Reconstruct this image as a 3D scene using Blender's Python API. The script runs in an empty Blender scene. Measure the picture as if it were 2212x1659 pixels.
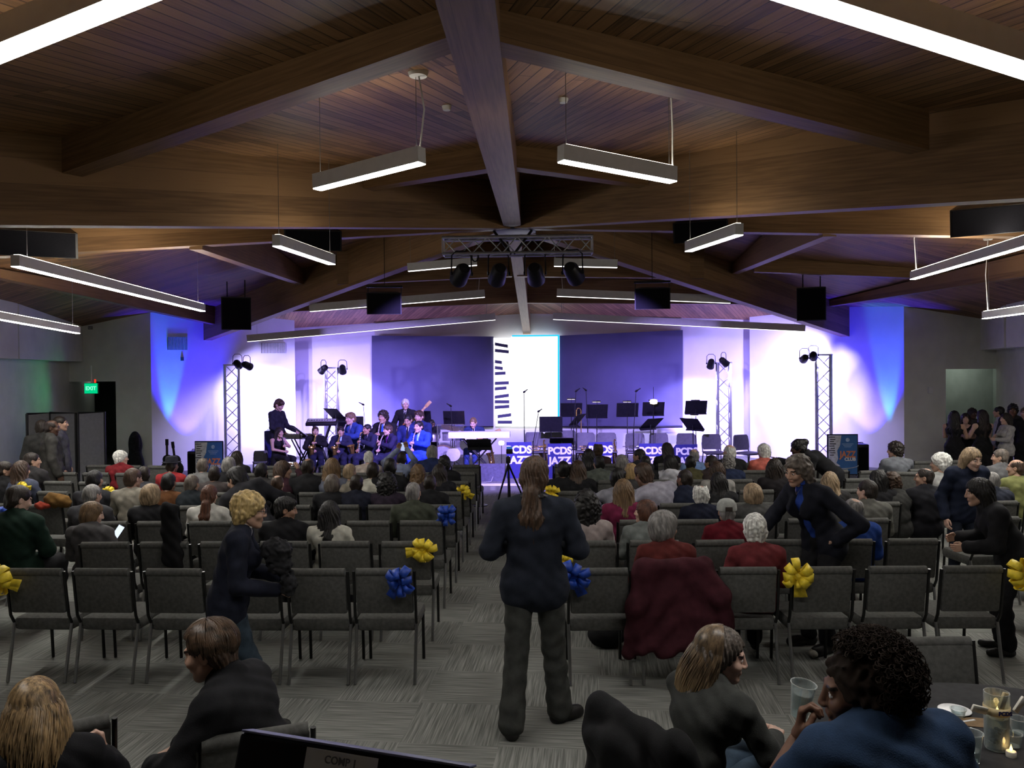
import bpy, bmesh, math, random
import numpy as np
from mathutils import Vector, Matrix, Euler
random.seed(7); RNG = np.random.default_rng(11)
S = bpy.context.scene
COL = S.collection
PI = math.pi

# ------------------------------------------------------------------ camera
FPX, CX, CY, CAMH = 1760.0, 1106.0, 829.5, 2.30
def _n(v): v = np.array(v, float); return v/np.linalg.norm(v)
_yc = _n((59.0, 23.5, FPX))                       # room axis as the camera sees it (right, up, forward)
_r = math.radians(0.5)
_zc = np.array((-math.sin(_r), math.cos(_r), 0.0)); _zc = _n(_zc-_yc*np.dot(_zc, _yc))
# right handed room frame: x = y x z, expressed in camera axes (right, up, back)
_yb = np.array((_yc[0], _yc[1], -_yc[2])); _zb = np.array((_zc[0], _zc[1], -_zc[2])); _xb = np.cross(_yb, _zb)
RM = np.stack([_xb, _yb, _zb])                    # rows: room axes in camera axes -> world = RM @ cam
cam_d = bpy.data.cameras.new('camera'); cam = bpy.data.objects.new('camera', cam_d); COL.objects.link(cam)
cam_d.sensor_fit = 'HORIZONTAL'; cam_d.sensor_width = 36.0; cam_d.lens = FPX/2212.0*36.0
cam_d.clip_start = 0.05; cam_d.clip_end = 200
_m = Matrix([list(RM[0])+[0], list(RM[1])+[0], list(RM[2])+[CAMH], [0, 0, 0, 1]])
cam.matrix_world = _m
S.camera = cam
def ray(px, py): return RM @ np.array(((px-CX)/FPX, -(py-CY)/FPX, -1.0))
def P(px, py, D):                                 # the point at room depth D seen at a pixel of the photograph
    d = ray(px, py); t = D/d[1]; return Vector((d[0]*t, D, CAMH+d[2]*t))
def G(px, py, z=0.0):                             # the point at height z
    d = ray(px, py); t = (z-CAMH)/d[2]; return Vector((d[0]*t, d[1]*t, z))
def XA(px, D, py=900): return P(px, py, D).x
def ZA(px, py, D): return P(px, py, D).z

# ------------------------------------------------------------------ world, exposure
w = bpy.data.worlds.new('world'); S.world = w; w.use_nodes = True
w.node_tree.nodes['Background'].inputs[0].default_value = (0.55, 0.60, 0.75, 1)
w.node_tree.nodes['Background'].inputs[1].default_value = 0.004
S.view_settings.view_transform = 'Standard'; S.view_settings.look = 'None'
S.view_settings.gamma = 1.0; S.view_settings.exposure = 0.0; S.view_settings.use_curve_mapping = False
try:
    S.cycles.max_bounces = 4; S.cycles.diffuse_bounces = 3; S.cycles.glossy_bounces = 2
    S.cycles.transmission_bounces = 4; S.cycles.transparent_max_bounces = 6
    S.cycles.caustics_reflective = False; S.cycles.caustics_refractive = False
    S.cycles.sample_clamp_indirect = 3.0; S.cycles.use_denoising = True
    S.cycles.use_adaptive_sampling = True; S.cycles.adaptive_threshold = 0.05
except Exception: pass

# ------------------------------------------------------------------ large lamps of the hall
def look(loc, target):
    d = Vector(target)-Vector(loc); return d.to_track_quat('-Z', 'Y').to_euler()
def lamp(name, kind, loc, target, energy, color, size=0.2, size_y=None, spot=None, blend=0.4, parent=None, spread=None):
    l = bpy.data.lights.new(name, kind); o = bpy.data.objects.new(name, l); COL.objects.link(o)
    o.location = loc; o.rotation_euler = look(loc, target)
    l.energy = energy; l.color = color
    if kind == 'AREA':
        l.size = size
        if size_y: l.shape = 'RECTANGLE'; l.size_y = size_y
        if spread: l.spread = spread
    elif kind == 'SPOT':
        l.spot_size = math.radians(spot or 45); l.spot_blend = blend; l.shadow_soft_size = size
    else: l.shadow_soft_size = size
    if parent:
        o.parent = parent
    o['kind'] = 'helper'
    return o
VIO = (0.26, 0.19, 1.0); WHT = (0.47, 0.40, 1.0); BLU = (0.025, 0.015, 1.0); CYA = (0.01, 0.40, 1.0); HOUSE = (1.0, 0.97, 0.86)

# ------------------------------------------------------------------ materials
MATS = {}
def _mat(name):
    m = bpy.data.materials.new(name); m.use_nodes = True
    nt = m.node_tree; b = nt.nodes['Principled BSDF']; return m, nt, b
def pm(name, col, rough=0.7, metal=0.0, var=0.12, scale=18.0, bump=0.0, bscale=120.0, spec=0.3, coat=0.0, trans=0.0, stretch=None):
    """plain surface whose colour wanders a little (procedural)"""
    if name in MATS: return MATS[name]
    m, nt, b = _mat(name)
    b.inputs['Roughness'].default_value = rough; b.inputs['Metallic'].default_value = metal
    b.inputs['Specular IOR Level'].default_value = spec
    if coat: b.inputs['Coat Weight'].default_value = coat
    if trans: b.inputs['Transmission Weight'].default_value = trans
    tc = nt.nodes.new('ShaderNodeTexCoord'); src = tc.outputs['Object']
    if stretch:
        mp = nt.nodes.new('ShaderNodeMapping'); mp.inputs['Scale'].default_value = stretch
        nt.links.new(src, mp.inputs[0]); src = mp.outputs[0]
    nz = nt.nodes.new('ShaderNodeTexNoise'); nz.inputs['Scale'].default_value = scale; nz.inputs['Detail'].default_value = 3
    nt.links.new(src, nz.inputs['Vector'])
    rp = nt.nodes.new('ShaderNodeValToRGB')
    lo = [max(0, c*(1-var*2)) for c in col[:3]]; hi = [min(1, c*(1+var*2)) for c in col[:3]]
    rp.color_ramp.elements[0].position = 0.3; rp.color_ramp.elements[1].position = 0.7
    rp.color_ramp.elements[0].color = (*lo, 1); rp.color_ramp.elements[1].color = (*hi, 1)
    nt.links.new(nz.outputs['Fac'], rp.inputs[0]); nt.links.new(rp.outputs[0], b.inputs['Base Color'])
    if bump:
        n2 = nt.nodes.new('ShaderNodeTexNoise'); n2.inputs['Scale'].default_value = bscale; n2.inputs['Detail'].default_value = 2
        nt.links.new(src, n2.inputs['Vector'])
        bp = nt.nodes.new('ShaderNodeBump'); bp.inputs['Strength'].default_value = bump; bp.inputs['Distance'].default_value = 0.01
        nt.links.new(n2.outputs['Fac'], bp.inputs['Height']); nt.links.new(bp.outputs[0], b.inputs['Normal'])
    MATS[name] = m; return m
def em(name, col, strength):
    if name in MATS: return MATS[name]
    m = bpy.data.materials.new(name); m.use_nodes = True; nt = m.node_tree
    nt.nodes.remove(nt.nodes['Principled BSDF'])
    e = nt.nodes.new('ShaderNodeEmission'); e.inputs[0].default_value = (*col, 1); e.inputs[1].default_value = strength
    nt.links.new(e.outputs[0], nt.nodes['Material Output'].inputs[0]); MATS[name] = m; return m
def wood(name, c0, c1, plank_w, plank_l, rough=0.5, gap=0.004):
    """boards along U of the UV map, V across"""
    m, nt, b = _mat(name); b.inputs['Roughness'].default_value = rough; b.inputs['Specular IOR Level'].default_value = 0.25
    L = nt.links.new
    uv = nt.nodes.new('ShaderNodeUVMap')
    br = nt.nodes.new('ShaderNodeTexBrick'); br.inputs['Scale'].default_value = 1.0
    br.inputs['Brick Width'].default_value = plank_l; br.inputs['Row Height'].default_value = plank_w
    br.inputs['Mortar Size'].default_value = gap; br.inputs['Bias'].default_value = 0.0
    br.inputs['Color1'].default_value = (0, 0, 0, 1); br.inputs['Color2'].default_value = (1, 1, 1, 1); br.inputs['Mortar'].default_value = (0.5, 0.5, 0.5, 1)
    br.offset_frequency = 2; br.offset = 0.37
    L(uv.outputs[0], br.inputs['Vector'])
    mp = nt.nodes.new('ShaderNodeMapping'); mp.inputs['Scale'].default_value = (1.2, 26.0, 1.0); L(uv.outputs[0], mp.inputs[0])
    nz = nt.nodes.new('ShaderNodeTexNoise'); nz.inputs['Scale'].default_value = 1.6; nz.inputs['Detail'].default_value = 5; L(mp.outputs[0], nz.inputs['Vector'])
    n3 = nt.nodes.new('ShaderNodeTexNoise'); n3.inputs['Scale'].default_value = 0.9; n3.inputs['Detail'].default_value = 2; L(uv.outputs[0], n3.inputs['Vector'])
    a1 = nt.nodes.new('ShaderNodeMath'); a1.operation = 'MULTIPLY_ADD'; L(br.outputs['Color'], a1.inputs[0]); a1.inputs[1].default_value = 0.45
    L(nz.outputs['Fac'], a1.inputs[2])
    a2 = nt.nodes.new('ShaderNodeMath'); a2.operation = 'MULTIPLY_ADD'; L(n3.outputs['Fac'], a2.inputs[0]); a2.inputs[1].default_value = 0.25; L(a1.outputs[0], a2.inputs[2])
    rp = nt.nodes.new('ShaderNodeValToRGB'); rp.color_ramp.elements[0].position = 0.45; rp.color_ramp.elements[1].position = 1.15 if False else 1.0
    rp.color_ramp.elements[0].color = (*c0, 1); rp.color_ramp.elements[1].color = (*c1, 1)
    L(a2.outputs[0], rp.inputs[0])
    mx = nt.nodes.new('ShaderNodeMixRGB'); mx.inputs[2].default_value = (c0[0]*0.35, c0[1]*0.35, c0[2]*0.35, 1)
    L(br.outputs['Fac'], mx.inputs[0]); L(rp.outputs[0], mx.inputs[1]); L(mx.outputs[0], b.inputs['Base Color'])
    bp = nt.nodes.new('ShaderNodeBump'); bp.inputs['Strength'].default_value = 0.35; bp.inputs['Distance'].default_value = 0.004
    L(br.outputs['Fac'], bp.inputs['Height']); bp.invert = True; L(bp.outputs[0], b.inputs['Normal'])
    MATS[name] = m; return m
def carpet():
    """carpet tiles, each striated, quarter turned against its neighbours"""
    m, nt, b = _mat('carpet'); b.inputs['Roughness'].default_value = 0.95; b.inputs['Specular IOR Level'].default_value = 0.1
    L = nt.links.new
    tc = nt.nodes.new('ShaderNodeTexCoord')
    rot = nt.nodes.new('ShaderNodeMapping'); rot.inputs['Rotation'].default_value = (0, 0, math.radians(4)); L(tc.outputs['Object'], rot.inputs[0])
    ck = nt.nodes.new('ShaderNodeTexChecker'); ck.inputs['Scale'].default_value = 1/0.62; L(rot.outputs[0], ck.inputs['Vector'])
    def streak(sc, s2):
        mp = nt.nodes.new('ShaderNodeMapping'); mp.inputs['Scale'].default_value = sc; L(rot.outputs[0], mp.inputs[0])
        n = nt.nodes.new('ShaderNodeTexNoise'); n.inputs['Scale'].default_value = s2; n.inputs['Detail'].default_value = 3; L(mp.outputs[0], n.inputs['Vector']); return n
    na = streak((95, 2.6, 1), 1.0); nb = streak((2.6, 95, 1), 1.0)
    mx = nt.nodes.new('ShaderNodeMixRGB'); L(ck.outputs['Fac'], mx.inputs[0]); L(na.outputs['Fac'], mx.inputs[1]); L(nb.outputs['Fac'], mx.inputs[2])
    rp = nt.nodes.new('ShaderNodeValToRGB'); e = rp.color_ramp.elements
    e[0].position = 0.36; e[0].color = (0.125, 0.128, 0.118, 1); e[1].position = 0.70; e[1].color = (0.30, 0.305, 0.28, 1)
    L(mx.outputs[0], rp.inputs[0]); L(rp.outputs[0], b.inputs['Base Color'])
    bp = nt.nodes.new('ShaderNodeBump'); bp.inputs['Strength'].default_value = 0.3; bp.inputs['Distance'].default_value = 0.006
    L(mx.outputs[0], bp.inputs['Height']); L(bp.outputs[0], b.inputs['Normal'])
    MATS['carpet'] = m; return m
def glass(name='glass', col=(0.9, 0.95, 0.95), rough=0.05, alpha=0.28):
    if name in MATS: return MATS[name]
    m = bpy.data.materials.new(name); m.use_nodes = True; nt = m.node_tree; nt.nodes.remove(nt.nodes['Principled BSDF'])
    t = nt.nodes.new('ShaderNodeBsdfTransparent'); t.inputs[0].default_value = (*col, 1)
    g = nt.nodes.new('ShaderNodeBsdfGlossy'); g.inputs['Roughness'].default_value = rough
    d = nt.nodes.new('ShaderNodeBsdfDiffuse'); d.inputs[0].default_value = (0.8, 0.85, 0.85, 1)
    f = nt.nodes.new('ShaderNodeLayerWeight'); f.inputs[0].default_value = 0.35
    m1 = nt.nodes.new('ShaderNodeMixShader'); m2 = nt.nodes.new('ShaderNodeMixShader')
    m2.inputs[0].default_value = alpha
    nt.links.new(g.outputs[0], m2.inputs[1]); nt.links.new(d.outputs[0], m2.inputs[2]); m2.inputs[0].default_value = 0.5
    sc = nt.nodes.new('ShaderNodeMath'); sc.operation = 'MULTIPLY_ADD'; sc.inputs[1].default_value = 0.75; sc.inputs[2].default_value = alpha*0.4
    nt.links.new(f.outputs['Facing'], sc.inputs[0])
    nt.links.new(sc.outputs[0], m1.inputs[0]); nt.links.new(t.outputs[0], m1.inputs[1]); nt.links.new(m2.outputs[0], m1.inputs[2])
    nt.links.new(m1.outputs[0], nt.nodes['Material Output'].inputs[0]); MATS[name] = m; return m

# ------------------------------------------------------------------ mesh collecting
class MB:
    def __init__(s): s.v = []; s.f = []; s.uv = []; s.has_uv = False
    def add(s, vs, fs, uvs=None):
        o = len(s.v); s.v.extend([tuple(p) for p in vs]); s.f.extend([tuple(i+o for i in f) for f in fs])
        if uvs: s.has_uv = True; s.uv.extend(uvs)
        else: s.uv.extend([[(0, 0)]*len(f) for f in fs])
        return s
    def box(s, c, sz, rot=None, bev=0.0):
        bm = bmesh.new(); bmesh.ops.create_cube(bm, size=1.0)
        for v in bm.verts: v.co = Vector((v.co.x*sz[0], v.co.y*sz[1], v.co.z*sz[2]))
        if bev > 0: bmesh.ops.bevel(bm, geom=bm.edges[:], offset=bev, segments=2, affect='EDGES', profile=0.5)
        M = Matrix.Translation(Vector(c)) @ (Euler(rot).to_matrix().to_4x4() if rot is not None else Matrix())
        bm.verts.index_update()
        s.add([M @ v.co for v in bm.verts], [[v.index for v in f.verts] for f in bm.faces]); bm.free(); return s
    def tube(s, pts, r, n=8, cap=True):
        pts = [Vector(p) for p in pts]; rs = r if isinstance(r, (list, tuple)) else [r]*len(pts)
        vs = []; prev = None
        for i, p in enumerate(pts):
            t = (pts[min(i+1, len(pts)-1)]-pts[max(i-1, 0)])
            t = t.normalized() if t.length > 1e-9 else Vector((0, 0, 1))
            if prev is None:
                a = Vector((0, 0, 1)) if abs(t.z) < 0.9 else Vector((1, 0, 0)); u = t.cross(a).normalized()
            else:
                u = prev-t*prev.dot(t); u = u.normalized() if u.length > 1e-6 else t.orthogonal().normalized()
            prev = u; w_ = t.cross(u)
            for k in range(n):
                a = 2*PI*k/n; vs.append(p+(u*math.cos(a)+w_*math.sin(a))*rs[i])
        fs = []
        for i in range(len(pts)-1):
            for k in range(n):
                k2 = (k+1) % n; fs.append((i*n+k, i*n+k2, (i+1)*n+k2, (i+1)*n+k))
        if cap: fs.append(tuple(range(n-1, -1, -1))); fs.append(tuple((len(pts)-1)*n+k for k in range(n)))
        return s.add(vs, fs)
    def lathe(s, prof, c=(0, 0, 0), n=20, axis=None):
        c = Vector(c); q = Vector((0, 0, 1)).rotation_difference(Vector(axis)) if axis is not None else None
        vs = []
        for (r, z) in prof:
            for k in range(n):
                p = Vector((r*math.cos(2*PI*k/n), r*math.sin(2*PI*k/n), z))
                if q: p = q @ p
                vs.append(c+p)
        fs = []
        for i in range(len(prof)-1):
            for k in range(n):
                k2 = (k+1) % n; fs.append((i*n+k, i*n+k2, (i+1)*n+k2, (i+1)*n+k))
        if prof[0][0] > 1e-6: fs.append(tuple(range(n-1, -1, -1)))
        if prof[-1][0] > 1e-6: fs.append(tuple((len(prof)-1)*n+k for k in range(n)))
        return s.add(vs, fs)
    def prism(s, poly, a, b):
        """poly: 2D list mapped by function a->3D bottom, b->3D top"""
        n = len(poly); vs = [a(p) for p in poly]+[b(p) for p in poly]
        fs = [tuple(range(n-1, -1, -1)), tuple(range(n, 2*n))]+[(i, (i+1) % n, n+(i+1) % n, n+i) for i in range(n)]
        return s.add(vs, fs)
    def quadstrip(s, A, B):
        n = len(A); return s.add(list(A)+list(B), [(i, i+1, n+i+1, n+i) for i in range(n-1)])
    def mesh(s, name, mats, smooth=True, angle=40):
        me = bpy.data.meshes.new(name); me.from_pydata([tuple(v) for v in s.v], [], s.f); me.validate(); me.update()
        for m in (mats if isinstance(mats, (list, tuple)) else [mats]): me.materials.append(m)
        if s.has_uv:
            ul = me.uv_layers.new(name='UVMap')
            flat = [c for f in s.uv for p in f for c in p]
            if len(flat) == len(ul.data)*2: ul.data.foreach_set('uv', flat)
        bm = bmesh.new(); bm.from_mesh(me); bmesh.ops.recalc_face_normals(bm, faces=bm.faces); bm.to_mesh(me); bm.free()
        if smooth:
            me.polygons.foreach_set('use_smooth', [True]*len(me.polygons))
            try: me.set_sharp_from_angle(angle=math.radians(angle))
            except Exception: pass
        return me
    def obj(s, name, mat, parent=None, smooth=True, loc=None, rot=None):
        return link(name, s.mesh(name, mat, smooth), parent, loc, rot)
def link(name, me, parent=None, loc=None, rot=None, scale=None):
    o = bpy.data.objects.new(name, me); COL.objects.link(o)
    if parent is not None: o.parent = parent
    if loc is not None: o.location = loc
    if rot is not None: o.rotation_euler = rot
    if scale is not None: o.scale = scale
    return o
def thing(name, label, cat, loc=(0, 0, 0), rotz=0, group=None, scale=1.0):
    o = bpy.data.objects.new(name, None); COL.objects.link(o); o.empty_display_size = 0.1
    o.location = loc; o.rotation_euler = (0, 0, rotz); o.scale = (scale,)*3
    o['label'] = label; o['category'] = cat
    if group: o['group'] = group
    return o
def tag(o, label, cat, group=None, kind=None):
    o['label'] = label; o['category'] = cat
    if group: o['group'] = group
    if kind: o['kind'] = kind
    return o
def struct(o, label=None, cat=None):
    o['kind'] = 'structure'
    if label: o['label'] = label
    if cat: o['category'] = cat
    return o
def dup(root, loc=None, rotz=None, label=None, group=None, scale=None):
    r = root.copy(); COL.objects.link(r)
    if loc is not None: r.location = loc
    if rotz is not None: r.rotation_euler = (0, 0, rotz)
    if scale is not None: r.scale = (scale,)*3
    if label: r['label'] = label
    if group: r['group'] = group
    for ch in list(root.children):
        c = ch.copy(); COL.objects.link(c); c.parent = r
        for g in list(ch.children):
            d = g.copy(); COL.objects.link(d); d.parent = c
    return r
def text_mesh(txt, size, bold=0.0, extrude=0.004, align='CENTER', spacing=1.0, line=0.95):
    cu = bpy.data.curves.new('txt', 'FONT'); cu.body = txt; cu.size = size; cu.extrude = extrude; cu.offset = bold
    cu.align_x = align; cu.align_y = 'CENTER'; cu.space_character = spacing; cu.space_line = line; cu.resolution_u = 4
    o = bpy.data.objects.new('txt', cu); COL.objects.link(o)
    bpy.context.view_layer.update()
    me = bpy.data.meshes.new_from_object(o.evaluated_get(bpy.context.evaluated_depsgraph_get()))
    bpy.data.objects.remove(o); bpy.data.curves.remove(cu)
    return me
ORD = ['first', 'second', 'third', 'fourth', 'fifth', 'sixth', 'seventh', 'eighth', 'ninth', 'tenth', 'eleventh', 'twelfth', 'thirteenth']
# ------------------------------------------------------------------ shared materials
WALLM = pm('painted_wall', (0.74, 0.74, 0.69), 0.85, var=0.03, scale=3, bump=0.05, bscale=60)
STAGEW = pm('stage_wall_paint', (0.78, 0.78, 0.80), 0.8, var=0.02, scale=2, bump=0.04, bscale=60)
CEILM = wood('ceiling_boards', (0.085, 0.044, 0.020), (0.31, 0.17, 0.076), 0.092, 2.2, 0.55)
BEAMM = wood('glulam_timber', (0.13, 0.072, 0.033), (0.27, 0.155, 0.072), 0.19, 40.0, 0.5, 0.0008)
CARP = carpet()
BLK = pm('black_plastic', (0.012, 0.012, 0.014), 0.5, var=0.1)
BLKM = pm('black_metal', (0.02, 0.02, 0.022), 0.42, 0.6, var=0.1)
ALU = pm('truss_aluminium', (0.55, 0.56, 0.60), 0.35, 0.85, var=0.05)
CHR = pm('chrome_tube', (0.30, 0.30, 0.30), 0.3, 0.9, var=0.05)
WHITE = pm('white_paint', (0.75, 0.75, 0.73), 0.6, var=0.03)
HOUSG = pm('fixture_housing', (0.62, 0.62, 0.62), 0.5, var=0.02)
STRIP = em('led_strip', (1.0, 0.98, 0.94), 52.0)
STRIPU = em('led_strip_up', (1.0, 0.92, 0.76), 18.0)
STRIPS = em('led_strip_stage', (1.0, 0.98, 0.99), 3.0)
STRIPW = em('led_strip_wall', (1.0, 0.98, 0.92), 92.0)
STRIPUW = em('led_strip_up_wall', (1.0, 0.90, 0.74), 60.0)
GRILLE = pm('speaker_grille', (0.006, 0.006, 0.008), 0.95, var=0.3, scale=300, spec=0.05)
DARKW = pm('dark_corridor_paint', (0.06, 0.075, 0.06), 0.9, var=0.1)  # gloom of the deep corridors put into their wall and ceiling colour
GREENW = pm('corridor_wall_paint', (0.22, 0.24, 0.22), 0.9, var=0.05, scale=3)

# ------------------------------------------------------------------ floor, walls
STAGE_Y, STAGE_Z = 16.0, 0.12
fl = MB().add([(-15, -4, 0), (14.5, -4, 0), (14.5, 25, 0), (-15, 25, 0)], [(0, 1, 2, 3)]).obj('floor', CARP); struct(fl)
def wall(name, pts, z0, z1, mat=WALLM, t=0.12, side=1, kind=True):
    """vertical wall along the 2D polyline pts; thickness t laid to the left (side=1) of the run"""
    m = MB(); ps = [Vector((p[0], p[1])) for p in pts]
    for a, b in zip(ps, ps[1:]):
        d = (b-a).normalized(); n = Vector((-d.y, d.x))*t*side
        q = [a, b, b+n, a+n]
        m.add([(p.x, p.y, z0) for p in q]+[(p.x, p.y, z1) for p in q],
              [(0, 1, 2, 3), (7, 6, 5, 4), (0, 4, 5, 1), (1, 5, 6, 2), (2, 6, 7, 3), (3, 7, 4, 0)])
    o = m.obj(name, mat, smooth=False); struct(o); return o
def X2(px, D): v = P(px, 850, D); return (v.x, v.y)
TOPZ = 5.0
wL0, wL1 = X2(327, 18.0), X2(638, 20.7); wR0, wR1 = X2(1953, 18.0), X2(1620, 20.7)
wall('wall_stage_left', [wL0, wL1], 0, TOPZ, STAGEW, 0.18)
wall('wall_stage_right', [wR1, wR0], 0, TOPZ, STAGEW, 0.18)
wall('wall_back_left', [X2(590, 21.65), X2(1139, 22.0)], 0, TOPZ, STAGEW, 0.15)
wall('wall_back_right', [X2(1139, 22.0), X2(1680, 20.95)], 0, TOPZ, STAGEW, 0.15)
cL, cR = X2(150, 18.5), X2(2152, 18.4)
dL, dR = X2(250, 18.2), X2(2043, 18.15)
zdL = ZA(240, 824, 18.2); zdR = ZA(2100, 797, 18.2)
wall('wall_front_left', [dL, wL0], 0, TOPZ, WALLM, 0.2)
wall('wall_front_left_header', [cL, dL], zdL, TOPZ, WALLM, 0.2)
wall('wall_front_right', [wR0, dR], 0, TOPZ, WALLM, 0.2)
wall('wall_front_right_header', [dR, cR], zdR, TOPZ, WALLM, 0.2)
lw = [(-9.6, -4), (-9.6, 12.5), X2(0, 15.0), cL, X2(204, 21.0)]
wall('wall_left', lw, 0, TOPZ, WALLM, 0.15)
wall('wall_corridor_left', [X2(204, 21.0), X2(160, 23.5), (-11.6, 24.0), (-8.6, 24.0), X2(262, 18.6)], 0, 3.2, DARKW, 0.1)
rw = [X2(2230, 20.9), cR, X2(2212, 16.5), (9.7, 12.5), (9.7, -4)]
wall('wall_right', rw[1:], 0, TOPZ, WALLM, 0.15)
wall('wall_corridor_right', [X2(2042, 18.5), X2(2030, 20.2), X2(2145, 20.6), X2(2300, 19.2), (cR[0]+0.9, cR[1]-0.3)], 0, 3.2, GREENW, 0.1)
wall('wall_rear', [(-9.6, -4), (9.7, -4)], 0, TOPZ, WALLM, 0.15, -1)
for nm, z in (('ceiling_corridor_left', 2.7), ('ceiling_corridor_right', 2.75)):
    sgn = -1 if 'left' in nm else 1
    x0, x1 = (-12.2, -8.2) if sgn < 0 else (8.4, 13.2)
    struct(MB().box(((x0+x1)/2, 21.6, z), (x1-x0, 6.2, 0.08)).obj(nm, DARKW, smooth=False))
for i, (px, D, e_) in enumerate(((2120, 19.5, 26), (215, 20.5, 3))):  # unseen fill lamps, added only to lift the dark corridors
    q_ = P(px, 700, D); zc_ = 2.65 if i else 2.70
    o = MB().lathe([(0, -.05), (.14, -.045), (.15, -.02), (.15, .01)], (q_.x, D, zc_), 20).obj('corridor_lamp', pm('opal_lamp', (.6, .6, .58), .5)); tag(o, ['round lamp in the right corridor ceiling, out of sight above the crowd', 'round lamp in the left corridor ceiling beyond the exit sign'][i], 'ceiling lamp', 'corridor lamps')
    lamp('light', 'POINT', (q_.x, D, zc_-.12), (q_.x, D, 0), e_, (0.85, 0.95, 0.85), .08)
# dropped soffits along the side walls
def soffit(name, a, b, dx, z0):
    a = Vector(a); b = Vector(b)
    d = (b-a).normalized(); n = Vector((-d.y, d.x))*dx
    q = [a, b, b+n, a+n]
    o = MB().add([(p.x, p.y, z0) for p in q]+[(p.x, p.y, TOPZ) for p in q],
                 [(0, 1, 2, 3), (7, 6, 5, 4), (0, 4, 5, 1), (1, 5, 6, 2), (2, 6, 7, 3), (3, 7, 4, 0)]).obj(name, WALLM, smooth=False)
    struct(o)
soffit('trim_1', (-9.6, 8), X2(0, 15.0), -0.35, 2.66); soffit('trim_2', X2(0, 15.0), (cL[0], cL[1]), -0.35, 2.66)
soffit('trim_3', X2(2212, 16.5), (cR[0], cR[1]), 0.35, 2.72); soffit('trim_4', (9.7, 8), X2(2212, 16.5), 0.35, 2.72)
# the low stage and its pale nosing
sx0, sx1 = -8.35, 7.75
so = MB().box(((sx0+sx1)/2, (STAGE_Y+22.0)/2, STAGE_Z/2), (sx1-sx0, 22.0-STAGE_Y, STAGE_Z)).obj('stage_platform', CARP, smooth=False); struct(so)
so = MB().box(((sx0+sx1)/2, STAGE_Y+0.02, STAGE_Z-0.012), (sx1-sx0, 0.06, 0.045)).obj('trim_5', pm('pale_nosing', (0.85, 0.85, 0.9), 0.3, var=0.02), smooth=False); struct(so)

# ------------------------------------------------------------------ roof
HUB = P(1108, 495, 12.1); BD = 0.72
APEX = Vector((HUB.x, HUB.y, HUB.z+BD-0.04))
def ray_to(v): d = Vector((v.x-HUB.x, v.y-HUB.y)); r = d.length; return d/r, r
A_L, A_R = P(0, 489, 5.9), P(2212, 432, 5.8)
B_L, B_R = P(0, 556, 9.1), P(2212, 514, 9.1)
C_L, C_R = P(430, 742, 19.3), P(1850, 735, 19.3)
RB = P(1138, 722, 22.0)                            # back ridge at the stage wall
F0 = P(976, 3, 3.35)                                # front ridge, bottom, near the camera
rays_ = []
def addray(d, slope): rays_.append((d, slope))
dF, rF = ray_to(F0); addray(dF, (APEX.z-(CAMH+1.70))/ (HUB.y-3.4))
for v in (A_R, B_R):
    d, r = ray_to(v); addray(d, (HUB.z-v.z)/r)
dE = Vector((math.sin(math.radians(97)), -math.cos(math.radians(97)))); addray(dE, 0.142)
d, r = ray_to(C_R); addray(d, (HUB.z-C_R.z)/r)
dB, rB = ray_to(RB); addray(dB, (APEX.z-(RB.z+0.56))/rB)
d, r = ray_to(C_L); addray(d, (HUB.z-C_L.z)/r)
addray(Vector((-dE.x, dE.y)), 0.142)
for v in (B_L, A_L):
    d, r = ray_to(v); addray(d, (HUB.z-v.z)/r)
cm = MB(); RR = 22.0
for i in range(len(rays_)):
    (d0, s0), (d1, s1) = rays_[i], rays_[(i+1) % len(rays_)]
    bis = (d0+d1).normalized(); side = Vector((-bis.y, bis.x))
    p = [APEX, Vector((APEX.x+d0.x*RR, APEX.y+d0.y*RR, APEX.z-s0*RR)), Vector((APEX.x+d1.x*RR, APEX.y+d1.y*RR, APEX.z-s1*RR))]
    uv = [((q.x-APEX.x)*bis.x+(q.y-APEX.y)*bis.y+i*3.3, (q.x-APEX.x)*side.x+(q.y-APEX.y)*side.y+i*1.7) for q in p]
    cm.add(p, [(0, 1, 2)], [uv])
ceil_o = cm.obj('ceiling', CEILM, smooth=False); struct(ceil_o)
def ceil_z(x, y):
    """height of the boarded ceiling over a floor point"""
    q = Vector((x-APEX.x, y-APEX.y))
    for i in range(len(rays_)):
        (d0, s0), (d1, s1) = rays_[i], rays_[(i+1) % len(rays_)]
        det = d0.x*d1.y-d0.y*d1.x
        a = (q.x*d1.y-q.y*d1.x)/det; b = (d0.x*q.y-d0.y*q.x)/det
        if a >= -1e-6 and b >= -1e-6: return APEX.z-a*s0-b*s1
    return APEX.z
def beam(a, b, w_, ha, hb, name='roof_beam'):
    """glulam with its bottom centre line from a to b"""
    a = Vector(a); b = Vector(b); d = (b-a); L_ = d.length; h = Vector((d.x, d.y, 0)).normalized(); n = Vector((-h.y, h.x, 0))*w_/2
    vs = [a-n, a+n, b+n, b-n]; vs += [v+Vector((0, 0, ha)) for v in vs[:2]]+[v+Vector((0, 0, hb)) for v in vs[2:]]
    fs = [(0, 3, 2, 1), (4, 5, 6, 7), (0, 1, 5, 4), (2, 3, 7, 6), (1, 2, 6, 5), (3, 0, 4, 7)]
    o_ = random.random()*3
    uv = [[(0, 0), (L_, 0), (L_, w_), (0, w_)], [(0, 0), (0, w_), (L_, w_), (L_, 0)], [(0, 0), (w_, 0), (w_, ha), (0, ha)],
          [(0, 0), (w_, 0), (w_, hb), (0, hb)], [(0, o_), (L_, o_), (L_, o_+hb), (0, o_+ha)], [(L_, o_), (0, o_), (0, o_+ha), (L_, o_+hb)]]
    o = MB().add(vs, fs, uv).obj(name, BEAMM, smooth=False); struct(o); return o
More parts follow.
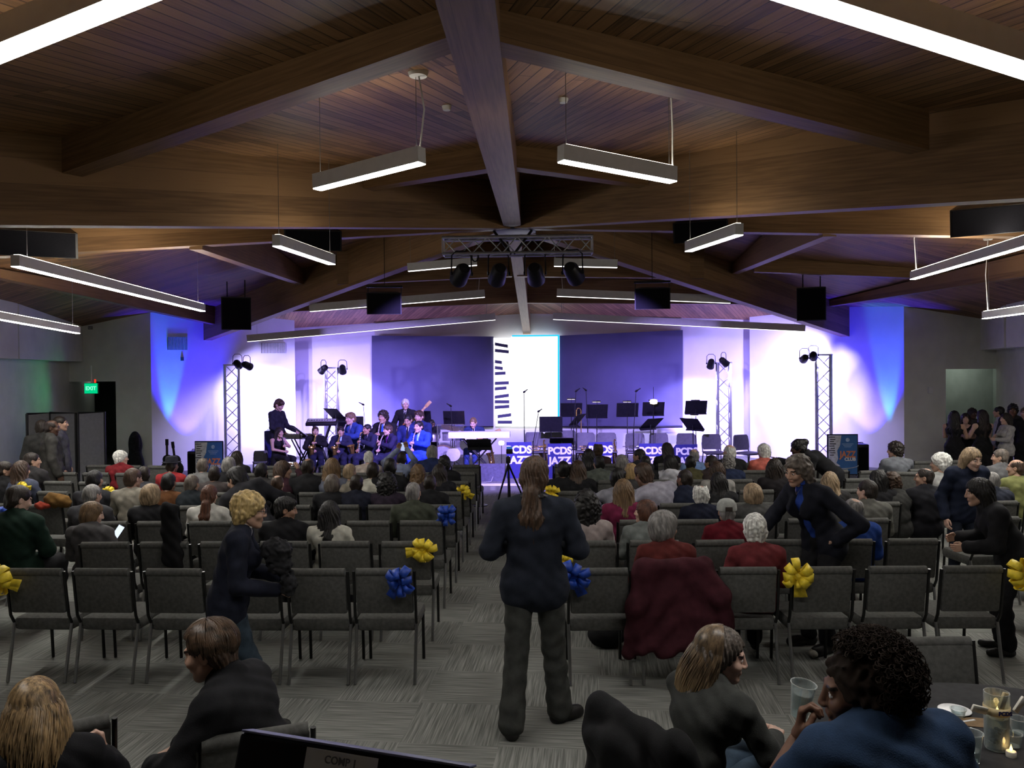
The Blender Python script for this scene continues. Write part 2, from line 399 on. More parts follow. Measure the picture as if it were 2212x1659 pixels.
def along(v, k):                                     # point past v on the line hub -> v
    return HUB+(v-HUB)*k
beam(P(935, -330, 2.3), HUB+Vector((0, -0.02, 0)), 0.25, 0.18, BD-0.03)
for v, k in ((A_L, 1.7), (A_R, 1.7), (B_L, 1.35), (B_R, 1.35), (C_L, 1.0), (C_R, 1.0)):
    beam(HUB, along(v, k), 0.20, BD-0.02, BD-0.02)
beam(HUB+Vector((0, 0.05, 0)), RB, 0.20, BD-0.04, 0.54)
cz = lambda v, drop: Vector((v.x, v.y, ceil_z(v.x, v.y)-drop))
def purlin(a, b):
    beam(a, b, 0.16, max(0.1, ceil_z(a.x, a.y)-a.z), max(0.1, ceil_z(b.x, b.y)-b.z))
purlin(P(990, 92, 3.98), P(150, 380, 6.3)); purlin(P(1036, 96, 4.0), P(1985, 329, 6.2))
purlin(P(1062, 368, 8.4), P(775, 413, 9.3)); purlin(P(1085, 362, 8.4), P(1400, 405, 9.3))
purlin(P(423, 539, 10.05), P(655, 617, 16.2)); purlin(P(1792, 511, 10.05), P(1580, 595, 16.2))
purlin(P(-140, 573, 11.2), P(466, 702, 18.7)); purlin(P(1783, 664, 18.6), P(2330, 580, 11.5))
purlin(P(1629, 588, 15.0), P(1990, 602, 14.4))
purlin(P(1106, 598, 15.2), P(730, 615, 14.9)); purlin(P(1118, 598, 15.2), P(1520, 602, 14.9))
purlin(P(1118, 655, 17.8), P(560, 676, 17.3)); purlin(P(1130, 655, 17.8), P(1705, 658, 17.3))
# steel drop post and flange where the beams meet
hp = MB().box(HUB+Vector((0.10, -0.08, 0.37)), (0.09, 0.09, 0.76), bev=0.006).box(HUB+Vector((0.03, 0.0, -0.02)), (0.62, 0.5, 0.04), bev=0.01)
struct(hp.obj('hub_post', pm('dark_steel', (0.05, 0.05, 0.052), 0.5, 0.5)))

# ------------------------------------------------------------------ suspended linear lamps
HG = 'linear pendant lamps'
def fixture(a, b, label, hh=0.10, ww=0.075, strip=None, up=None, cord_at=1):
    a = Vector(a); b = Vector(b); c = (a+b)/2; d = b-a; L_ = d.length
    h = Vector((d.x, d.y, 0)).normalized(); n = Vector((-h.y, h.x, 0)); e = d.normalized(); upv = e.cross(n); upv = upv if upv.z > 0 else -upv
    t = thing('linear_pendant_lamp', label, 'ceiling lamp', c, 0, HG)
    def bar(w_, z0, z1, ext=0.0):
        m = MB(); vs = []
        for s_ in (-1, 1):
            for (u_, z_) in ((-w_/2, z0), (w_/2, z0), (w_/2, z1), (-w_/2, z1)):
                vs.append(e*(s_*(L_/2+ext))+n*u_+upv*z_)
        m.add(vs, [(0, 1, 2, 3), (7, 6, 5, 4), (0, 4, 5, 1), (1, 5, 6, 2), (2, 6, 7, 3), (3, 7, 4, 0)]); return m
    bar(ww, 0.001, hh, 0.004).obj('housing', HOUSG, t, smooth=False)
    o = bar(ww*0.96, -0.005, 0.0).obj('diffuser', strip or STRIP, t, smooth=False)
    if up is not False: bar(ww*0.6, hh+0.001, hh+0.006, -0.02).obj('uplight', up or STRIPU, t, smooth=False)
    for s_ in (-0.46, 0.46):
        q = e*(s_*L_)+upv*hh; zc = ceil_z(c.x+q.x, c.y+q.y)-c.z
        if zc-q.z > 0.04:
            MB().tube([q, Vector((q.x, q.y, zc))], 0.0025, 5).obj('wire', CHR, t)
            if (s_ > 0) == (cord_at > 0) and cord_at:
                mid = (q+Vector((q.x, q.y, zc)))/2
                MB().tube([q+e*0.03, mid+e*0.05+n*0.02, Vector((q.x, q.y, zc))+e*0.02], 0.006, 6).obj('cord', WHITE, t)
                MB().lathe([(0.0, -0.03), (0.055, -0.03), (0.065, -0.005), (0.065, 0.02)], Vector((q.x, q.y, zc))+e*0.02, 18).obj('canopy', WHITE, t)
    return t
fixture(P(-400, 276, 3.2), P(420, -54, 2.75), 'bright linear lamp cut off by the top left corner of the photo', ww=.105)
fixture(P(2700, 308, 3.3), P(1600, -44, 2.75), 'bright linear lamp cut off by the top right corner of the photo', ww=.105)
fixture(P(685, 409, 5.6), P(911, 352, 5.1), 'short linear pendant lamp hanging left of the near ridge beam', cord_at=1)
fixture(P(1212, 348, 5.1), P(1454, 393, 5.6), 'short linear pendant lamp hanging right of the near ridge beam', cord_at=1)
fixture(P(597, 531, 7.2), P(717, 571, 8.4), 'short slanting linear lamp below the left speaker near the hub', cord_at=0)
fixture(P(1597, 507, 7.2), P(1487, 543, 8.4), 'short slanting linear lamp below the right speaker near the hub', cord_at=0)
fixture(P(33, 575, 7.0), P(438, 672, 11.6), 'long linear lamp running toward the blue left stage wall', cord_at=0, strip=STRIPW, up=STRIPUW)
fixture(P(2330, 500, 6.6), P(1972, 603, 11.0), 'long linear lamp running toward the blue right stage wall', strip=STRIPW, up=STRIPUW)
fixture(P(-200, 655, 9.0), P(168, 720, 12.3), 'linear lamp in front of the left side wall above the exit', cord_at=0, strip=STRIPW, up=STRIPUW)
fixture(P(2420, 650, 9.0), P(2127, 688, 12.0), 'linear lamp near the right side wall above the corridor opening', strip=STRIPW, up=STRIPUW)
fixture(P(882, 586, 13.4), P(1030, 573, 13.4), 'blue lit stage lamp just left of the back ridge, highest of the left three', strip=STRIPS, up=False, cord_at=0, hh=0.13)
fixture(P(1333, 578, 13.4), P(1197, 575, 13.4), 'blue lit stage lamp just right of the back ridge, highest of the right three', strip=STRIPS, up=False, hh=0.13)
fixture(P(670, 673, 16.2), P(1047, 642, 16.2), 'stage lamp behind the left hanging speaker, middle of the left three', strip=STRIPS, up=False, hh=0.15)
fixture(P(1577, 655, 16.2), P(1203, 640, 16.2), 'stage lamp behind the right hanging speaker, middle of the right three', strip=STRIPS, up=False, hh=0.15)
fixture(P(535, 738, 18.2), P(1070, 691, 18.6), 'longest stage lamp above the left dark screen', strip=STRIPS, up=False, hh=0.15)
fixture(P(1738, 716, 18.2), P(1195, 690, 18.6), 'longest stage lamp above the right dark screen', strip=STRIPS, up=False, hh=0.15)
# smoke heads under the boards
for i, (px, py, D) in enumerate(((1217, 230, 6.0), (965, 250, 6.2))):
    v = P(px, py, D); zc = ceil_z(v.x, v.y)
    o = MB().lathe([(0, -0.035), (0.028, -0.035), (0.036, -0.012), (0.036, 0.004)], (v.x, v.y, zc), 14).obj('ceiling_sensor', WHITE)
    tag(o, ['small white round sensor on the boards right of the near ridge', 'small white round sensor on the boards left of the near ridge'][i], 'sensor', 'ceiling sensors')
# ------------------------------------------------------------------ stage: screens and lit panel
SCRM = pm('screen_fabric', (0.11, 0.11, 0.20), 0.9, var=0.02, scale=3)
PANW = em('backlit_white', (1.0, 1.0, 1.0), 2.2)
PANC = em('backlit_cyan', (0.02, 0.55, 1.0), 1.3)
def slab(q, t=0.04):
    """thin panel through four corner points (tl, tr, br, bl), thickness away from the viewer"""
    m = MB(); q = [Vector(p) for p in q]; n = (q[1]-q[0]).cross(q[3]-q[0]).normalized()
    if n.y < 0: n = -n
    b = [p+n*t for p in q]
    return m.add(q+b, [(0, 1, 2, 3), (7, 6, 5, 4), (0, 4, 5, 1), (1, 5, 6, 2), (2, 6, 7, 3), (3, 7, 4, 0)])
def lvl(q):                                          # square up: same z for the two tops and bottoms is not forced, only depth kept
    return q
sL = thing('projection_screen', 'dark blue grey projection screen left of the lit white panel', 'screen', P(935, 822, 21.6), 0, 'stage screens')
def put(o, t): o.parent = t; o.matrix_parent_inverse = Matrix.Translation(-Vector(t.location)); return o
put(slab([P(803, 725, 21.5), P(1066, 727, 21.75), P(1066, 921, 21.75), P(803, 921, 21.5)]).obj('screen_fabric', SCRM, smooth=False), sL)
sR = thing('projection_screen', 'dark blue grey projection screen right of the lit white panel', 'screen', P(1340, 818, 21.4), 0, 'stage screens')
put(slab([P(1209, 725, 21.75), P(1475, 713, 21.2), P(1475, 922, 21.2), P(1209, 921, 21.75)]).obj('screen_fabric', SCRM, smooth=False), sR)
for (sc_, pts_) in ((sL, ((803, 922, 21.48), (1066, 922, 21.73))), (sR, ((1209, 922, 21.73), (1475, 923, 21.18)))):
    put(MB().tube([P(*pts_[0]), P(*pts_[1])], 0.018, 8).obj('bottom_bar', BLKM), sc_)
t = thing('backlit_panel', 'bright white lit panel with piano key motif between the dark screens', 'panel', P(1139, 822, 21.7))
D_ = 21.72
put(slab([P(1104, 727, D_), P(1208, 726, D_), P(1208, 921, D_), P(1104, 921, D_)], 0.05).obj('panel_face', PANW, smooth=False), t)
put(slab([P(1204.5, 725, D_-.01), P(1208.5, 724, D_-.01), P(1208.5, 921, D_-.01), P(1204.5, 921, D_-.01)], 0.05).obj('panel_edge', PANC, smooth=False), t)
put(slab([P(1106, 724, D_-.01), P(1208, 723, D_-.01), P(1208, 726.5, D_-.01), P(1106, 727.5, D_-.01)], 0.05).obj('panel_edge', PANC, smooth=False), t)
kedges = [729, 743.5, 758.5, 783, 796, 807, 828, 840, 857, 869, 880, 898, 921]
for i in range(len(kedges)-1):
    a, b = kedges[i]+1, kedges[i+1]-0.4; xl = 1066+i*0.4
    put(slab([P(xl, a, D_), P(1106, a, D_), P(1106, b, D_), P(xl, b, D_)], 0.05).obj('white_key', PANW, smooth=False), t)
for (y0, y1, xr, tl) in ((743, 748, 1097, 6), (757, 760, 1099, 3), (781, 783, 1084, 0), (794, 796, 1086, 0), (807, 806, 1092, -2), (828, 827, 1099, -1),
                         (840, 838, 1094, -2), (858, 854, 1099, -4), (868, 868, 1100, 0), (880, 878, 1100, -2), (900, 896, 1104, -3), (912, 912, 1106, 0)):
    x0 = 1069 if y0 < 890 else 1075
    put(slab([P(x0, y0-3.4, D_-.03), P(xr, y1-3.4, D_-.03), P(xr, y1+3.4, D_-.03), P(x0, y0+3.4, D_-.03)], 0.03).obj('black_key', SCRM, smooth=False), t)

# ------------------------------------------------------------------ lamps of the stage
def par_head(label, loc, target, col, energy, spot, size=0.05, scale=1.0, group='stage spot lamps', yoke_up=True, blend=0.5, lit=True):
    t = thing('par_lamp', label, 'spotlight', loc, 0, group)
    d = (Vector(target)-Vector(loc)).normalized(); k = scale
    MB().lathe([(0.0, -0.12*k), (0.06*k, -0.115*k), (0.085*k, -0.07*k), (0.09*k, 0.06*k), (0.098*k, 0.10*k), (0.098*k, 0.135*k), (0.088*k, 0.135*k), (0.085*k, 0.09*k), (0.0, 0.085*k)], (0, 0, 0), 20, d).obj('lamp_body', BLK, t)
    if lit: MB().lathe([(0.0, 0.094*k), (0.078*k, 0.094*k)], (0, 0, 0), 20, d).obj('lens', em('lens_'+str(col), col, 1.6), t)
    else: MB().lathe([(0.0, 0.094*k), (0.078*k, 0.094*k)], (0, 0, 0), 20, d).obj('lens', pm('dark_lens', (0.02, 0.02, 0.03), 0.1, 0.0, spec=0.8), t)
    s_ = d.cross(Vector((0, 0, 1))).normalized()*0.115*k; z_ = Vector((0, 0, 0.24*k if yoke_up else -0.2*k))
    MB().tube([s_, s_*0.95+z_*0.8, s_*0.5+z_, -s_*0.5+z_, -s_*0.95+z_*0.8, -s_], 0.008*k, 6).obj('yoke', BLKM, t)
    for q in (s_, -s_): MB().lathe([(0, -.012), (.022*k, -.012), (.022*k, .012), (0, .012)], q, 10, s_).obj('yoke_knob', BLKM, t)
    if energy: lamp('lamp', 'SPOT', d*0.16*k, d*2, energy, col, size, spot=spot, blend=blend, parent=t)
    return t
def truss(m, a, b, side, up, n, r=0.024, rb=0.010, four=True):
    """box truss collected in MB dict: chords and lacing"""
    a = Vector(a); b = Vector(b); d = (b-a); s_ = side.normalized()*side.length/2; u_ = up/2
    cs = [s_+u_, s_-u_, -s_-u_, -s_+u_]
    ch = [MB().tube([a+c, b+c], r, 8) for c in cs]
    lc = MB()
    for i in range(4):
        c0, c1 = cs[i], cs[(i+1) % 4]
        for k in range(n):
            p, q = (c0, c1) if (k+i) % 2 == 0 else (c1, c0)
            lc.tube([a+d*(k/n)+p, a+d*((k+1)/n)+q], rb, 5, False)
        for e_ in (0.0, 1.0): lc.tube([a+d*e_+c0, a+d*e_+c1], rb*1.3, 5, False)
    return ch, lc
def tower(px, D, ytop, label, rot, wd=0.29):
    top = P(px, ytop, D); t = thing('truss_tower', label, 'truss tower', (top.x, top.y, STAGE_Z), rot, 'truss light towers'); h = top.z-STAGE_Z
    ch, lc = truss(None, (0, 0, 0.02), (0, 0, h), Vector((wd, 0, 0)), Vector((0, wd, 0)), 8)
    for c in ch: c.obj('chord', ALU, t)
    lc.obj('lacing', ALU, t)
    MB().box((0, 0, 0.011), (0.6, 0.6, 0.02), bev=0.004).obj('base_plate', ALU, t)
    MB().box((0, 0, h+0.01), (wd+.06, wd+.06, 0.02), bev=0.004).obj('top_plate', ALU, t)
    return top
TG = 'lamps on the light towers'
tp = tower(500, 18.0, 789, 'outer left truss tower in front of the blue left stage wall', 0.42)
par_head('left one of the two lamps on the outer left tower', P(513, 786, 17.9), P(590, 880, 20.4), WHT, 560, 84, scale=0.9, group=TG)
par_head('right one of the two lamps on the outer left tower', P(533, 789, 17.9), P(760, 900, 21.6), WHT, 520, 72, scale=0.9, group=TG)
tp = tower(716, 19.6, 795, 'inner left truss tower beside the left dark screen', 0.1)
par_head('left one of the two lamps on the inner left tower', P(699, 797, 19.4), P(560, 930, 20.1), WHT, 620, 95, scale=0.9, group=TG)
par_head('right one of the two lamps on the inner left tower', P(740, 797, 19.4), P(760, 960, 21.6), WHT, 420, 85, scale=0.9, group=TG)
tp = tower(1563, 19.6, 784, 'inner right truss tower beside the right dark screen', -0.1)
par_head('left one of the two lamps on the inner right tower', P(1536, 785, 19.4), P(1500, 950, 21.2), WHT, 480, 85, scale=0.9, group=TG)
par_head('right one of the two lamps on the inner right tower', P(1563, 781, 19.3), P(1710, 920, 20.0), WHT, 650, 98, scale=0.9, group=TG)
tp = tower(1779, 18.0, 767, 'outer right truss tower in front of the blue right stage wall', -0.42)
par_head('left one of the two lamps on the outer right tower', P(1738, 774, 17.8), P(1690, 830, 20.0), WHT, 520, 98, scale=0.9, group=TG)
par_head('right one of the two lamps on the outer right tower', P(1757, 768, 17.8), P(1760, 850, 19.8), WHT, 560, 100, scale=0.9, group=TG)
# floor uplights along the stage walls
def uplight(label, px, D, target, col, e, spot, z=STAGE_Z, lens=1.6):
    b = P(px, 1000, D); t = thing('uplight', label, 'uplight', (b.x, b.y, z), 0, 'floor uplights')
    MB().lathe([(0.085, 0.0), (0.09, 0.02), (0.085, 0.12), (0.075, 0.13), (0.07, 0.11), (0.0, 0.105)], (0, 0, 0), 18).obj('lamp_body', BLK, t)
    MB().lathe([(0.0, 0.112), (0.068, 0.112)], (0, 0, 0), 18).obj('lens', em('lens_'+str(col), col, lens), t)
    lamp('lamp', 'SPOT', (0, 0, 0.14), Vector(target)-Vector((b.x, b.y, z)), e, col, 0.03, spot=spot, blend=0.6, parent=t)
def onwall(px, py, a, b):                            # where a pixel's ray meets the vertical wall plane through a and b
    d = ray(px, py); n = Vector((-(b[1]-a[1]), b[0]-a[0])); t = (n.x*a[0]+n.y*a[1])/(n.x*d[0]+n.y*d[1]); return Vector((d[0]*t, d[1]*t, CAMH+d[2]*t))
def wl(px, py): return onwall(px, py, wL0, wL1)
def wr(px, py): return onwall(px, py, wR0, wR1)
uplight('cyan uplight at the left end of the stage wall', 370, 18.05, wl(371, 700), CYA, 650, 19)
uplight('blue uplight at the left end of the stage wall', 428, 18.25, wl(400, 745), BLU, 1700, 54)
uplight('cyan uplight at the right end of the stage wall', 1915, 18.05, wr(1914, 690), CYA, 650, 19)
uplight('blue uplight at the right end of the stage wall', 1855, 18.25, wr(1884, 725), BLU, 1700, 54)
uplight('pale cyan uplight behind the keyboard player', 585, 19.9, wl(588, 800), (0.25, 0.6, 1.0), 140, 30)
uplight('violet uplight beneath the left dark screen', 790, 21.0, P(795, 700, 21.7), VIO, 700, 120)
uplight('violet uplight beneath the right dark screen', 1500, 20.6, P(1500, 700, 21.2), VIO, 700, 120)

# overhead truss grid with four hanging lamps
gz0, gz1 = P(1117, 549, 12.0), P(1117, 514, 12.0); gxL, gxR = P(958, 548, 12.0).x, P(1279, 548, 12.0).x
t = thing('lighting_truss', 'grey box truss hanging below the hub where the roof beams meet', 'truss', ((gxL+gxR)/2, 12.0, (gz0.z+gz1.z)/2))
hl = (gxR-gxL)/2
ch, lc = truss(None, (-hl, 0, 0), (hl, 0, 0), Vector((0, 0.26, 0)), Vector((0, 0, gz1.z-gz0.z)), 10, 0.024, 0.009)
for c in ch: c.obj('chord', ALU, t)
lc.obj('lacing', ALU, t)
for s_ in (-1, 1):
    MB().tube([Vector((HUB.x+0.28*s_-t.location.x, 0, HUB.z-t.location.z-0.04)), (HUB.x+.02*s_-t.location.x, -0.14, gz0.z-t.location.z-0.02)], 0.02, 8).obj('sling', BLK, t)
m = MB()
for k in range(26): 
    a = k*0.75; m.tube([(-0.62+.04*math.cos(a), -.1, -.16+.07*math.sin(a)), (-0.62+.06*math.cos(a+.75), -.1, -.16+.08*math.sin(a+.75))], 0.006, 5, False)
m.obj('coiled_cable', BLK, t)
GN = ['leftmost', 'second from left', 'third from left', 'rightmost']
for i, (px, py) in enumerate(((997, 591), (1077, 591), (1156, 590), (1237, 588))):
    v = P(px, py, 11.9)
    par_head('round black lamp hanging from the overhead truss, %s of four' % GN[i], v, P((800, 960, 1220, 1460)[i], 950, 18.0), (0.40, 0.29, 1.0), 2500, 50, 0.06, 1.35, 'lamps under the overhead truss', lit=False)

# ------------------------------------------------------------------ hanging loudspeakers
def speaker(label, x0, y0, x1, y1, D, yaw, tilt=0.2, depth=0.4, bar=False):
    a, b = P(x0, y0, D), P(x1, y1, D); c = (a+b)/2; w_, h_ = abs(b.x-a.x), abs(a.z-b.z)
    t = thing('loudspeaker', label, 'loudspeaker', c, yaw, 'hanging loudspeakers')
    R = Euler((tilt, 0, 0)).to_matrix()
    bod = MB().prism([(-w_/2, -depth*.4), (w_/2, -depth*.4), (w_*.33, depth*.6), (-w_*.33, depth*.6)], lambda p: R @ Vector((p[0], p[1], -h_/2)), lambda p: R @ Vector((p[0], p[1], h_/2)))
    bod.obj('cabinet', BLK, t, smooth=False)
    MB().box(R @ Vector((0, -depth*.4-.006, 0)), (w_*.94, .012, h_*.94), (tilt, 0, 0)).obj('grille', GRILLE, t, smooth=False)
    zc = ceil_z(c.x, c.y)-c.z
    if bar:
        MB().box((0, 0.02, h_/2+0.10), (w_*1.04, .05, .035)).obj('rigging_bar', BLKM, t, smooth=False)
        for s_ in (-1, 1): MB().tube([(s_*w_*.48, .02, h_/2*.8), (s_*w_*.48, .02, h_/2+.1)], .008, 6).obj('rigging_strap', BLKM, t)
        MB().tube([(0, .02, h_/2+.11), (0, .02, zc)], .006, 6).obj('hanging_cable', BLKM, t)
    else:
        for s_ in (-1, 1): MB().tube([(s_*w_*.3, .05, h_*.4), (s_*w_*.3, .05, min(ceil_z(c.x+s_*w_*.3*math.cos(yaw), c.y+s_*w_*.3*math.sin(yaw))-c.z-.08, h_/2+.55))], .012, 6).obj('bracket', BLKM, t)
    return t
speaker('black loudspeaker under the roof at the far left edge of the photo', 8, 493, 158, 546, 8.3, 0.5, 0.35, 0.45)
speaker('black loudspeaker just above the short slanting lamp, left of the hub', 616, 493, 735, 534, 10.6, 0.3, 0.35, 0.45)
speaker('black loudspeaker hung on the arched beam above the blue left wall', 480, 642, 541, 711, 15.6, 0.35, 0.12, 0.4)
speaker('black loudspeaker in front of the left stage lamps', 794, 632, 868, 677, 14.0, 0.12, 0.15, 0.4, True)
speaker('black loudspeaker in front of the right stage lamps', 1371, 622, 1447, 666, 14.0, -0.12, 0.15, 0.4, True)
speaker('black loudspeaker hung on the arched beam above the blue right wall', 1723, 621, 1783, 691, 15.6, -0.35, 0.12, 0.4)
speaker('black loudspeaker just above the short slanting lamp, right of the hub', 1458, 474, 1574, 516, 10.6, -0.3, 0.35, 0.45)
speaker('black loudspeaker under the roof at the far right edge of the photo', 2062, 441, 2208, 498, 8.3, -0.5, 0.35, 0.45)
# vents and small wall things
def vent(label, x0, y0, x1, y1, f, slats=14):
    a, b, c_, d_ = f(x0, y0), f(x1, y0), f(x1, y1), f(x0, y1); t = thing('wall_vent', label, 'vent', (a+c_)/2, 0, 'stage wall vents')
    n = (b-a).cross(d_-a).normalized(); n = n if n.y < 0 else -n; o_ = n*0.03
    put(slab([a+o_*.5, b+o_*.5, c_+o_*.5, d_+o_*.5], 0.012).obj('vent_back', pm('vent_dark', (0.10, 0.10, 0.12), 0.7), smooth=False), t)
    m = MB()
    for i in range(slats):
        k = (i+.5)/slats; p, q = a+(b-a)*k+o_, d_+(c_-d_)*k+o_; m.tube([p, q], 0.008, 4)
    put(m.obj('vent_slats', WHITE, smooth=False), t)
vent('louvred vent on the blue part of the left stage wall', 362, 728, 405, 756, wl)
vent('louvred vent above the left stage wall in white light', 564, 741, 616, 763, wl, 22)
def wallbox(name, label, cat, px, py, D, sz, mat=WHITE):
    v = P(px, py, D); return tag(MB().box(v, sz, bev=0.006).obj(name, mat), label, cat)
wallbox('thermostat', 'small pale thermostat on the grey wall right of the stage', 'thermostat', 2010, 843, 18.02, (0.10, 0.05, 0.14))
wallbox('wall_sensor', 'small round sensor high on the grey wall left of the stage', 'sensor', 195, 708, 18.25, (0.09, 0.05, 0.08), pm('grey_plastic', (0.3, 0.3, 0.3), 0.6))
wallbox('wall_sensor', 'small sensor high on the grey wall right of the stage', 'sensor', 2093, 672, 18.12, (0.09, 0.05, 0.07), pm('grey_plastic', (0.3, 0.3, 0.3), 0.6))
# exit sign
v = P(198, 839, 17.6); t = thing('exit_sign', 'glowing green exit sign hanging before the dark left doorway', 'sign', v)
MB().box((0, 0.0, 0), (0.31, 0.05, 0.24), bev=0.01).obj('sign_box', pm('green_sign_box', (0.02, 0.25, 0.1), 0.5), t)
MB().box((0, -0.028, 0), (0.29, 0.006, 0.22)).obj('lit_face', em('exit_green', (0.0, 0.62, 0.24), 1.05), t, smooth=False)
link('lettering', text_mesh('EXIT', 0.115, 0.003, 0.002), t, (0, -0.034, 0), (PI/2, 0, 0)).data.materials.append(em('exit_text', (0.25, 0.95, 0.62), 1.2))
lamp('glow', 'AREA', (0.0, -0.06, 0), (0, -3, -0.6), 2.0, (0.05, 1.0, 0.35), 0.28, 0.2, parent=t)
MB().tube([(0.08, 0, 0.12), (0.08, 0, 0.20)], 0.02, 8).obj('red_lamp', em('exit_red', (1, 0.05, 0.02), 1.0), t)
MB().tube([(0, 0, 0.11), (0, 0, 0.5)], 0.012, 8).obj('hanger', WHITE, t)
v2 = P(228, 760, 20.5)
# ------------------------------------------------------------------ smooth bodies: distance fields turned into surfaces
def V3(*a): return np.array(a, np.float32)
class SDF:
    def __init__(s): s.p = []
    def cap(s, a, b, ra, rb=None, k=0.03, sub=False, sq=None):
        s.p.append(('c', np.array(a, np.float32), np.array(b, np.float32), float(ra), float(ra if rb is None else rb), k, sub)); return s
    def ell(s, c, r, k=0.03, sub=False, R=None):
        s.p.append(('e', np.array(c, np.float32), np.array(r, np.float32), None if R is None else np.array(R, np.float32), 0.0, k, sub)); return s
    def bounds(s):
        lo = np.full(3, 1e9); hi = -lo
        for q in s.p:
            if q[6]: continue
            if q[0] == 'c': r = max(q[3], q[4]); lo = np.minimum(lo, np.minimum(q[1], q[2])-r); hi = np.maximum(hi, np.maximum(q[1], q[2])+r)
            else: r = q[2].max(); lo = np.minimum(lo, q[1]-r); hi = np.maximum(hi, q[1]+r)
        return lo, hi
    def mesh(s, h, disp=None, inflate=0.0, clip=None):
        lo, hi = s.bounds(); lo = lo-inflate-2.5*h-0.02; hi = hi+inflate+2.5*h+0.02
        if clip is not None: lo = np.maximum(lo, clip[0]); hi = np.minimum(hi, clip[1])
        n = np.ceil((hi-lo)/h).astype(int)+1
        ax = [lo[i]+np.arange(n[i])*h for i in range(3)]
        F = np.full(n, 0.25, np.float32)
        for kind, a, b, c, d, k, sub in s.p:
            if kind == 'c': r = max(c, d)+inflate; l_, h_ = np.minimum(a, b)-r, np.maximum(a, b)+r
            else: r = b.max()+inflate; l_, h_ = a-r, a+r
            mg = k+3*h
            i0 = np.clip(np.floor((l_-mg-lo)/h).astype(int), 0, n); i1 = np.clip(np.ceil((h_+mg-lo)/h).astype(int)+1, 0, n)
            if (i1 <= i0).any(): continue
            X = ax[0][i0[0]:i1[0], None, None].astype(np.float32); Y = ax[1][None, i0[1]:i1[1], None].astype(np.float32); Z = ax[2][None, None, i0[2]:i1[2]].astype(np.float32)
            if kind == 'c':
                ba = b-a; bb = float(ba@ba)+1e-9
                x, y, z = X-a[0], Y-a[1], Z-a[2]
                t = np.clip((x*ba[0]+y*ba[1]+z*ba[2])/bb, 0, 1)
                D = np.sqrt((x-t*ba[0])**2+(y-t*ba[1])**2+(z-t*ba[2])**2)-(c+(d-c)*t)
            else:
                x, y, z = X-a[0], Y-a[1], Z-a[2]
                if c is not None:
                    x, y, z = c[0, 0]*x+c[1, 0]*y+c[2, 0]*z, c[0, 1]*x+c[1, 1]*y+c[2, 1]*z, c[0, 2]*x+c[1, 2]*y+c[2, 2]*z
                k0 = np.sqrt((x/b[0])**2+(y/b[1])**2+(z/b[2])**2)+1e-6
                k1 = np.sqrt((x/b[0]**2)**2+(y/b[1]**2)**2+(z/b[2]**2)**2)+1e-6
                D = k0*(k0-1)/k1
            W = F[i0[0]:i1[0], i0[1]:i1[1], i0[2]:i1[2]]
            if sub:
                e = -D; hh = np.maximum(k-np.abs(W-e), 0)/k; W[...] = np.maximum(W, e)+hh*hh*k*0.25
            else:
                D = D-inflate; hh = np.maximum(k-np.abs(W-D), 0)/k; W[...] = np.minimum(W, D)-hh*hh*k*0.25
        if disp is not None:
            F = F+disp(ax[0][:, None, None], ax[1][None, :, None], ax[2][None, None, :]).astype(np.float32)
        F[0], F[-1] = 0.2, 0.2; F[:, 0], F[:, -1] = 0.2, 0.2; F[:, :, 0], F[:, :, -1] = 0.2, 0.2
        return nets(F, lo, h)
def nets(F, lo, h):
    ins = F < 0; c = np.zeros(np.array(F.shape)-1, np.int8)
    off = [(i, j, k) for i in (0, 1) for j in (0, 1) for k in (0, 1)]
    nx, ny, nz = c.shape
    for (i, j, k) in off: c += ins[i:i+nx, j:j+ny, k:k+nz]
    act = (c > 0) & (c < 8); I, J, K = np.nonzero(act)
    if len(I) == 0: return np.zeros((0, 3)), np.zeros((0, 4), int)
    idx = np.full(c.shape, -1, np.int64); idx[I, J, K] = np.arange(len(I))
    pos = np.zeros((len(I), 3)); cnt = np.zeros(len(I))
    for a in range(8):
        for b in range(a+1, 8):
            d = np.abs(np.array(off[a])-np.array(off[b]))
            if d.sum() != 1: continue
            oa, ob = off[a], off[b]
            va = F[I+oa[0], J+oa[1], K+oa[2]]; vb = F[I+ob[0], J+ob[1], K+ob[2]]
            x = (va < 0) != (vb < 0); t = np.where(x, va/np.where(va == vb, 1, va-vb), 0)
            q = np.array(oa)[None]+t[:, None]*(np.array(ob)-np.array(oa))[None]
            pos += np.where(x[:, None], q, 0); cnt += x
    pos = pos/cnt[:, None]+np.stack([I, J, K], 1); verts = lo+pos*h
    quads = []
    def ring(ia, ib, ic, axis, a, b):
        s_ = [slice(None)]*3
        n = F.shape
        A = ins[ia]; B = ins[ib]
        x = np.argwhere(A != B)
        return x, A
    for ax_ in range(3):
        sl0 = [slice(1, -1)]*3; sl1 = [slice(1, -1)]*3
        sl0[ax_] = slice(0, -1); sl1[ax_] = slice(1, None)
        A = ins[tuple(sl0)]; B = ins[tuple(sl1)]
        x = np.argwhere(A != B)
        if len(x) == 0: continue
        o = np.ones(3, int); o[ax_] = 0; g = x+o
        u, v = (ax_+1) % 3, (ax_+2) % 3
        eu = np.zeros(3, int); eu[u] = 1; ev = np.zeros(3, int); ev[v] = 1
        cs = [g-eu-ev, g-ev, g, g-eu]
        ids = np.stack([idx[c_[:, 0], c_[:, 1], c_[:, 2]] for c_ in cs], 1)
        fl = ~A[x[:, 0], x[:, 1], x[:, 2]]
        ids[fl] = ids[fl][:, ::-1]
        quads.append(ids)
    Q = np.concatenate(quads); Q = Q[(Q >= 0).all(1)]
    return verts, Q
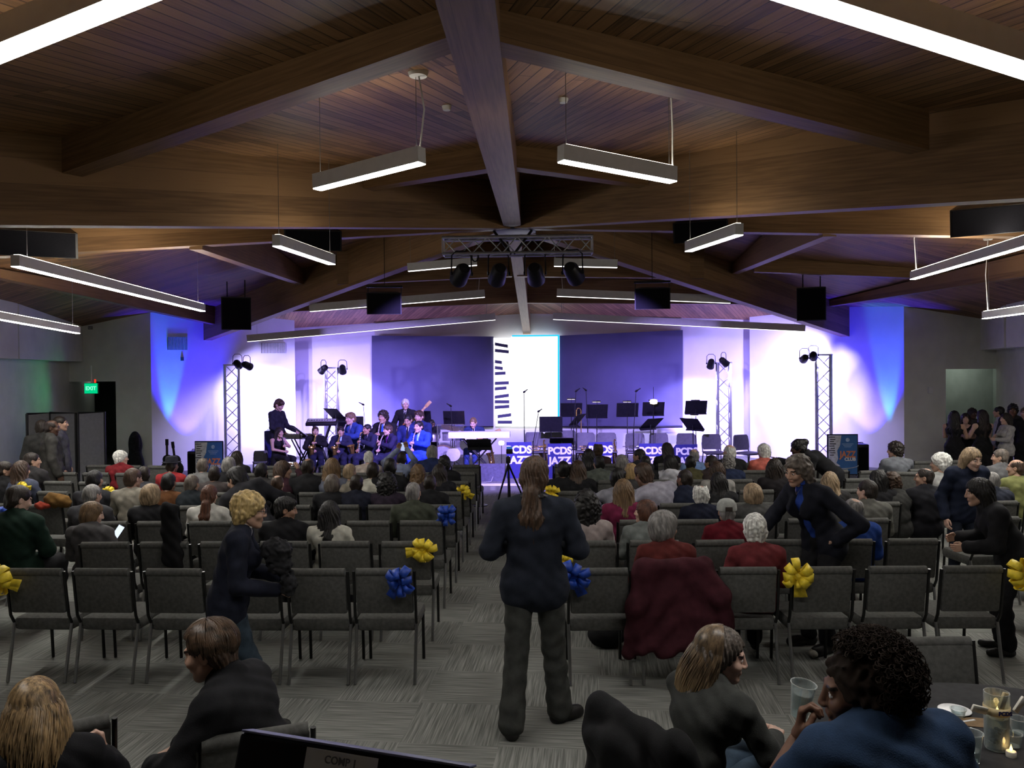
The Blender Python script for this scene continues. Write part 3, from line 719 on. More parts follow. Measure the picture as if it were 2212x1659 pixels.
def np_mesh(name, parts, nslots):
    """parts: list of (verts, quads, material index array or int)"""
    vs = []; fs = []; mi = []; o = 0
    for v, q, m in parts:
        if len(v) == 0: continue
        vs.append(v); fs.append(q+o); o += len(v); mi.append(np.full(len(q), m) if np.isscalar(m) else m)
    v = np.concatenate(vs); q = np.concatenate(fs); mi = np.concatenate(mi)
    me = bpy.data.meshes.new(name); me.vertices.add(len(v)); me.vertices.foreach_set('co', v.astype(np.float32).ravel())
    me.loops.add(len(q)*4); me.polygons.add(len(q))
    me.loops.foreach_set('vertex_index', q.astype(np.int32).ravel())
    me.polygons.foreach_set('loop_start', np.arange(0, len(q)*4, 4, dtype=np.int32))
    me.polygons.foreach_set('loop_total', np.full(len(q), 4, np.int32))
    me.polygons.foreach_set('material_index', mi.astype(np.int32)); me.polygons.foreach_set('use_smooth', np.ones(len(q), bool))
    for _ in range(nslots): me.materials.append(None)
    me.update(); return me
def rotm(yaw=0, pitch=0, roll=0):
    """yaw + turns to the person's left, pitch + nods down, roll + tips to the person's right"""
    return np.array(Matrix.Rotation(yaw, 3, 'Z') @ Matrix.Rotation(-pitch, 3, 'X') @ Matrix.Rotation(roll, 3, 'Y'))
# ---- head, local origin between the ears, looking along +Y
def head_sdf(fem=False, age=0):
    s = SDF(); g = 0.93 if fem else 1.0
    s.ell((0, -.014, .036), (.076, .096, .086), .02)
    s.ell((0, .028, -.03), (.061*g, .064, .082), .03)
    s.cap((-.048*g, .002, -.055), (-.012, .062, -.092), .021*g, .019, .025); s.cap((.048*g, .002, -.055), (.012, .062, -.092), .021*g, .019, .025)
    s.ell((0, .068, -.094), (.021, .017, .017), .02)
    for x in (-1, 1):
        s.ell((x*.034, .101, .010), (.020, .020, .013), .018, True)
        s.ell((x*.042, .070, -.022), (.020, .018, .018), .03)
        s.ell((x*.078, -.010, -.002), (.011, .021, .031), .008, R=np.array(Matrix.Rotation(x*0.35, 3, 'Z')))
        s.ell((x*.085, -.004, .002), (.006, .010, .016), .004, True)
    s.cap((-.036, .083, .031), (.036, .083, .031), .010 if not fem else .008, None, .018)
    s.cap((0, .090, .022), (0, .107, -.022), .0085, .0118, .012)
    for x in (-1, 1): s.ell((x*.012, .102, -.027), (.008, .010, .007), .008); s.ell((x*.031, .0795, .010), (.0135, .0125, .0125), .004)
    s.cap((-.019, .088, -.052), (.019, .088, -.052), .0065, None, .008); s.cap((-.016, .087, -.061), (.016, .087, -.061), .0068, None, .008)
    s.cap((-.017, .1005, -.0565), (.017, .1005, -.0565), .0022, None, .004, True)
    return s
HEADC = {}
def head_mesh(fem, h):
    if (fem, h) not in HEADC:
        v, q = head_sdf(fem).mesh(h); c = v[q].mean(1); m = np.zeros(len(q), int)
        ax_ = np.abs(c[:, 0])
        eye = (np.sqrt((ax_-.031)**2+((c[:, 2]-.010)*1.5)**2) < .0125) & (c[:, 1] > .08); m[eye] = 1
        pup = (np.sqrt((ax_-.031)**2+(c[:, 2]-.010)**2) < .0062) & (c[:, 1] > .08); m[pup] = 2
        brow = (ax_ > .014) & (ax_ < .047) & (np.abs(c[:, 2]-(.034-(ax_-.03)**2*12)) < .0048) & (c[:, 1] > .066); m[brow] = 2
        lip = (ax_ < .023) & (np.abs(c[:, 2]+.0565) < .0105-ax_*.25) & (c[:, 1] > .086); m[lip] = 3
        HEADC[(fem, h)] = (v, q, m)
    return HEADC[(fem, h)]
# ---- hand, wrist at origin, fingers along +Y, back of the hand +Z, thumb on -X for the right hand
HANDC = {}
def hand_mesh(side, curl, h):
    key = (side, curl, h)
    if key in HANDC: return HANDC[key]
    s = SDF(); sx = -1 if side == 'R' else 1           # +sx is the thumb side
    s.cap((0, -.03, 0), (0, .012, 0), .023, .023, .02)
    for i in range(4):
        x = sx*(.030-.020*i); s.cap((x*.7, .012, 0), (x, .084-.004*abs(i-1), 0), .0145, .0115, .012)
    ln = [.068, .076, .070, .054]; C = {'relaxed': (.28, .45, .35), 'fist': (1.3, 1.5, .8), 'grip': (.8, .95, .7), 'flat': (.06, .08, .05), 'point': (1.3, 1.5, .8)}[curl]
    for i in range(4):
        x = sx*(.030-.020*i); p = np.array((x, .084-.004*abs(i-1), 0)); a = 0.0
        cc = (.05, .08, .05) if (curl == 'point' and i == 0) else C
        for j in range(3):
            a += cc[j]*(1+.08*i); L_ = ln[i]*(.45, .32, .23)[j]
            q = p+np.array((sx*.004*(1-i*.7)*L_*20*.05, math.cos(a)*L_, -math.sin(a)*L_)); s.cap(p, q, .0092-.0008*j, .0085-.0008*j, .005); p = q
    cl = min(1, C[0])
    t0 = np.array((sx*.022, .018, -.006)); t1 = np.array((sx*(.052-.012*cl), .046, -.014-.014*cl)); t2 = np.array((sx*(.056-.03*cl), .076, -.02-.018*cl)); t3 = np.array((sx*(.054-.045*cl), .098-.01*cl, -.024-.018*cl))
    s.cap(t0, t1, .015, .0115, .01); s.cap(t1, t2, .0108, .0098, .004); s.cap(t2, t3, .0098, .0082, .004)
    HANDC[key] = s.mesh(h); return HANDC[key]
def frame(yd, zd):
    """rotation whose Y column is yd and Z column close to zd"""
    y = _n(yd); z = np.array(zd, float); z = z-y*np.dot(z, y)
    if np.linalg.norm(z) < 1e-3: z = np.array((1.0, 0.1, 0.3)); z = z-y*np.dot(z, y)
    z = _n(z); x = np.cross(y, z); return np.stack([x, y, z], 1)
# ---- skeletons (facing +Y, origin on the floor below the pelvis)
def sit(**kw):
    J = dict(pel=(0, -.02, .56), wai=(0, -.07, .72), che=(0, -.07, .90), nek=(0, -.045, 1.045), hed=(0, .0, 1.165), shw=.176, shz=.972, shy=-.06,
             eL=(-.245, .02, .72), eR=(.245, .02, .72), wL=(-.085, .235, .64), wR=(.085, .235, .64), hw=.088, hz=.54,
             kL=(-.10, .42, .52), kR=(.10, .42, .52), aL=(-.10, .40, .09), aR=(.10, .40, .09), tL=(-.115, .53, .035), tR=(.115, .53, .035),
             hn='relaxed', zL=(-.3, 0, 1), zR=(.3, 0, 1), seated=True)
    J.update(kw); return J
def stand(**kw):
    J = dict(pel=(0, 0, .93), wai=(0, .0, 1.08), che=(0, -.015, 1.27), nek=(0, -.02, 1.44), hed=(0, .015, 1.575), shw=.180, shz=1.372, shy=-.02,
             eL=(-.255, -.03, 1.10), eR=(.255, -.03, 1.10), wL=(-.26, .06, .86), wR=(.26, .06, .86), hw=.092, hz=.90,
             kL=(-.105, .02, .49), kR=(.105, .02, .49), aL=(-.11, -.03, .09), aR=(.11, -.03, .09), tL=(-.14, .12, .035), tR=(.14, .12, .035),
             hn='relaxed', zL=(-1, 0, 0), zR=(1, 0, 0), seated=False)
    J.update(kw); return J
def Jv(J):
    K = {k: (np.array(v, float) if isinstance(v, tuple) and not isinstance(v[0], str) else v) for k, v in J.items()}
    u = _n(K['nek']-K['che']); 
    lat = np.array(J.get('lat', (1, 0, 0)), float); latp = np.array(J.get('latp', (1, 0, 0)), float)
    sc = K.get('shc'); sc = np.array((K['nek'][0], J['shy'], J['shz'])) if sc is None else sc
    K['sL'] = sc-lat*J['shw']; K['sR'] = sc+lat*J['shw']; K['lat'] = lat; K['latp'] = latp
    hc = np.array((K['pel'][0], K['pel'][1], J['hz'])); K['hL'] = hc-latp*J['hw']; K['hR'] = hc+latp*J['hw']; return K
def torso_prims(s, K, g, fem, arms=1.0, bust=True, bulk=1.0):
    l, lp = K['lat'], K['latp']; b = bulk*g
    s.cap(K['pel']-lp*.068, K['pel']+lp*.068, .106*b, None, .04)
    s.cap(K['wai']-lp*.052, K['wai']+lp*.052, (.078 if fem else .092)*b, None, .05)
    s.cap(K['pel'], K['wai'], .098*b, .085*b, .05); s.cap(K['wai'], K['che'], .084*b, .098*b, .05)
    s.cap(K['che']-l*.070, K['che']+l*.070, .094*b, None, .05)
    s.cap(K['sL']*.72+K['sR']*.28, K['sL']*.28+K['sR']*.72, .070*b, None, .05)
    for sd in ('L', 'R'):
        s.cap(K['s'+sd], K['s'+sd]*.8+K['che']*.2, .054*b, .06*b, .04)
        s.cap(K['nek']-np.array((0, 0, .012)), K['s'+sd]*.75+K['nek']*.25, .042*b, .040*b, .03)
        if fem and bust: s.ell(K['che']+l*(-.06 if sd == 'L' else .06)+np.cross(_n(K['nek']-K['che']), l)*.095+np.array((0, 0, -.02)), (.058, .055, .058), .04)
        if arms > 0:
            S_, E, W = K['s'+sd], K['e'+sd], K['w'+sd]
            s.cap(S_, S_+(E-S_)*min(1, arms*2), .053*b, .043*b, .025)
            if arms > .5: k = (arms-.5)*2; s.cap(E, E+(W-E)*k, .043*b, (.043-.011*k)*b, .02)
def leg_prims(s, K, g, bulk=1.0, upto=1.0, flare=0.0):
    b = bulk*g; lp = K['latp']
    s.cap(K['pel']-lp*.07, K['pel']+lp*.07, .112*b, None, .05)
    for sd in ('L', 'R'):
        H, N, A = K['h'+sd], K['k'+sd], K['a'+sd]
        s.cap(H, N, .088*b, .062*b, .04); A2 = N+(A-N)*upto
        s.cap(N, N*.7+A2*.3, .060*b, .060*b, .03); s.cap(N*.7+A2*.3, A2, .058*b, (.044+flare)*b, .03)
def foot_prims(s, K, sd, g):
    A, T = K['a'+sd], K['t'+sd]; d = _n((T-A)*np.array((1, 1, 0)))
    heel = np.array((A[0], A[1], T[2]+.002))-d*.03
    s.cap(heel, T, .034*g, .030*g, .03); s.cap(T-d*.05, T+d*.02, .038*g, .026*g, .03); s.cap(A+np.array((0, 0, .02)), heel+d*.03, .037*g, .036*g, .03)
BODYC = {}
def frozen(J): return tuple(sorted((k, str(v)) for k, v in J.items()))
def body_mesh(J, yaw, pitch, roll, fem, h=.013, hh=.0062, fine=None):
    key = ('b', frozen(J), round(yaw, 2), round(pitch, 2), round(roll, 2), fem, h)
    if key in BODYC: return BODYC[key]
    K = Jv(J); g = .93 if fem else 1.0
    k2 = ('core', frozen(J), fem, h)
    if k2 not in BODYC:
        s = SDF(); torso_prims(s, K, g*.93, fem, 1.0, False); leg_prims(s, K, g*.93); parts = [(*s.mesh(h), 0)]
        f = SDF()
        for sd in ('L', 'R'): foot_prims(f, K, sd, g)
        parts.append((*f.mesh(h), 4))
        for sd in ('L', 'R'):
            hn = J['hn'] if isinstance(J['hn'], str) else J['hn'][0 if sd == 'L' else 1]
            v, q = hand_mesh(sd, hn, hh*.8)
            yd = K['w'+sd]-K['e'+sd]; yd = np.array(J.get('y'+sd, yd), float)
            R = frame(yd, J['z'+sd]); parts.append(((v*g) @ R.T+K['w'+sd]+_n(yd)*.012, q, 0))
        BODYC[k2] = parts
    v, q, m = head_mesh(fem, hh); R = rotm(yaw, pitch, roll)
    n = SDF(); top = K['hed']+R @ np.array((0, -.02, -.055)); n.cap(K['nek']-np.array((0, 0, .03)), top, .057*g, .053*g, .02); n.cap(top, K['hed']+R @ np.array((0, .02, -.07)), .05*g, .04*g, .02)
    nv, nq = n.mesh(.009)
    me = np_mesh('body', BODYC[k2]+[(v @ R.T*J.get('hs', 1.0)+K['hed'], q, m), (nv, nq, 0)], 5)
    BODYC[key] = me; return me
FOLD = lambda f, a: (lambda X, Y, Z: a*np.sin(f*Z+3*np.sin(9*X+5*Y))*np.sin(f*.6*(X+Y)+2*np.sin(7*Z)))
def cloth_mesh(J, kind, fem, h=.013):
    key = (kind, frozen(J), fem, h)
    if key in BODYC: return BODYC[key]
    K = Jv(J); g = .93 if fem else 1.0; s = SDF(); infl = .014
    if kind in ('shirt', 'sweater', 'tee', 'jacket', 'vest', 'hoodie', 'coat', 'longcoat', 'suit', 'rolled', 'cardigan'):
        arms = dict(tee=.40, vest=.06, rolled=.60).get(kind, .97)
        bulk = dict(rolled=1.05, cardigan=1.05, jacket=1.05, hoodie=1.07, coat=1.10, longcoat=1.10, suit=1.04).get(kind, 1.0)
        infl = dict(rolled=.022, cardigan=.020, jacket=.022, hoodie=.024, coat=.028, longcoat=.028, suit=.02, sweater=.018).get(kind, .014)
        torso_prims(s, K, g, fem and kind not in ('jacket', 'coat', 'suit'), arms, bulk=bulk)
        s.cap(K['pel']-K['latp']*.072, K['pel']+K['latp']*.072, .117*g, None, .03)
        if kind in ('jacket', 'rolled', 'suit', 'hoodie', 'coat', 'longcoat', 'sweater'): s.cap(K['nek']-np.array((0, .006, .02)), K['nek']+np.array((0, -.006, .012)), .058*g, .053*g, .03)
        if kind == 'hoodie': s.ell(K['nek']+np.array((0, -.085, -.035)), (.11, .055, .065), .03)
        if not J['seated']:
            dn = {'longcoat': -.42, 'coat': -.14, 'suit': -.12, 'jacket': -.06}.get(kind, -.08)
            p = K['pel']; s.cap(p-K['latp']*.05, K['che']-K['lat']*.045, .100*g, .098*g, .04); s.cap(p+K['latp']*.05, K['che']+K['lat']*.045, .100*g, .098*g, .04)
            s.cap(p-K['latp']*.075, p-K['latp']*.09+np.array((0, 0, dn)), .105*g, .108*g, .05); s.cap(p+K['latp']*.075, p+K['latp']*.09+np.array((0, 0, dn)), .105*g, .108*g, .05)
            s.cap(p, p+np.array((0, 0, dn)), .105*g, .11*g, .05)
        if kind == 'cardigan':
            f = _n(np.cross(_n(K['nek']-K['wai']), K['lat'])); a = K['nek']+f*.10+np.array((0, 0, .03)); b = K['che']+f*.145; c_ = K['wai']+f*.125; d_ = K['pel']+f*.14+np.array((0, 0, -.2))
            s.cap(a, b, .058, .060, .01, True); s.cap(b, c_, .060, .062, .01, True); s.cap(c_, d_, .062, .072, .01, True)
        if kind == 'suit':                                # open front
            f = np.cross(_n(K['nek']-K['wai']), K['lat']); f = _n(f)
            a = K['nek']+f*.10+np.array((0, 0, .03)); b = K['wai']*.45+K['che']*.55+f*.15
            s.cap(a, b, .062, .008, .01, True)
        s.cap(K['nek']+np.array((0, 0, .012)), K['nek']+np.array((0, .004, .12)), .047*g+ -infl*.4, .050*g, .008, True)
    elif kind == 'shirtfront':
        infl = .006; torso_prims(s, K, g, False, 0.0); s.cap(K['nek']-np.array((0, 0, .02)), K['nek']+np.array((0, .004, .025)), .060*g, .056*g, .02)
        s.cap(K['nek']+np.array((0, 0, .02)), K['nek']+np.array((0, .01, .12)), .046*g, .055*g, .006, True)
    elif kind == 'trousers': leg_prims(s, K, g, 1.0, .96, .012); infl = .016
    elif kind == 'flared': leg_prims(s, K, g, 1.0, 1.0, .03); infl = .015
    elif kind == 'jeans': leg_prims(s, K, g, .98, .96, .004); infl = .010
    elif kind == 'dress':
        torso_prims(s, K, g, True, 0.0); p = K['pel']; infl = .012
        for k in (-1, 1): s.cap(p+K['latp']*.07*k, p+K['latp']*.13*k-np.array((0, 0, .42)), .115*g, .13*g, .08)
        s.cap(K['nek']-np.array((0, 0, .01)), K['nek']+np.array((0, .0, .2)), .11, .11, .02, True)
        for sd in ('L', 'R'): s.ell(K['s'+sd], (.065, .07, .07), .02, True)
    v, q = s.mesh(h, FOLD(52, .003 if kind in ('suit', 'vest') else .0045), infl)
    if kind in ('shirt', 'sweater', 'tee', 'jacket', 'vest', 'hoodie', 'coat', 'longcoat', 'suit', 'shirtfront') :
        pass
    me = np_mesh(kind, [(v, q, 0)], 1); BODYC[key] = me; return me
def shoe_mesh(J, sd, fem):
    key = ('shoe', frozen(J), sd, fem)
    if key not in BODYC:
        s = SDF(); foot_prims(s, Jv(J), sd, .93 if fem else 1.0); v, q = s.mesh(.008, None, .010); v[:, 2] = np.maximum(v[:, 2], 0.004); BODYC[key] = np_mesh('shoe', [(v, q, 0)], 1)
    return BODYC[key]
# ---- hair, in head coordinates
HAIRC = {}
def groove(a, n):
    def f(X, Y, Z):
        th = np.arctan2(X, -Y-.02+0*X); return a*np.sin(n*th+6*np.sin(14*Z)+3*np.sin(40*X))+a*.6*np.sin(n*2.3*th+5*np.sin(11*Z+2))
    return f
def curls(a, f):
    return lambda X, Y, Z: a*(np.sin(f*X+2*np.sin(.7*f*Y))*np.sin(f*Y+1.5*np.sin(.8*f*Z))*np.sin(f*Z+1.2*np.sin(.6*f*X)))*1.6+a*.5*np.sin(2.1*f*X+1)*np.sin(2.3*f*Y)*np.sin(1.9*f*Z)
def hair_mesh(style, h=.0085):
    if (style, h) in HAIRC: return HAIRC[(style, h)]
    s = SDF(); d = groove(.0022, 34)
    def scalp(e=0.0, nape=True, back=0.0):
        s.ell((0, -.018-back*.5, .041+e*.4), (.082+e, .103+e+back, .090+e), .02)
        if nape: s.cap((-.04, -.058, -.015), (-.03, -.062, -.055), .045+e, .035+e, .03); s.cap((.04, -.058, -.015), (.03, -.062, -.055), .045+e, .035+e, .03)
    def face(zl=.062, wx=.070, low=-.22):
        s.ell((0, .088, zl-.10), (wx, .075, .105), .012, True); s.ell((0, .10, zl-.2), (wx+.01, .07, .16), .01, True)
    def ears(y=.03):
        for x in (-1, 1): s.ell((x*.088, y-.02, -.012), (.022, .034, .036), .01, True)
    if style == 'short': scalp(.003); face(); ears()
    elif style == 'crop': scalp(-.002); face(.07); ears(); d = curls(.0015, 160)
    elif style == 'mop': scalp(.007); s.ell((.012, .045, .082), (.068, .05, .034), .03); face(.045, .066); ears(.02); d = groove(.004, 22)
    elif style == 'spiky': scalp(.008); s.ell((0, .02, .11), (.06, .075, .035), .02); face(.06); ears(); d = curls(.005, 95)
    elif style == 'curly': scalp(.018); face(.055, .064); d = curls(.0085, 78)
    elif style == 'whitecurl': scalp(.016, True, .006); face(.058, .066); d = curls(.005, 70)
    elif style == 'bald':
        scalp(.001); s.ell((0, .0, .085), (.062, .105, .075), .012, True); face(.075, .075); ears()
    elif style == 'baldfluff':
        scalp(.014); s.ell((0, .008, .10), (.064, .098, .088), .012, True); face(.075, .078); d = curls(.004, 90); ears(.04)
    elif style == 'thin': scalp(-.001); s.ell((0, -.045, .118), (.035, .042, .03), .015, True); face(.075); ears()
    elif style == 'bob':
        scalp(.010); s.ell((0, -.028, -.03), (.104, .098, .118), .04); face(.052, .062); s.cap((0, .0, -.13), (0, .03, -.30), .085, .12, .02, True)
    elif style == 'roundbob':
        scalp(.018, True, .01); s.ell((0, -.03, -.02), (.108, .105, .105), .04); face(.05, .064); d = groove(.003, 26)
    elif style in ('long', 'longer', 'wavy'):
        scalp(.010); L_ = {'long': -.30, 'longer': -.42, 'wavy': -.34}[style]
        for x in (-1, 1):
            s.cap((x*.062, -.035, .0), (x*.085, -.075, L_*.6), .050, .050, .05); s.cap((x*.085, -.075, L_*.6), (x*.07, -.085, L_), .050, .026, .05)
        s.cap((0, -.07, .0), (0, -.105, L_*.6), .062, .055, .05); s.cap((0, -.105, L_*.6), (0, -.105, L_*1.04), .055, .028, .05); face(.055, .060)
        s.cap((0, .02, -.12), (0, .02, -.6), .075, .09, .02, True); d = groove(.0045, 24) if style != 'wavy' else curls(.007, 60)
    elif style == 'bigcurl':
        scalp(.03); s.ell((0, -.04, -.04), (.135, .11, .14), .05); s.ell((0, -.05, -.16), (.12, .09, .12), .05); face(.05, .06); d = curls(.009, 70)
    elif style == 'pony':
        scalp(.003); s.ell((0, -.115, .035), (.03, .03, .03), .02); s.cap((0, -.135, .03), (0, -.150, -.09), .030, .042, .03); s.cap((0, -.150, -.09), (0, -.135, -.26), .042, .012, .03); face(.06); ears()
    elif style == 'lowpony':
        scalp(.004); s.cap((0, -.085, -.02), (0, -.112, -.09), .042, .034, .03)
        for x in (-1, 1): s.cap((x*.012, -.115, -.09), (x*.034, -.132, -.24), .036, .040, .03); s.cap((x*.034, -.132, -.24), (x*.016, -.125, -.40), .040, .012, .03); face(.06); ears(); d = groove(.004, 26)
    elif style == 'bun':
        scalp(.012); s.ell((0, -.105, .085), (.06, .058, .055), .02); face(.055); d = curls(.006, 85)
    elif style == 'longback':
        scalp(.008); L_ = -.30
        for x in (-1, 1):
            s.cap((x*.055, -.05, .0), (x*.075, -.09, L_*.6), .048, .050, .05); s.cap((x*.075, -.09, L_*.6), (x*.06, -.105, L_), .050, .026, .05)
        s.cap((0, -.075, .0), (0, -.115, L_*.6), .062, .055, .05); s.cap((0, -.115, L_*.6), (0, -.12, L_*1.04), .055, .028, .05)
        s.ell((0, .120, -.06), (.14, .105, .135), .012, True); s.cap((0, .02, -.12), (0, .02, -.6), .075, .09, .02, True); d = groove(.004, 24)
    elif style == 'roundcurl':
        s.ell((0, -.042, .045), (.122, .122, .118), .03); s.ell((0, -.07, -.03), (.118, .095, .10), .05); s.ell((0, .115, -.055), (.14, .105, .125), .015, True); d = curls(.009, 75)
    elif style == 'afro':
        s.ell((0, -.035, .055), (.148, .150, .135), .03); s.ell((0, -.06, -.03), (.145, .115, .12), .05); face(.045, .066); s.ell((0, .12, -.05), (.09, .08, .12), .02, True); d = curls(.010, 75)
    v, q = s.mesh(h, d); me = np_mesh('hair', [(v, q, 0)], 1); HAIRC[(style, h)] = me; return me
# ---- materials of people
SK = {'pale': (0.56, 0.36, 0.28), 'mid': (0.46, 0.28, 0.20), 'tan': (0.34, 0.19, 0.125), 'brown': (0.155, 0.075, 0.045), 'dark': (0.075, 0.036, 0.023)}
HC = {'black': (0.008, 0.007, 0.007), 'dark': (0.018, 0.012, 0.009), 'brown': (0.05, 0.028, 0.017), 'auburn': (0.085, 0.032, 0.017), 'light': (0.14, 0.085, 0.042), 'blond': (0.36, 0.24, 0.11),
      'sand': (0.30, 0.215, 0.13), 'grey': (0.20, 0.19, 0.18), 'white': (0.66, 0.64, 0.60), 'ash': (0.11, 0.09, 0.075), 'gold': (0.45, 0.32, 0.13), 'chest': (0.070, 0.040, 0.024)}
EYEW = pm('eye_white', (0.62, 0.58, 0.55), 0.3, var=0.02)
EYED = pm('eye_dark', (0.03, 0.02, 0.016), 0.4, var=0.05)
def skin(k): return pm('skin_'+k, SK[k], 0.55, var=0.05, scale=30, spec=0.35)
def lipm(k): c = SK[k]; return pm('lips_'+k, (c[0]*.88, c[1]*.66, c[2]*.68), 0.45, var=0.03)
def hairm(k):
    c = HC[k]; return pm('hair_'+k, c, 0.5, var=0.28, scale=26, spec=0.4, bump=0.4, bscale=90, stretch=(1.6, 1.6, 0.25))
def clothm(c, pat=None):
    key = 'cloth_%02x%02x%02x' % tuple(int(min(1, x)*255) for x in c)
    return pm(key, c, 0.88, var=0.14, scale=14, spec=0.15, bump=0.25, bscale=260)
SHOEM = pm('black_shoe', (0.014, 0.013, 0.013), 0.45, var=0.1)
def setm(o, i, m):
    o.material_slots[i].link = 'OBJECT'; o.material_slots[i].material = m
PEOPLE_N = 0
def person(label, pos, J, facing=0.0, head=(0, 0, 0), skin_='pale', hair=('short', 'dark'), top=('shirt', (0.1, 0.1, 0.1)), bottom=('trousers', (0.02, 0.02, 0.025)),
           fem=False, scale=1.0, group=None, shoes=False, h=.0135, hh=.0062, hairh=.0085, shirt=None, tie=None, nm=None, shoecol=None):
    """head = (yaw, pitch, roll) in degrees, yaw + to the person's left"""
    t = thing('person', label, 'person', pos, facing, group, scale)
    ya, pi_, ro = [math.radians(a) for a in head]
    b = link('body', body_mesh(J, ya, pi_, ro, fem, h, hh), t)
    for i, m in enumerate((skin(skin_), EYEW, EYED, lipm(skin_), SHOEM)): setm(b, i, m)
    R = rotm(ya, pi_, ro); hp = np.array(J['hed'])
    if hair:
        o = link('hair', hair_mesh(hair[0], hairh), t); o.location = hp; o.rotation_euler = Matrix(R.tolist()).to_euler(); o.scale = (J.get('hs', 1.0),)*3; setm(o, 0, hairm(hair[1]))
    if bottom: o = link(bottom[0] if bottom[0] not in ('flared',) else 'trousers', cloth_mesh(J, bottom[0], fem, h), t); setm(o, 0, clothm(bottom[1]))
    if shirt: o = link('shirt', cloth_mesh(J, 'shirtfront', fem, h), t); setm(o, 0, clothm(shirt))
    if shirt and (top is None or top[0] != 'suit'):
        kk = np.array(J['nek']); g_ = .93 if fem else 1.0; m = MB().tube([(kk[0]+.066*g_*math.sin(a), kk[1]+.004+.064*g_*math.cos(a), kk[2]+.020+.012*math.cos(a+PI)) for a in [.5+i*(2*PI-1.0)/20 for i in range(21)]], .011, 8); m.obj('collar', clothm(shirt), t)
    if top:
        o = link((nm or {'suit': 'jacket', 'tee': 'shirt', 'longcoat': 'coat'}.get(top[0], top[0])), cloth_mesh(J, top[0], fem, h), t); setm(o, 0, clothm(top[1]))
    if tie:
        K = Jv(J); f = _n(np.cross(_n(K['nek']-K['wai']), K['lat'])); g = np.array(K['lat'])
        a = K['nek']+f*.068+np.array((0, 0, .004)); bb = K['che']*.5+K['wai']*.5+f*.128
        c2 = K['che']+f*.118
        def row(p, w_, dd): return [Vector(p-g*w_+f*dd), Vector(p+g*w_+f*dd)]
        m = MB(); rows = [row(a, .014, .0), row(a+np.array((0, 0, -.03)), .011, .004), row((a+c2)/2, .018, .012), row(c2, .022, .010), row(bb, .03, .006), ]
        vs = [p for r in rows for p in r]+[p-Vector(f)*.012 for r in rows for p in r]; n = len(rows)*2
        fs = [(2*i, 2*i+1, 2*i+3, 2*i+2) for i in range(len(rows)-1)]+[(n+2*i+2, n+2*i+3, n+2*i+1, n+2*i) for i in range(len(rows)-1)]
        fs += [(2*i+2, n+2*i+2, n+2*i, 2*i) for i in range(len(rows)-1)]+[(2*i+1, n+2*i+1, n+2*i+3, 2*i+3) for i in range(len(rows)-1)]
        m.add(vs, fs); m.obj('tie', clothm(tie), t)
    if shoes:
        for sd in ('L', 'R'):
            o = link('shoe', shoe_mesh(J, sd, fem), t); setm(o, 0, SHOEM if shoecol is None else pm('shoe_%d' % int(shoecol[0]*999), shoecol, 0.5))
    return t
def head_child(t, name, mesh_or_mb, mat, J, head):
    """a child placed in head coordinates (hat, glasses)"""
    ya, pi_, ro = [math.radians(a) for a in head]; R = rotm(ya, pi_, ro)
    o = mesh_or_mb.obj(name, mat, t); o.location = J['hed']; o.rotation_euler = Matrix(R.tolist()).to_euler(); s = J.get('hs', 1.0); o.scale = (s, s, s); return o
def glasses_mb():
    m = MB()
    for x in (-1, 1):
        m.tube([(x*.033+.021*math.cos(a), .108, .010+.016*math.sin(a)) for a in [i*PI/8 for i in range(17)]], .0022, 6, False)
        m.tube([(x*.054, .105, .014), (x*.074, .06, .014), (x*.082, -.01, .010)], .002, 6)
    m.tube([(-.012, .109, .013), (0, .112, .015), (.012, .109, .013)], .0018, 6); return m
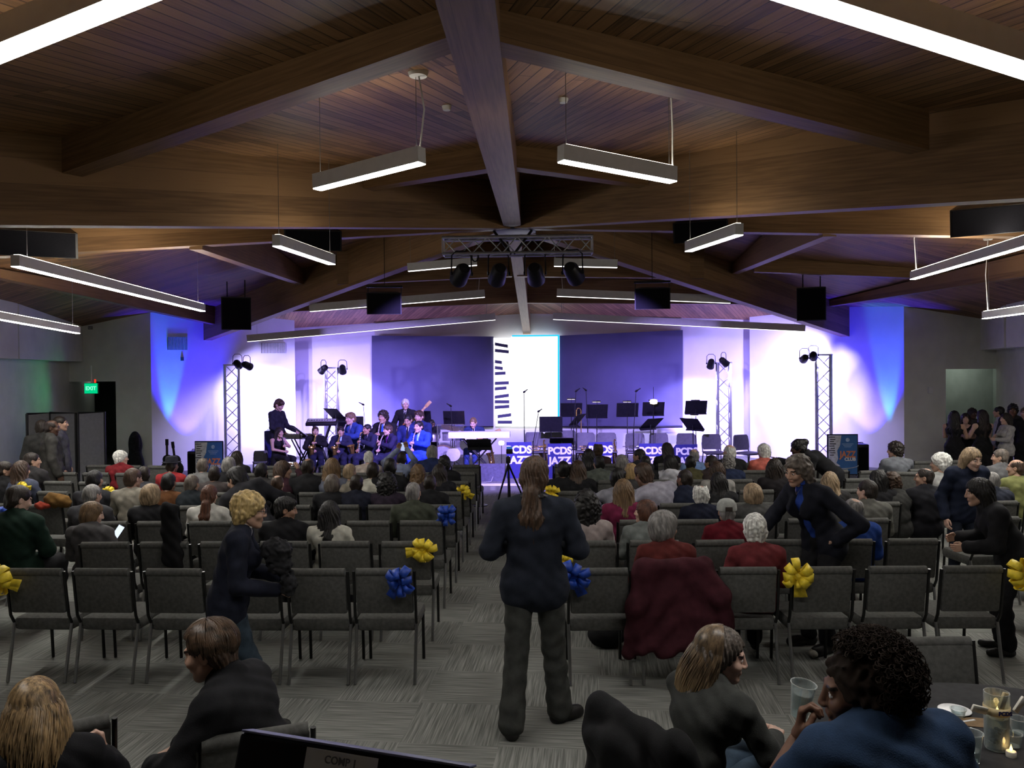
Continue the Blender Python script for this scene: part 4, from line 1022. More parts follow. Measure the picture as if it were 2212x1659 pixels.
# ------------------------------------------------------------------ stage furniture
GOLD = pm('lacquered_brass', (0.62, 0.40, 0.12), 0.25, 0.9, var=0.08)
SILV = pm('silver_plate', (0.7, 0.7, 0.72), 0.2, 0.95, var=0.03)
GREYP = pm('grey_plastic_seat', (0.10, 0.10, 0.115), 0.55, var=0.05)
BLUEB = pm('blue_board', (0.035, 0.035, 0.20), 0.7, var=0.05)
LETTER = pm('white_letters', (0.85, 0.85, 0.85), 0.6, var=0.02)
STUFFB = pm('black_fabric', (0.012, 0.012, 0.015), 0.9, var=0.2)
MUSICB = pm('stand_black', (0.014, 0.014, 0.018), 0.5, 0.2, var=0.1)
def make_music_chair():
    t = thing('music_chair', '', 'chair', (0, 0, 0), PI, 'chairs on the stage')
    m = MB(); rows = []
    for z, y, w_ in ((.50, -.20, .175), (.56, -.215, .20), (.70, -.235, .205), (.79, -.25, .195), (.825, -.255, .165)):
        rows.append([Vector((x*w_, y-.03*(1-x*x), z)) for x in (-1, -.6, -.2, .2, .6, 1)])
    vs = [p for r in rows for p in r]; n = len(vs); vs += [p+Vector((0, .022, 0)) for p in vs]
    fs = []
    for i in range(4):
        for k in range(5): a = i*6+k; fs += [(a, a+1, a+7, a+6), (n+a+6, n+a+7, n+a+1, n+a)]
    for k in range(5): fs += [(k, n+k, n+k+1, k+1), (24+k+1, n+24+k+1, n+24+k, 24+k)]
    for i in range(4): fs += [(i*6, i*6+6, n+i*6+6, n+i*6), (i*6+11, i*6+5, n+i*6+5, n+i*6+11)]
    m.add(vs, fs).obj('backrest', GREYP, t)
    MB().box((0, .02, .455), (.43, .42, .03), bev=.013).obj('seat', GREYP, t)
    for s_ in (-1, 1):
        MB().tube([(s_*.19, -.20, .44), (s_*.20, -.235, .62), (s_*.17, -.265, .76)], .011, 8).obj('back_post', BLKM, t)
        MB().tube([(s_*.19, .19, .44), (s_*.21, .23, .0)], .011, 8).obj('leg', BLKM, t)
        MB().tube([(s_*.19, -.17, .44), (s_*.215, -.25, .0)], .011, 8).obj('leg', BLKM, t)
    MB().tube([(-.19, .18, .43), (.19, .18, .43), (.19, -.18, .43), (-.19, -.18, .43), (-.19, .18, .43)], .010, 6).obj('seat_frame', BLKM, t)
    return t
mc = make_music_chair(); first = True
CH = [(1153, 934, 17.9, 'grey stage chair behind the music board nearest the lit panel'), (1197, 934, 17.9, 'grey stage chair second from the lit panel, partly behind a tilted black stand'),
      (1224, 930, 18.8, 'darker grey stage chair set further back, beneath a black music stand'), (1263, 935, 17.9, 'grey stage chair directly behind the third music board'),
      (1309, 935, 17.9, 'grey stage chair just right of the golden trombone'), (1371, 936, 17.9, 'grey stage chair between the third and fourth music boards'),
      (1424, 936, 17.9, 'grey stage chair above the fourth music board'), (1481, 936, 17.9, 'grey stage chair above the rightmost music board'),
      (1537, 938, 17.7, 'grey stage chair in front of the inner right truss tower'), (1611, 939, 17.6, 'angled dark stage chair at the far right of the row, against white wall')]
for i, (px, py, D, lb) in enumerate(CH):
    v = P(px, py, D); rz = PI+(0.5 if i == 9 else random.uniform(-.08, .08)); sc_ = (v.z-STAGE_Z)/0.825
    if first: mc.location = (v.x, D-.22, STAGE_Z); mc.rotation_euler.z = rz; mc['label'] = lb; mc.scale = (sc_,)*3; first = False
    else: dup(mc, (v.x, D-.22, STAGE_Z), rz, lb, scale=sc_)
# low chair and monitor speaker at the left of the stage
v = P(562, 985, 17.2); dup(mc, (v.x, 17.2, STAGE_Z), 0.4, 'low dark chair at the left end of the band beside the tall dark case', scale=.72)
# boards with lettering
def make_board():
    t = thing('music_board', '', 'music stand', (0, 0, 0), 0, 'lettered music boards')
    w_, h_ = .235, .70
    MB().box((0, 0, h_/2), (w_*2, .012, h_), bev=.003).obj('front_panel', BLUEB, t, smooth=False)
    for s_ in (-1, 1):
        MB().add([(s_*w_, 0, 0), (s_*w_*.86, .30, 0), (s_*w_*.86, .30, h_*.80), (s_*w_, 0, h_), (s_*w_*1.03, .0, 0), (s_*w_*.89, .30, 0), (s_*w_*.89, .30, h_*.80), (s_*w_*1.03, 0, h_)],
                 [(0, 1, 2, 3), (7, 6, 5, 4), (0, 3, 7, 4), (1, 5, 6, 2), (3, 2, 6, 7), (0, 4, 5, 1)]).obj('side_panel', BLUEB, t, smooth=False)
    MB().box((0, .15, h_-.08), (w_*1.8, .32, .012), (-.42, 0, 0)).obj('desk', MUSICB, t, smooth=False)
    o = link('lettering', text_mesh('PCDS\nJAZZ', .20, .009, .004, line=1.0), t, (0, -.010, h_*.64), (PI/2, 0, 0)); o.data.materials.append(LETTER)
    return t
bd = make_board()
for i, (px, pt, D, lb, rz) in enumerate(((1121, 955, 16.9, 'blue music board lettered in white, nearest the lit panel', 0.0), (1209, 958, 16.9, 'blue music board lettered in white, second from the lit panel', .12),
                               (1297, 955, 16.9, 'blue music board lettered in white, middle of the five', .2), (1406, 958, 16.9, 'blue music board lettered in white, second from the right', .05), (1483, 960, 16.9, 'blue music board lettered in white, rightmost of the five', .2))):
    v = P(px, pt, D); sc_ = (v.z-STAGE_Z)/.70
    if i == 0: bd.location = (v.x, D, STAGE_Z); bd.rotation_euler.z = rz; bd['label'] = lb; bd.scale = (sc_,)*3
    else: dup(bd, (v.x, D, STAGE_Z), rz, lb, scale=sc_)
# music stands
def music_stand(label, px, py, D, yaw=PI, tilt=1.1, w_=.50, lampy=None, z0=STAGE_Z, base='tripod', roll=0):
    v = P(px, py, D); t = thing('music_stand', label, 'music stand', (v.x, v.y, z0), yaw, 'black music stands'); h = v.z-z0
    R = Euler((PI/2-tilt, roll, 0)).to_matrix(); c = Vector((0, .03, h))
    MB().box(c, (w_, .012, .33), Euler((tilt-PI/2, roll, 0)), bev=.003).obj('desk', MUSICB, t, smooth=False)
    MB().box(c+Euler((tilt-PI/2, roll, 0)).to_matrix() @ Vector((0, .03, -.165)), (w_, .06, .010), Euler((tilt-PI/2, roll, 0))).obj('ledge', MUSICB, t, smooth=False)
    MB().tube([(0, 0, .05), (0, 0, h*.55)], .014, 8).tube([(0, 0, h*.5), (0, 0, h-.02)], .010, 8).obj('pole', BLKM, t)
    if base == 'tripod':
        for k in range(3): a = k*2*PI/3+.4; MB().tube([(0, 0, .16), (.16*math.cos(a), .16*math.sin(a), .06), (.25*math.cos(a), .25*math.sin(a), .008)], .009, 6).obj('foot', BLKM, t)
    else: MB().lathe([(0.14, 0.0), (.14, .012), (.05, .03), (.02, .05), (0, .05)], (0, 0, 0), 24).obj('base', BLKM, t)
    if lampy:
        zz = P(px, lampy, D).z-z0
        MB().tube([(0, .02, h+.1), (0, .06, zz), (0, .0, zz+.03), (0, -.05, zz+.02)], .006, 6).obj('lamp_arm', BLKM, t)
        MB().box((0, -.04, zz+.01), (.20, .06, .03), bev=.01).obj('lamp_head', BLK, t)
        MB().box((0, -.04, zz-.008), (.17, .045, .006)).obj('bulb', em('warm_clip_lamp', (1.0, .85, .65), 3.0), t)
    return t
music_stand('black music stand with clip lamp, nearest the lit panel', 1234, 884, 18.9, lampy=862)
music_stand('black music stand with glowing clip lamp, above the trombone', 1289, 887, 18.9, lampy=868, yaw=PI+.05)
music_stand('black music stand with dark clip lamp, middle of the far row', 1355, 884, 18.9, lampy=868)
music_stand('black music stand beneath the bright orange lamp', 1411, 882, 18.9, lampy=866)
music_stand('black music stand against the white wall right of the screen', 1503, 879, 18.9, lampy=866)
music_stand('tilted black music stand low before the lit panel', 1190, 915, 17.6, tilt=1.25)
music_stand('steeply tilted black stand below the middle screen edge', 1405, 914, 17.6, yaw=PI+.7, tilt=.7)
music_stand('steeply tilted black stand with hooked white lamp at the right', 1497, 915, 17.6, yaw=PI-.9, tilt=.8, lampy=897)
music_stand('black music stand leaning behind the second lettered board', 1245, 906, 17.8, yaw=PI+1.0, tilt=.8, w_=.36)
music_stand('wide flat black music stand behind the second lettered board', 1213, 950, 17.1, tilt=.35)
music_stand('black music stand behind the drummer', 981, 901, 19.0, lampy=None)
music_stand('black music stand behind the boys, left of the drums', 915, 901, 19.0, w_=.36)
music_stand('raised black music stand at the left, by the rear keyboard', 725, 893, 18.0, yaw=PI-.7, tilt=.75)
music_stand('dark tilted music stand before the standing keyboard player', 648, 930, 16.6, yaw=PI-1.1, tilt=.7, w_=.42)
music_stand('tall black music stand with round base at the aisle end', 1035, 957, 14.15, z0=0, base='round', tilt=.5, w_=.42)
v = P(1412, 868, 18.7); t = thing('orange_lamp', 'bright glowing lamp on a stand before the right dark screen', 'lamp', v)
MB().lathe([(0, -.06), (.075, -.045), (.09, 0), (.075, .05), (0, .065)], (0, 0, 0), 18).obj('shade', em('warm_glow', (1.0, .86, .62), 2.4), t); MB().tube([(0, .02, 0), (0, .02, .34)], .006, 6).tube([(0, .02, 0), (0, .02, STAGE_Z-v.z)], .008, 6).obj('rod', BLKM, t)
v = P(1083, 957, 17.3); t = thing('glowing_lamp', 'small glaring white lamp left of the first lettered board', 'lamp', v)
MB().lathe([(0, -.05), (.05, -.04), (.062, 0), (.05, .04), (0, .05)], (0, 0, 0), 16).obj('bulb', em('glare_white', (1.0, .93, .85), 4.0), t); MB().tube([(0, .03, 0), (0, .03, STAGE_Z-v.z)], .008, 6).obj('rod', BLKM, t)
# microphones
def mic(label, px, py, D, lean=0.0, boom=None):
    v = P(px, py, D); t = thing('microphone_stand', label, 'microphone', (v.x-lean, v.y, STAGE_Z), 0, 'microphone stands'); h = v.z-STAGE_Z
    MB().tube([(0, 0, .1), (0, 0, h*.55)], .012, 8).tube([(0, 0, h*.5), (lean, 0, h)], .008, 8).obj('pole', BLKM, t)
    for k in range(3): a = k*2*PI/3+.2; MB().tube([(0, 0, .16), (.2*math.cos(a), .2*math.sin(a), .008)], .008, 6).obj('foot', BLKM, t)
    d = Vector((.45*(1 if lean >= 0 else -1), -.75, .35)).normalized()
    MB().lathe([(.010, -.16), (.013, -.06), (.022, -.03), (.025, .0), (.018, .022), (0, .027)], Vector((lean, 0, h+.03)), 12, (-d)).obj('microphone', BLK, t)
    if boom: MB().tube([(0, 0, h*.9), boom], .007, 6).obj('boom', BLKM, t)
mic('tall thin microphone stand in front of the lit panel', 1132, 850, 17.5); mic('leaning microphone stand in front of the lit panel', 1163, 892, 17.4, .12)
mic('microphone stand right of the lit panel, left of a taller pair', 1244, 848, 17.3, .06); mic('second microphone stand right of the lit panel', 1266, 846, 18.4, -.03)
mic('microphone stand before the middle of the right dark screen', 1374, 848, 17.3, .06); mic('microphone stand beside the left screen edge', 785, 877, 18.6, -.05)
mic('white microphone on a stand above the drum shield', 974, 880, 18.0, -.03)
# keyboards
def keyboard(label, px0, px1, py, D, body, dep=.30, th=.09, stand=True, yaw=0.0, tilt=0.0, keys=True, group='stage keyboards'):
    a, b = P(px0, py, D), P(px1, py, D); c = (a+b)/2; w_ = (b-a).length
    t = thing('keyboard', label, 'keyboard', (c.x, c.y, c.z), yaw, group)
    MB().box((0, 0, 0), (w_, dep, th), (tilt, 0, 0), bev=.012).obj('keyboard_body', body, t)
    if keys:
        MB().box((0, .02, th/2+.004), (w_*.9, dep*.45, .010), (tilt, 0, 0)).obj('white_keys', WHITE, t, smooth=False)
        m = MB()
        for k in range(36):
            if k % 7 not in (2, 6): m.box((-w_*.44+(k+.5)*w_*.88/36, .0, th/2+.012), (w_*.012, dep*.25, .012))
        m.obj('black_keys', BLK, t, smooth=False)
    if stand:
        h = c.z-STAGE_Z-th/2
        for s_ in (-1, 1):
            m = MB(); 
            for k in (-1, 1): m.tube([(k*w_*.28, s_*.10, -h-th/2+.02), (-k*w_*.28, s_*.10, -th/2-.005)], .016, 8)
            m.obj('cross_legs', BLKM, t)
        for k in (-1, 1): MB().tube([(k*w_*.28, -.2, -h-th/2+.016), (k*w_*.28, .2, -h-th/2+.016)], .016, 8).obj('foot_bar', BLKM, t)
    return t
keyboard('long white stage piano on crossed legs in the middle of the stage', 970, 1102, 939, 17.0, pm('white_keyboard', (.85, .85, .88), .4, var=.02), .34, .13, keys=False)
keyboard('grey keyboard under the hands of the standing boy in black', 616, 692, 943, 16.9, pm('grey_keyboard', (.22, .22, .24), .5), .30, .09)
keyboard('black synthesizer raised on a tilted rack left of the boys', 663, 728, 912, 17.6, BLK, .34, .07, tilt=.25, yaw=.12)
# tall case, amplifier, monitor, boxes
def box_thing(name, label, cat, px0, py0, px1, py1, D, dep, mat, z0=STAGE_Z, bev=.02, grille=False, group=None):
    a, b = P(px0, py0, D), P(px1, py1, D); w_ = abs(b.x-a.x); h = a.z-z0
    t = thing(name, label, cat, ((a.x+b.x)/2, D+dep/2, z0), 0, group)
    MB().box((0, 0, h/2), (w_, dep, h), bev=bev).obj('cabinet', mat, t)
    if grille: MB().box((0, -dep/2-.006, h*.48), (w_*.88, .012, h*.84)).obj('grille', GRILLE, t, smooth=False)
    m = MB().tube([(-.08, 0, h), (-.07, 0, h+.025), (.07, 0, h+.025), (.08, 0, h)], .008, 6); m.obj('handle', BLKM, t)
    return t
box_thing('speaker_cabinet', 'black upright cabinet behind the seated boy with blue jacket', 'cabinet', 729, 901, 780, 1000, 18.8, .35, STUFFB, grille=True)
box_thing('speaker_cabinet', 'tall dark blue cabinet behind the standing keyboard player', 'cabinet', 570, 931, 590, 1000, 18.2, .3, pm('dark_blue_case', (.02, .02, .12), .6), group=None)
box_thing('subwoofer', 'black subwoofer right of the right framed poster', 'loudspeaker', 1853, 960, 1878, 1025, 17.3, .45, BLK, grille=True, group='floor subwoofers')
box_thing('subwoofer', 'black subwoofer left of the left framed poster', 'loudspeaker', 404, 975, 423, 1030, 17.2, .45, BLK, grille=True, group='floor subwoofers')
v = P(1058, 1035, 16.6); t = thing('floor_monitor', 'grey blue wedge monitor speaker at the front edge of the stage', 'loudspeaker', (v.x, 16.6, STAGE_Z))
MB().prism([(-.05, 0), (.30, 0), (.30, .30), (.16, .34)], lambda p: Vector((-.31, p[0]-.15, p[1])), lambda p: Vector((.31, p[0]-.15, p[1]))).obj('cabinet', pm('monitor_grey', (.06, .06, .10), .6), t, smooth=False)
MB().box((0, -.055, .18), (.56, .012, .34), (.54*-1, 0, 0)).obj('grille', pm('monitor_grille', (.07, .07, .14), .8, var=.25, scale=240), t, smooth=False)
v = P(998, 1030, 16.5); t = thing('amplifier', 'small violet lit box at the stage edge near the round base stand', 'amplifier', (v.x, 16.5, STAGE_Z))
MB().box((0, 0, .12), (.24, .2, .24), bev=.015).obj('cabinet', pm('pale_box', (.25, .24, .30), .7), t); MB().box((0, -.105, .12), (.2, .01, .18)).obj('grille', pm('monitor_grille', (.07, .07, .14), .8), t)
t = tag(MB().tube([P(1068, 1003, 16.7), P(1070, 1018, 16.65), Vector((P(1062, 1040, 16.5).x, 16.3, STAGE_Z+.01)), Vector((P(1040, 1044, 16.3).x, 16.15, STAGE_Z+.01)), Vector((P(1000, 1044, 16.2).x, 16.25, STAGE_Z+.01))], .008, 6).obj('cable', pm('pale_cable', (.4, .4, .42), .6)), 'pale cable curling from the wedge monitor along the stage edge', 'cable')
# drums
v = P(957, 985, 18.3); t = thing('drum_kit', 'drum kit with cymbals half hidden behind the seated players', 'drum kit', (v.x, 18.3, STAGE_Z))
MB().lathe([(0, -.2), (.28, -.2), (.29, -.19), (.29, .19), (.28, .2), (0, .2)], (0, .1, .3), 28, (0, 1, 0)).obj('bass_drum', pm('drum_shell', (.30, .18, .08), .3, coat=.5), t)
MB().lathe([(0, 0), (.26, 0), (.26, .006), (0, .006)], (0, -.11, .3), 28, (0, -1, 0)).obj('drum_head', pm('drum_head', (.6, .6, .65), .4), t)
for k, (x, y, z, r) in enumerate(((-.22, .0, .66, .14), (.14, .0, .68, .15), (.45, .15, .52, .19), (-.45, .05, .55, .17))):
    o = MB().lathe([(0, 0), (r, 0), (r, .17), (r*.98, .175), (0, .175)], (x, y, z), 22).obj('tom', pm('drum_shell_silver', (.45, .42, .45), .25, .5), t)
    MB().lathe([(r+.004, .16), (r+.009, .165), (r+.009, .185), (r, .185)], (x, y, z), 22).obj('rim', CHR, o)
for (x, y, z, tl) in ((.18, -.05, .97, .25), (-.42, .1, 1.0, -.2), (.55, .3, .9, .1)):
    o = MB().lathe([(0, .03), (.04, .025), (.05, .012), (.22, 0), (.22, -.003), (.05, .008), (0, .02)], (x, y, z), 28, (tl, -.2, 1)).obj('cymbal', GOLD, t)
    MB().tube([(x, y, .02), (x, y, z)], .010, 8).obj('cymbal_stand', CHR, t)
# clear round drum and shield frame
v = P(980, 982, 17.3); t = thing('clear_drum', 'shiny clear round drum on a low stand in front of the kit', 'drum', (v.x, 17.3, STAGE_Z)); h = v.z-STAGE_Z
MB().lathe([(0, -.06), (.12, -.06), (.138, -.04), (.138, .05), (0, .06)], (0, 0, h), 24, (0, -1, .2)).obj('drum_body', pm('shiny_clear', (.5, .5, .6), .12, .3, spec=.8), t)
MB().lathe([(.138, .03), (.15, .035), (.15, .06), (.135, .06)], (0, 0, h), 24, (0, -1, .2)).obj('rim', CHR, t)
for k in range(3): a = k*2.1+.3; MB().tube([(0, 0, h-.12), (.2*math.cos(a), .2*math.sin(a), .01)], .009, 6).obj('leg', CHR, t)
a, b = P(944, 917, 18.0), P(1001, 917, 18.0); t = thing('drum_shield', 'clear framed shield standing before the drummer', 'shield', ((a.x+b.x)/2, 18.0, STAGE_Z)); w_ = (b.x-a.x)/2; h = a.z-STAGE_Z
m = MB().tube([(-w_, 0, 0), (-w_, 0, h), (w_, 0, h), (w_, 0, 0)], .012, 6); m.obj('frame', SILV, t); MB().box((0, 0, h/2), (w_*2-.02, .006, h-.02)).obj('pane', glass('clear_acrylic', (.93, .93, .95), .1, .12), t, smooth=False)
# framed posters
def poster(label, px0, py0, px1, py1, D):
    a, b = P(px0, py0, D), P(px1, py1, D); w_ = b.x-a.x; h = a.z-b.z; c = (a+b)/2
    t = thing('framed_poster', label, 'poster', (c.x, D, b.z), 0, 'framed posters'); k = w_/.65
    MB().box((0, .02, h/2), (w_, .03, h), bev=.004).obj('frame', BLK, t, smooth=False)
    MB().box((0, .0, h/2), (w_*.93, .012, h*.95)).obj('poster_sheet', pm('poster_blue', (.05, .16, .42), .6, var=.05, scale=4), t, smooth=False)
    MB().add([(-w_*.465, -.008, h*.97), (-.03*k, -.008, h*.97), (-.06*k, -.008, h*.72), (-.12*k, -.008, h*.6), (-.10*k, -.008, h*.4), (-.14*k, -.008, h*.3), (-.05*k, -.008, h*.22), (-w_*.465, -.008, h*.2)], [(0, 1, 2, 3, 4, 5, 6, 7)]).obj('white_figure', pm('poster_white', (.62, .64, .68), .6), t, smooth=False)
    m = MB()
    for i in range(9):
        z = h*(.93-i*.055); m.box((-w_*.36+.02*(i % 2), -.012, z), (.13*k-.02*(i % 3), .006, .017*k))
    m.obj('black_keys', BLK, t, smooth=False)
    m = MB(); m.lathe([(.030*k, 0), (.042*k, 0), (.042*k, .004), (.03*k, .004)], (.10*k, -.008, h*.86), 20, (0, -1, 0)); m.obj('crest', pm('poster_pale', (.4, .55, .75), .6), t)
    o = link('title', text_mesh('JAZZ', .19*k, .006, .002), t, (.10*k, -.012, h*.50), (PI/2, 0, 0), (.78, 1, 1)); o.data.materials.append(pm('poster_orange', (.75, .26, .12), .6))
    o = link('subtitle', text_mesh('CLUB', .095*k, .004, .002), t, (.15*k, -.012, h*.385), (PI/2, 0, 0)); o.data.materials.append(LETTER)
    m = MB()
    for i in range(3): m.box((.10*k, -.011, h*(.76-.035*i)), (.24*k-.05*i, .004, .010*k))
    m.obj('small_print', pm('poster_pale', (.4, .55, .75), .6), t, smooth=False)
    m = MB().tube([(-.12*k+.34*k*math.sin(a)+.1, -.012, h*.24-.07*k*math.cos(a)) for a in [x*.25-1.5 for x in range(13)]], .008*k, 5); m.obj('swirl', pm('poster_white', (.62, .64, .68), .6), t)
    m = MB()
    for s_ in (-1, 1): m.tube([(s_*w_*.4, .03, h*.6), (s_*w_*.45, .03, STAGE_Z-b.z)], .012, 6); m.tube([(s_*w_*.4, .03, h*.6), (s_*w_*.4, .35, STAGE_Z-b.z)], .012, 6)
    m.obj('easel_legs', BLKM, t)
poster('framed blue poster standing before the left stage wall', 420, 953, 483, 1042, 17.0)
poster('framed blue poster standing before the right stage wall', 1787, 938, 1854, 1026, 17.0)
# guitars and cases at the left wall
def guitar(label, px, py0, py1, D, lean, mat, z0=STAGE_Z, group='leaning guitars'):
    a = P(px, py0, D); L_ = a.z-z0; t = thing('electric_guitar', label, 'guitar', (a.x, D, z0), 0, group); t.rotation_euler = (0, lean, 0)
    s = SDF(); s.ell((0, 0, .17), (.16, .028, .16), .02); s.ell((0, 0, .36), (.12, .026, .11), .04); v, q = s.mesh(.012); link('guitar_body', np_mesh('guitar_body', [(v, q, 0)], 1), t).data.materials[0] = mat
    MB().box((0, -.03, (.36+L_)/2), (.05, .022, L_-.36), bev=.006).obj('neck', pm('dark_neck', (.03, .02, .015), .5), t)
    MB().box((0, -.03, L_+.05), (.07, .018, .14), bev=.006).obj('headstock', mat, t)
guitar('dark guitar standing upright in the cyan light by the left wall', 362, 960, 1030, 17.6, 0.0, BLK); guitar('dark guitar leaning right beside the left poster speaker', 383, 965, 1030, 17.5, -.12, BLK)
v = P(287, 958, 17.6); t = thing('instrument_case', 'tall black instrument case leaning on the grey wall left of the stage', 'case', (v.x, 17.7, 0), 0); h = v.z
s = SDF(); s.ell((0, 0, .35), (.20, .09, .34), .03); s.ell((0, 0, .8), (.15, .08, .3), .08); s.cap((0, 0, .9), (.06, 0, h-.07), .10, .075, .06); vq = s.mesh(.016); o = link('case_body', np_mesh('case_body', [(*vq, 0)], 1), t); o.data.materials[0] = STUFFB
MB().tube([(.12, -.07, .75), (.14, -.10, .8), (.14, -.10, .9), (.12, -.07, .95)], .012, 6).obj('handle', BLK, t)
# saxophone, clarinet, trombone (player frame: floor below the pelvis, +Y ahead)
def make_sax():
    t = thing('saxophone', '', 'saxophone', (0, 0, 0), 0, 'saxophones')
    MB().tube([(0, .125, 1.075), (0, .16, 1.10), (.01, .19, 1.09), (.015, .20, 1.05)], [.008, .010, .012, .013], 10).obj('mouthpiece_neck', GOLD, t)
    MB().tube([(.015, .20, 1.05), (.05, .21, .90), (.09, .22, .70), (.105, .225, .62), (.115, .25, .565), (.12, .30, .55), (.12, .345, .58), (.12, .36, .66)], [.014, .020, .028, .032, .036, .04, .045, .052], 14).obj('tube', GOLD, t)
    MB().lathe([(.052, 0), (.056, .05), (.068, .10), (.095, .14), (.098, .145), (.09, .142), (.06, .10), (.048, .04)], (.12, .36, .66), 22, (0, .25, 1)).obj('bell', GOLD, t)
    m = MB()
    for i in range(9): k = i/8; m.lathe([(0, .0), (.016+.006*k, 0), (.016+.006*k, .008), (0, .008)], (.03+.06*k-.028, .21+.012*k, 1.0-.36*k), 12, (-1, .4, .1))
    m.tube([(-.005, .215, 1.02), (.055, .23, .64)], .004, 5); m.obj('keys', SILV, t); return t
def make_clarinet():
    t = thing('clarinet', '', 'clarinet', (0, 0, 0), 0, 'straight woodwinds')
    MB().tube([(0, .13, 1.06), (0, .18, .98), (0, .30, .62)], [.008, .012, .014], 10).obj('tube', pm('pale_wood_tube', (.42, .36, .34), .4), t)
    MB().lathe([(.014, 0), (.018, .04), (.034, .08), (.03, .08), (.012, .03)], (0, .30, .62), 16, (0, .3, -.95)).obj('bell', SILV, t)
    m = MB()
    for i in range(7): m.lathe([(0, 0), (.010, 0), (.010, .006), (0, .006)], (.0, .195+.015*i+.010, .95-.045*i), 8, (0, .95, .3))
    m.obj('keys', SILV, t); return t
SAX = make_sax(); CLA = make_clarinet(); SAX_USED = [False, False]
def give(proto, idx, pos, facing, label, scale=1.0, tiltx=0.0):
    if not SAX_USED[idx]: o = proto; SAX_USED[idx] = True
    else: o = dup(proto)
    o.location = pos; o.rotation_euler = (0, 0, facing); o.scale = (scale,)*3; o['label'] = label; return o
v = P(1250, 882, 18.1); t = thing('trombone', 'golden trombone upright on a stand beneath the second clip lamp', 'trombone', (v.x, 18.1, STAGE_Z)); h = v.z-STAGE_Z
MB().tube([(-.05, 0, .35), (-.05, 0, h-.05), (-.02, 0, h), (.02, 0, h), (.05, 0, h-.05), (.05, 0, .4)], .011, 8).obj('slide', GOLD, t)
MB().lathe([(.012, 0), (.02, .2), (.04, .32), (.105, .42), (.1, .422), (.03, .31)], (.06, -.02, .78), 20, (.1, -.1, -1)).obj('bell', GOLD, t)
for k in range(3): a = k*2.1; MB().tube([(0, 0, .38), (.2*math.cos(a), .2*math.sin(a), .008)], .009, 6).obj('stand_leg', BLKM, t)
for (px, py, lb) in ((1185, 992, 'golden saxophone standing between the first two lettered boards'), (1340, 990, 'golden saxophone standing left of the fourth lettered board'), (1068, 985, 'golden saxophone on a stand left of the first lettered board')):
    vv = P(px, py, 17.2); give(SAX, 0, (vv.x, 17.3, STAGE_Z-.35), .6, lb)
for (x0, x1, y, lb, D) in ((1142, 1172, 966, 'brass horn lying on the chair left of the second board', 17.5), (1252, 1275, 966, 'brass horn lying on the chair left of the third board', 17.5), (1345, 1382, 966, 'silver horn lying on the chair left of the fourth board', 17.5)):
    a, b = P(x0, y, D), P(x1, y+1, D); t = thing('trumpet', lb, 'trumpet', (a+b)/2, 0, 'horns on chairs'); w_ = (b.x-a.x)/2; mt = SILV if 'silver' in lb else GOLD
    MB().tube([(-w_, 0, .02), (w_*.6, 0, .02), (w_*.7, 0, -.03), (w_*.5, 0, -.06), (-w_*.5, 0, -.06), (-w_*.6, 0, -.02), (w_*.3, 0, -.015)], .010, 8).obj('tubing', mt, t)
    MB().lathe([(.012, 0), (.02, .08), (.055, .15), (.05, .15)], (w_*.5, 0, .02), 16, (1, 0, 0)).obj('bell', mt, t)
    for k in (-1, 0, 1): MB().tube([(k*.028, 0, -.06), (k*.028, 0, .05)], .011, 8).obj('valve', SILV, t)
# camera tripod in the aisle
tb = G(1100, 1128); t = thing('camera_tripod', 'black tripod with small camera in the centre aisle before the stage', 'tripod', (tb.x, 12.4, 0)); zt = P(1105, 985, 12.4).z
MB().tube([(0, 0, .25), (0, 0, zt)], .014, 8).obj('centre_column', BLKM, t)
for px in (1063, 1101, 1146):
    f = G(px, 1134 if px < 1140 else 1118); 
    e = Vector((f.x-tb.x, (f.y-12.4) if px != 1101 else .45, .0)); MB().tube([(0, 0, zt-.12), (e.x*.5, e.y*.5, zt*.47), (e.x, e.y, .01)], [.016, .014, .010], 8).obj('leg', BLKM, t)
MB().box((0, 0, zt-.06), (.07, .07, .10), bev=.01).obj('tripod_head', BLK, t); MB().box((.02, 0, zt+.07), (.10, .05, .075), bev=.01).obj('camera_body', BLK, t)
MB().box((.02, .0, zt+.12), (.085, .012, .05), bev=.004).obj('flip_screen', em('small_screen_blue', (.05, .18, .6), .8), t)
# ------------------------------------------------------------------ padded chairs of the hall
CHF = pm('grey_upholstery', (0.102, 0.102, 0.096), 0.92, var=0.10, scale=40, spec=0.15, bump=0.3, bscale=420)
CFR = pm('dark_chair_frame', (0.035, 0.035, 0.035), 0.32, 0.75, var=0.05)
CG = 'padded chairs in rows'
def make_chair():
    t = thing('padded_chair', '', 'chair', (0, 0, 0), 0, CG)
    MB().box((0, .02, .420), (.47, .46, .105), bev=.035).obj('seat', CHF, t)
    b = MB().box((0, -.264, .680), (.425, .050, .325), (.145, 0, 0), bev=.020); b.tube([(-.205, -.292, .838), (.205, -.292, .838)], .031, 12); b.obj('backrest', CHF, t)
    for s_ in (-1, 1):
        MB().tube([(s_*.226, -.296, .845), (s_*.228, -.245, .50), (s_*.226, -.205, .43)], .0115, 8).obj('back_post', CFR, t)
        MB().tube([(s_*.226, -.20, .455), (s_*.224, -.235, .30), (s_*.222, -.30, .006)], .0125, 8).obj('leg', CHR, t)
        MB().tube([(s_*.215, .22, .42), (s_*.215, .235, .25), (s_*.215, .25, .006)], .0125, 8).obj('leg', CFR, t)
    MB().tube([(-.215, .22, .41), (.215, .22, .41), (.226, -.20, .41), (-.226, -.20, .41), (-.215, .22, .41)], .011, 6).obj('seat_frame', CFR, t)
    return t
chair0 = make_chair(); chair_first = True; ROW0, RSP = 6.27, 0.975
def row_y(i): return ROW0+RSP*(i-1)
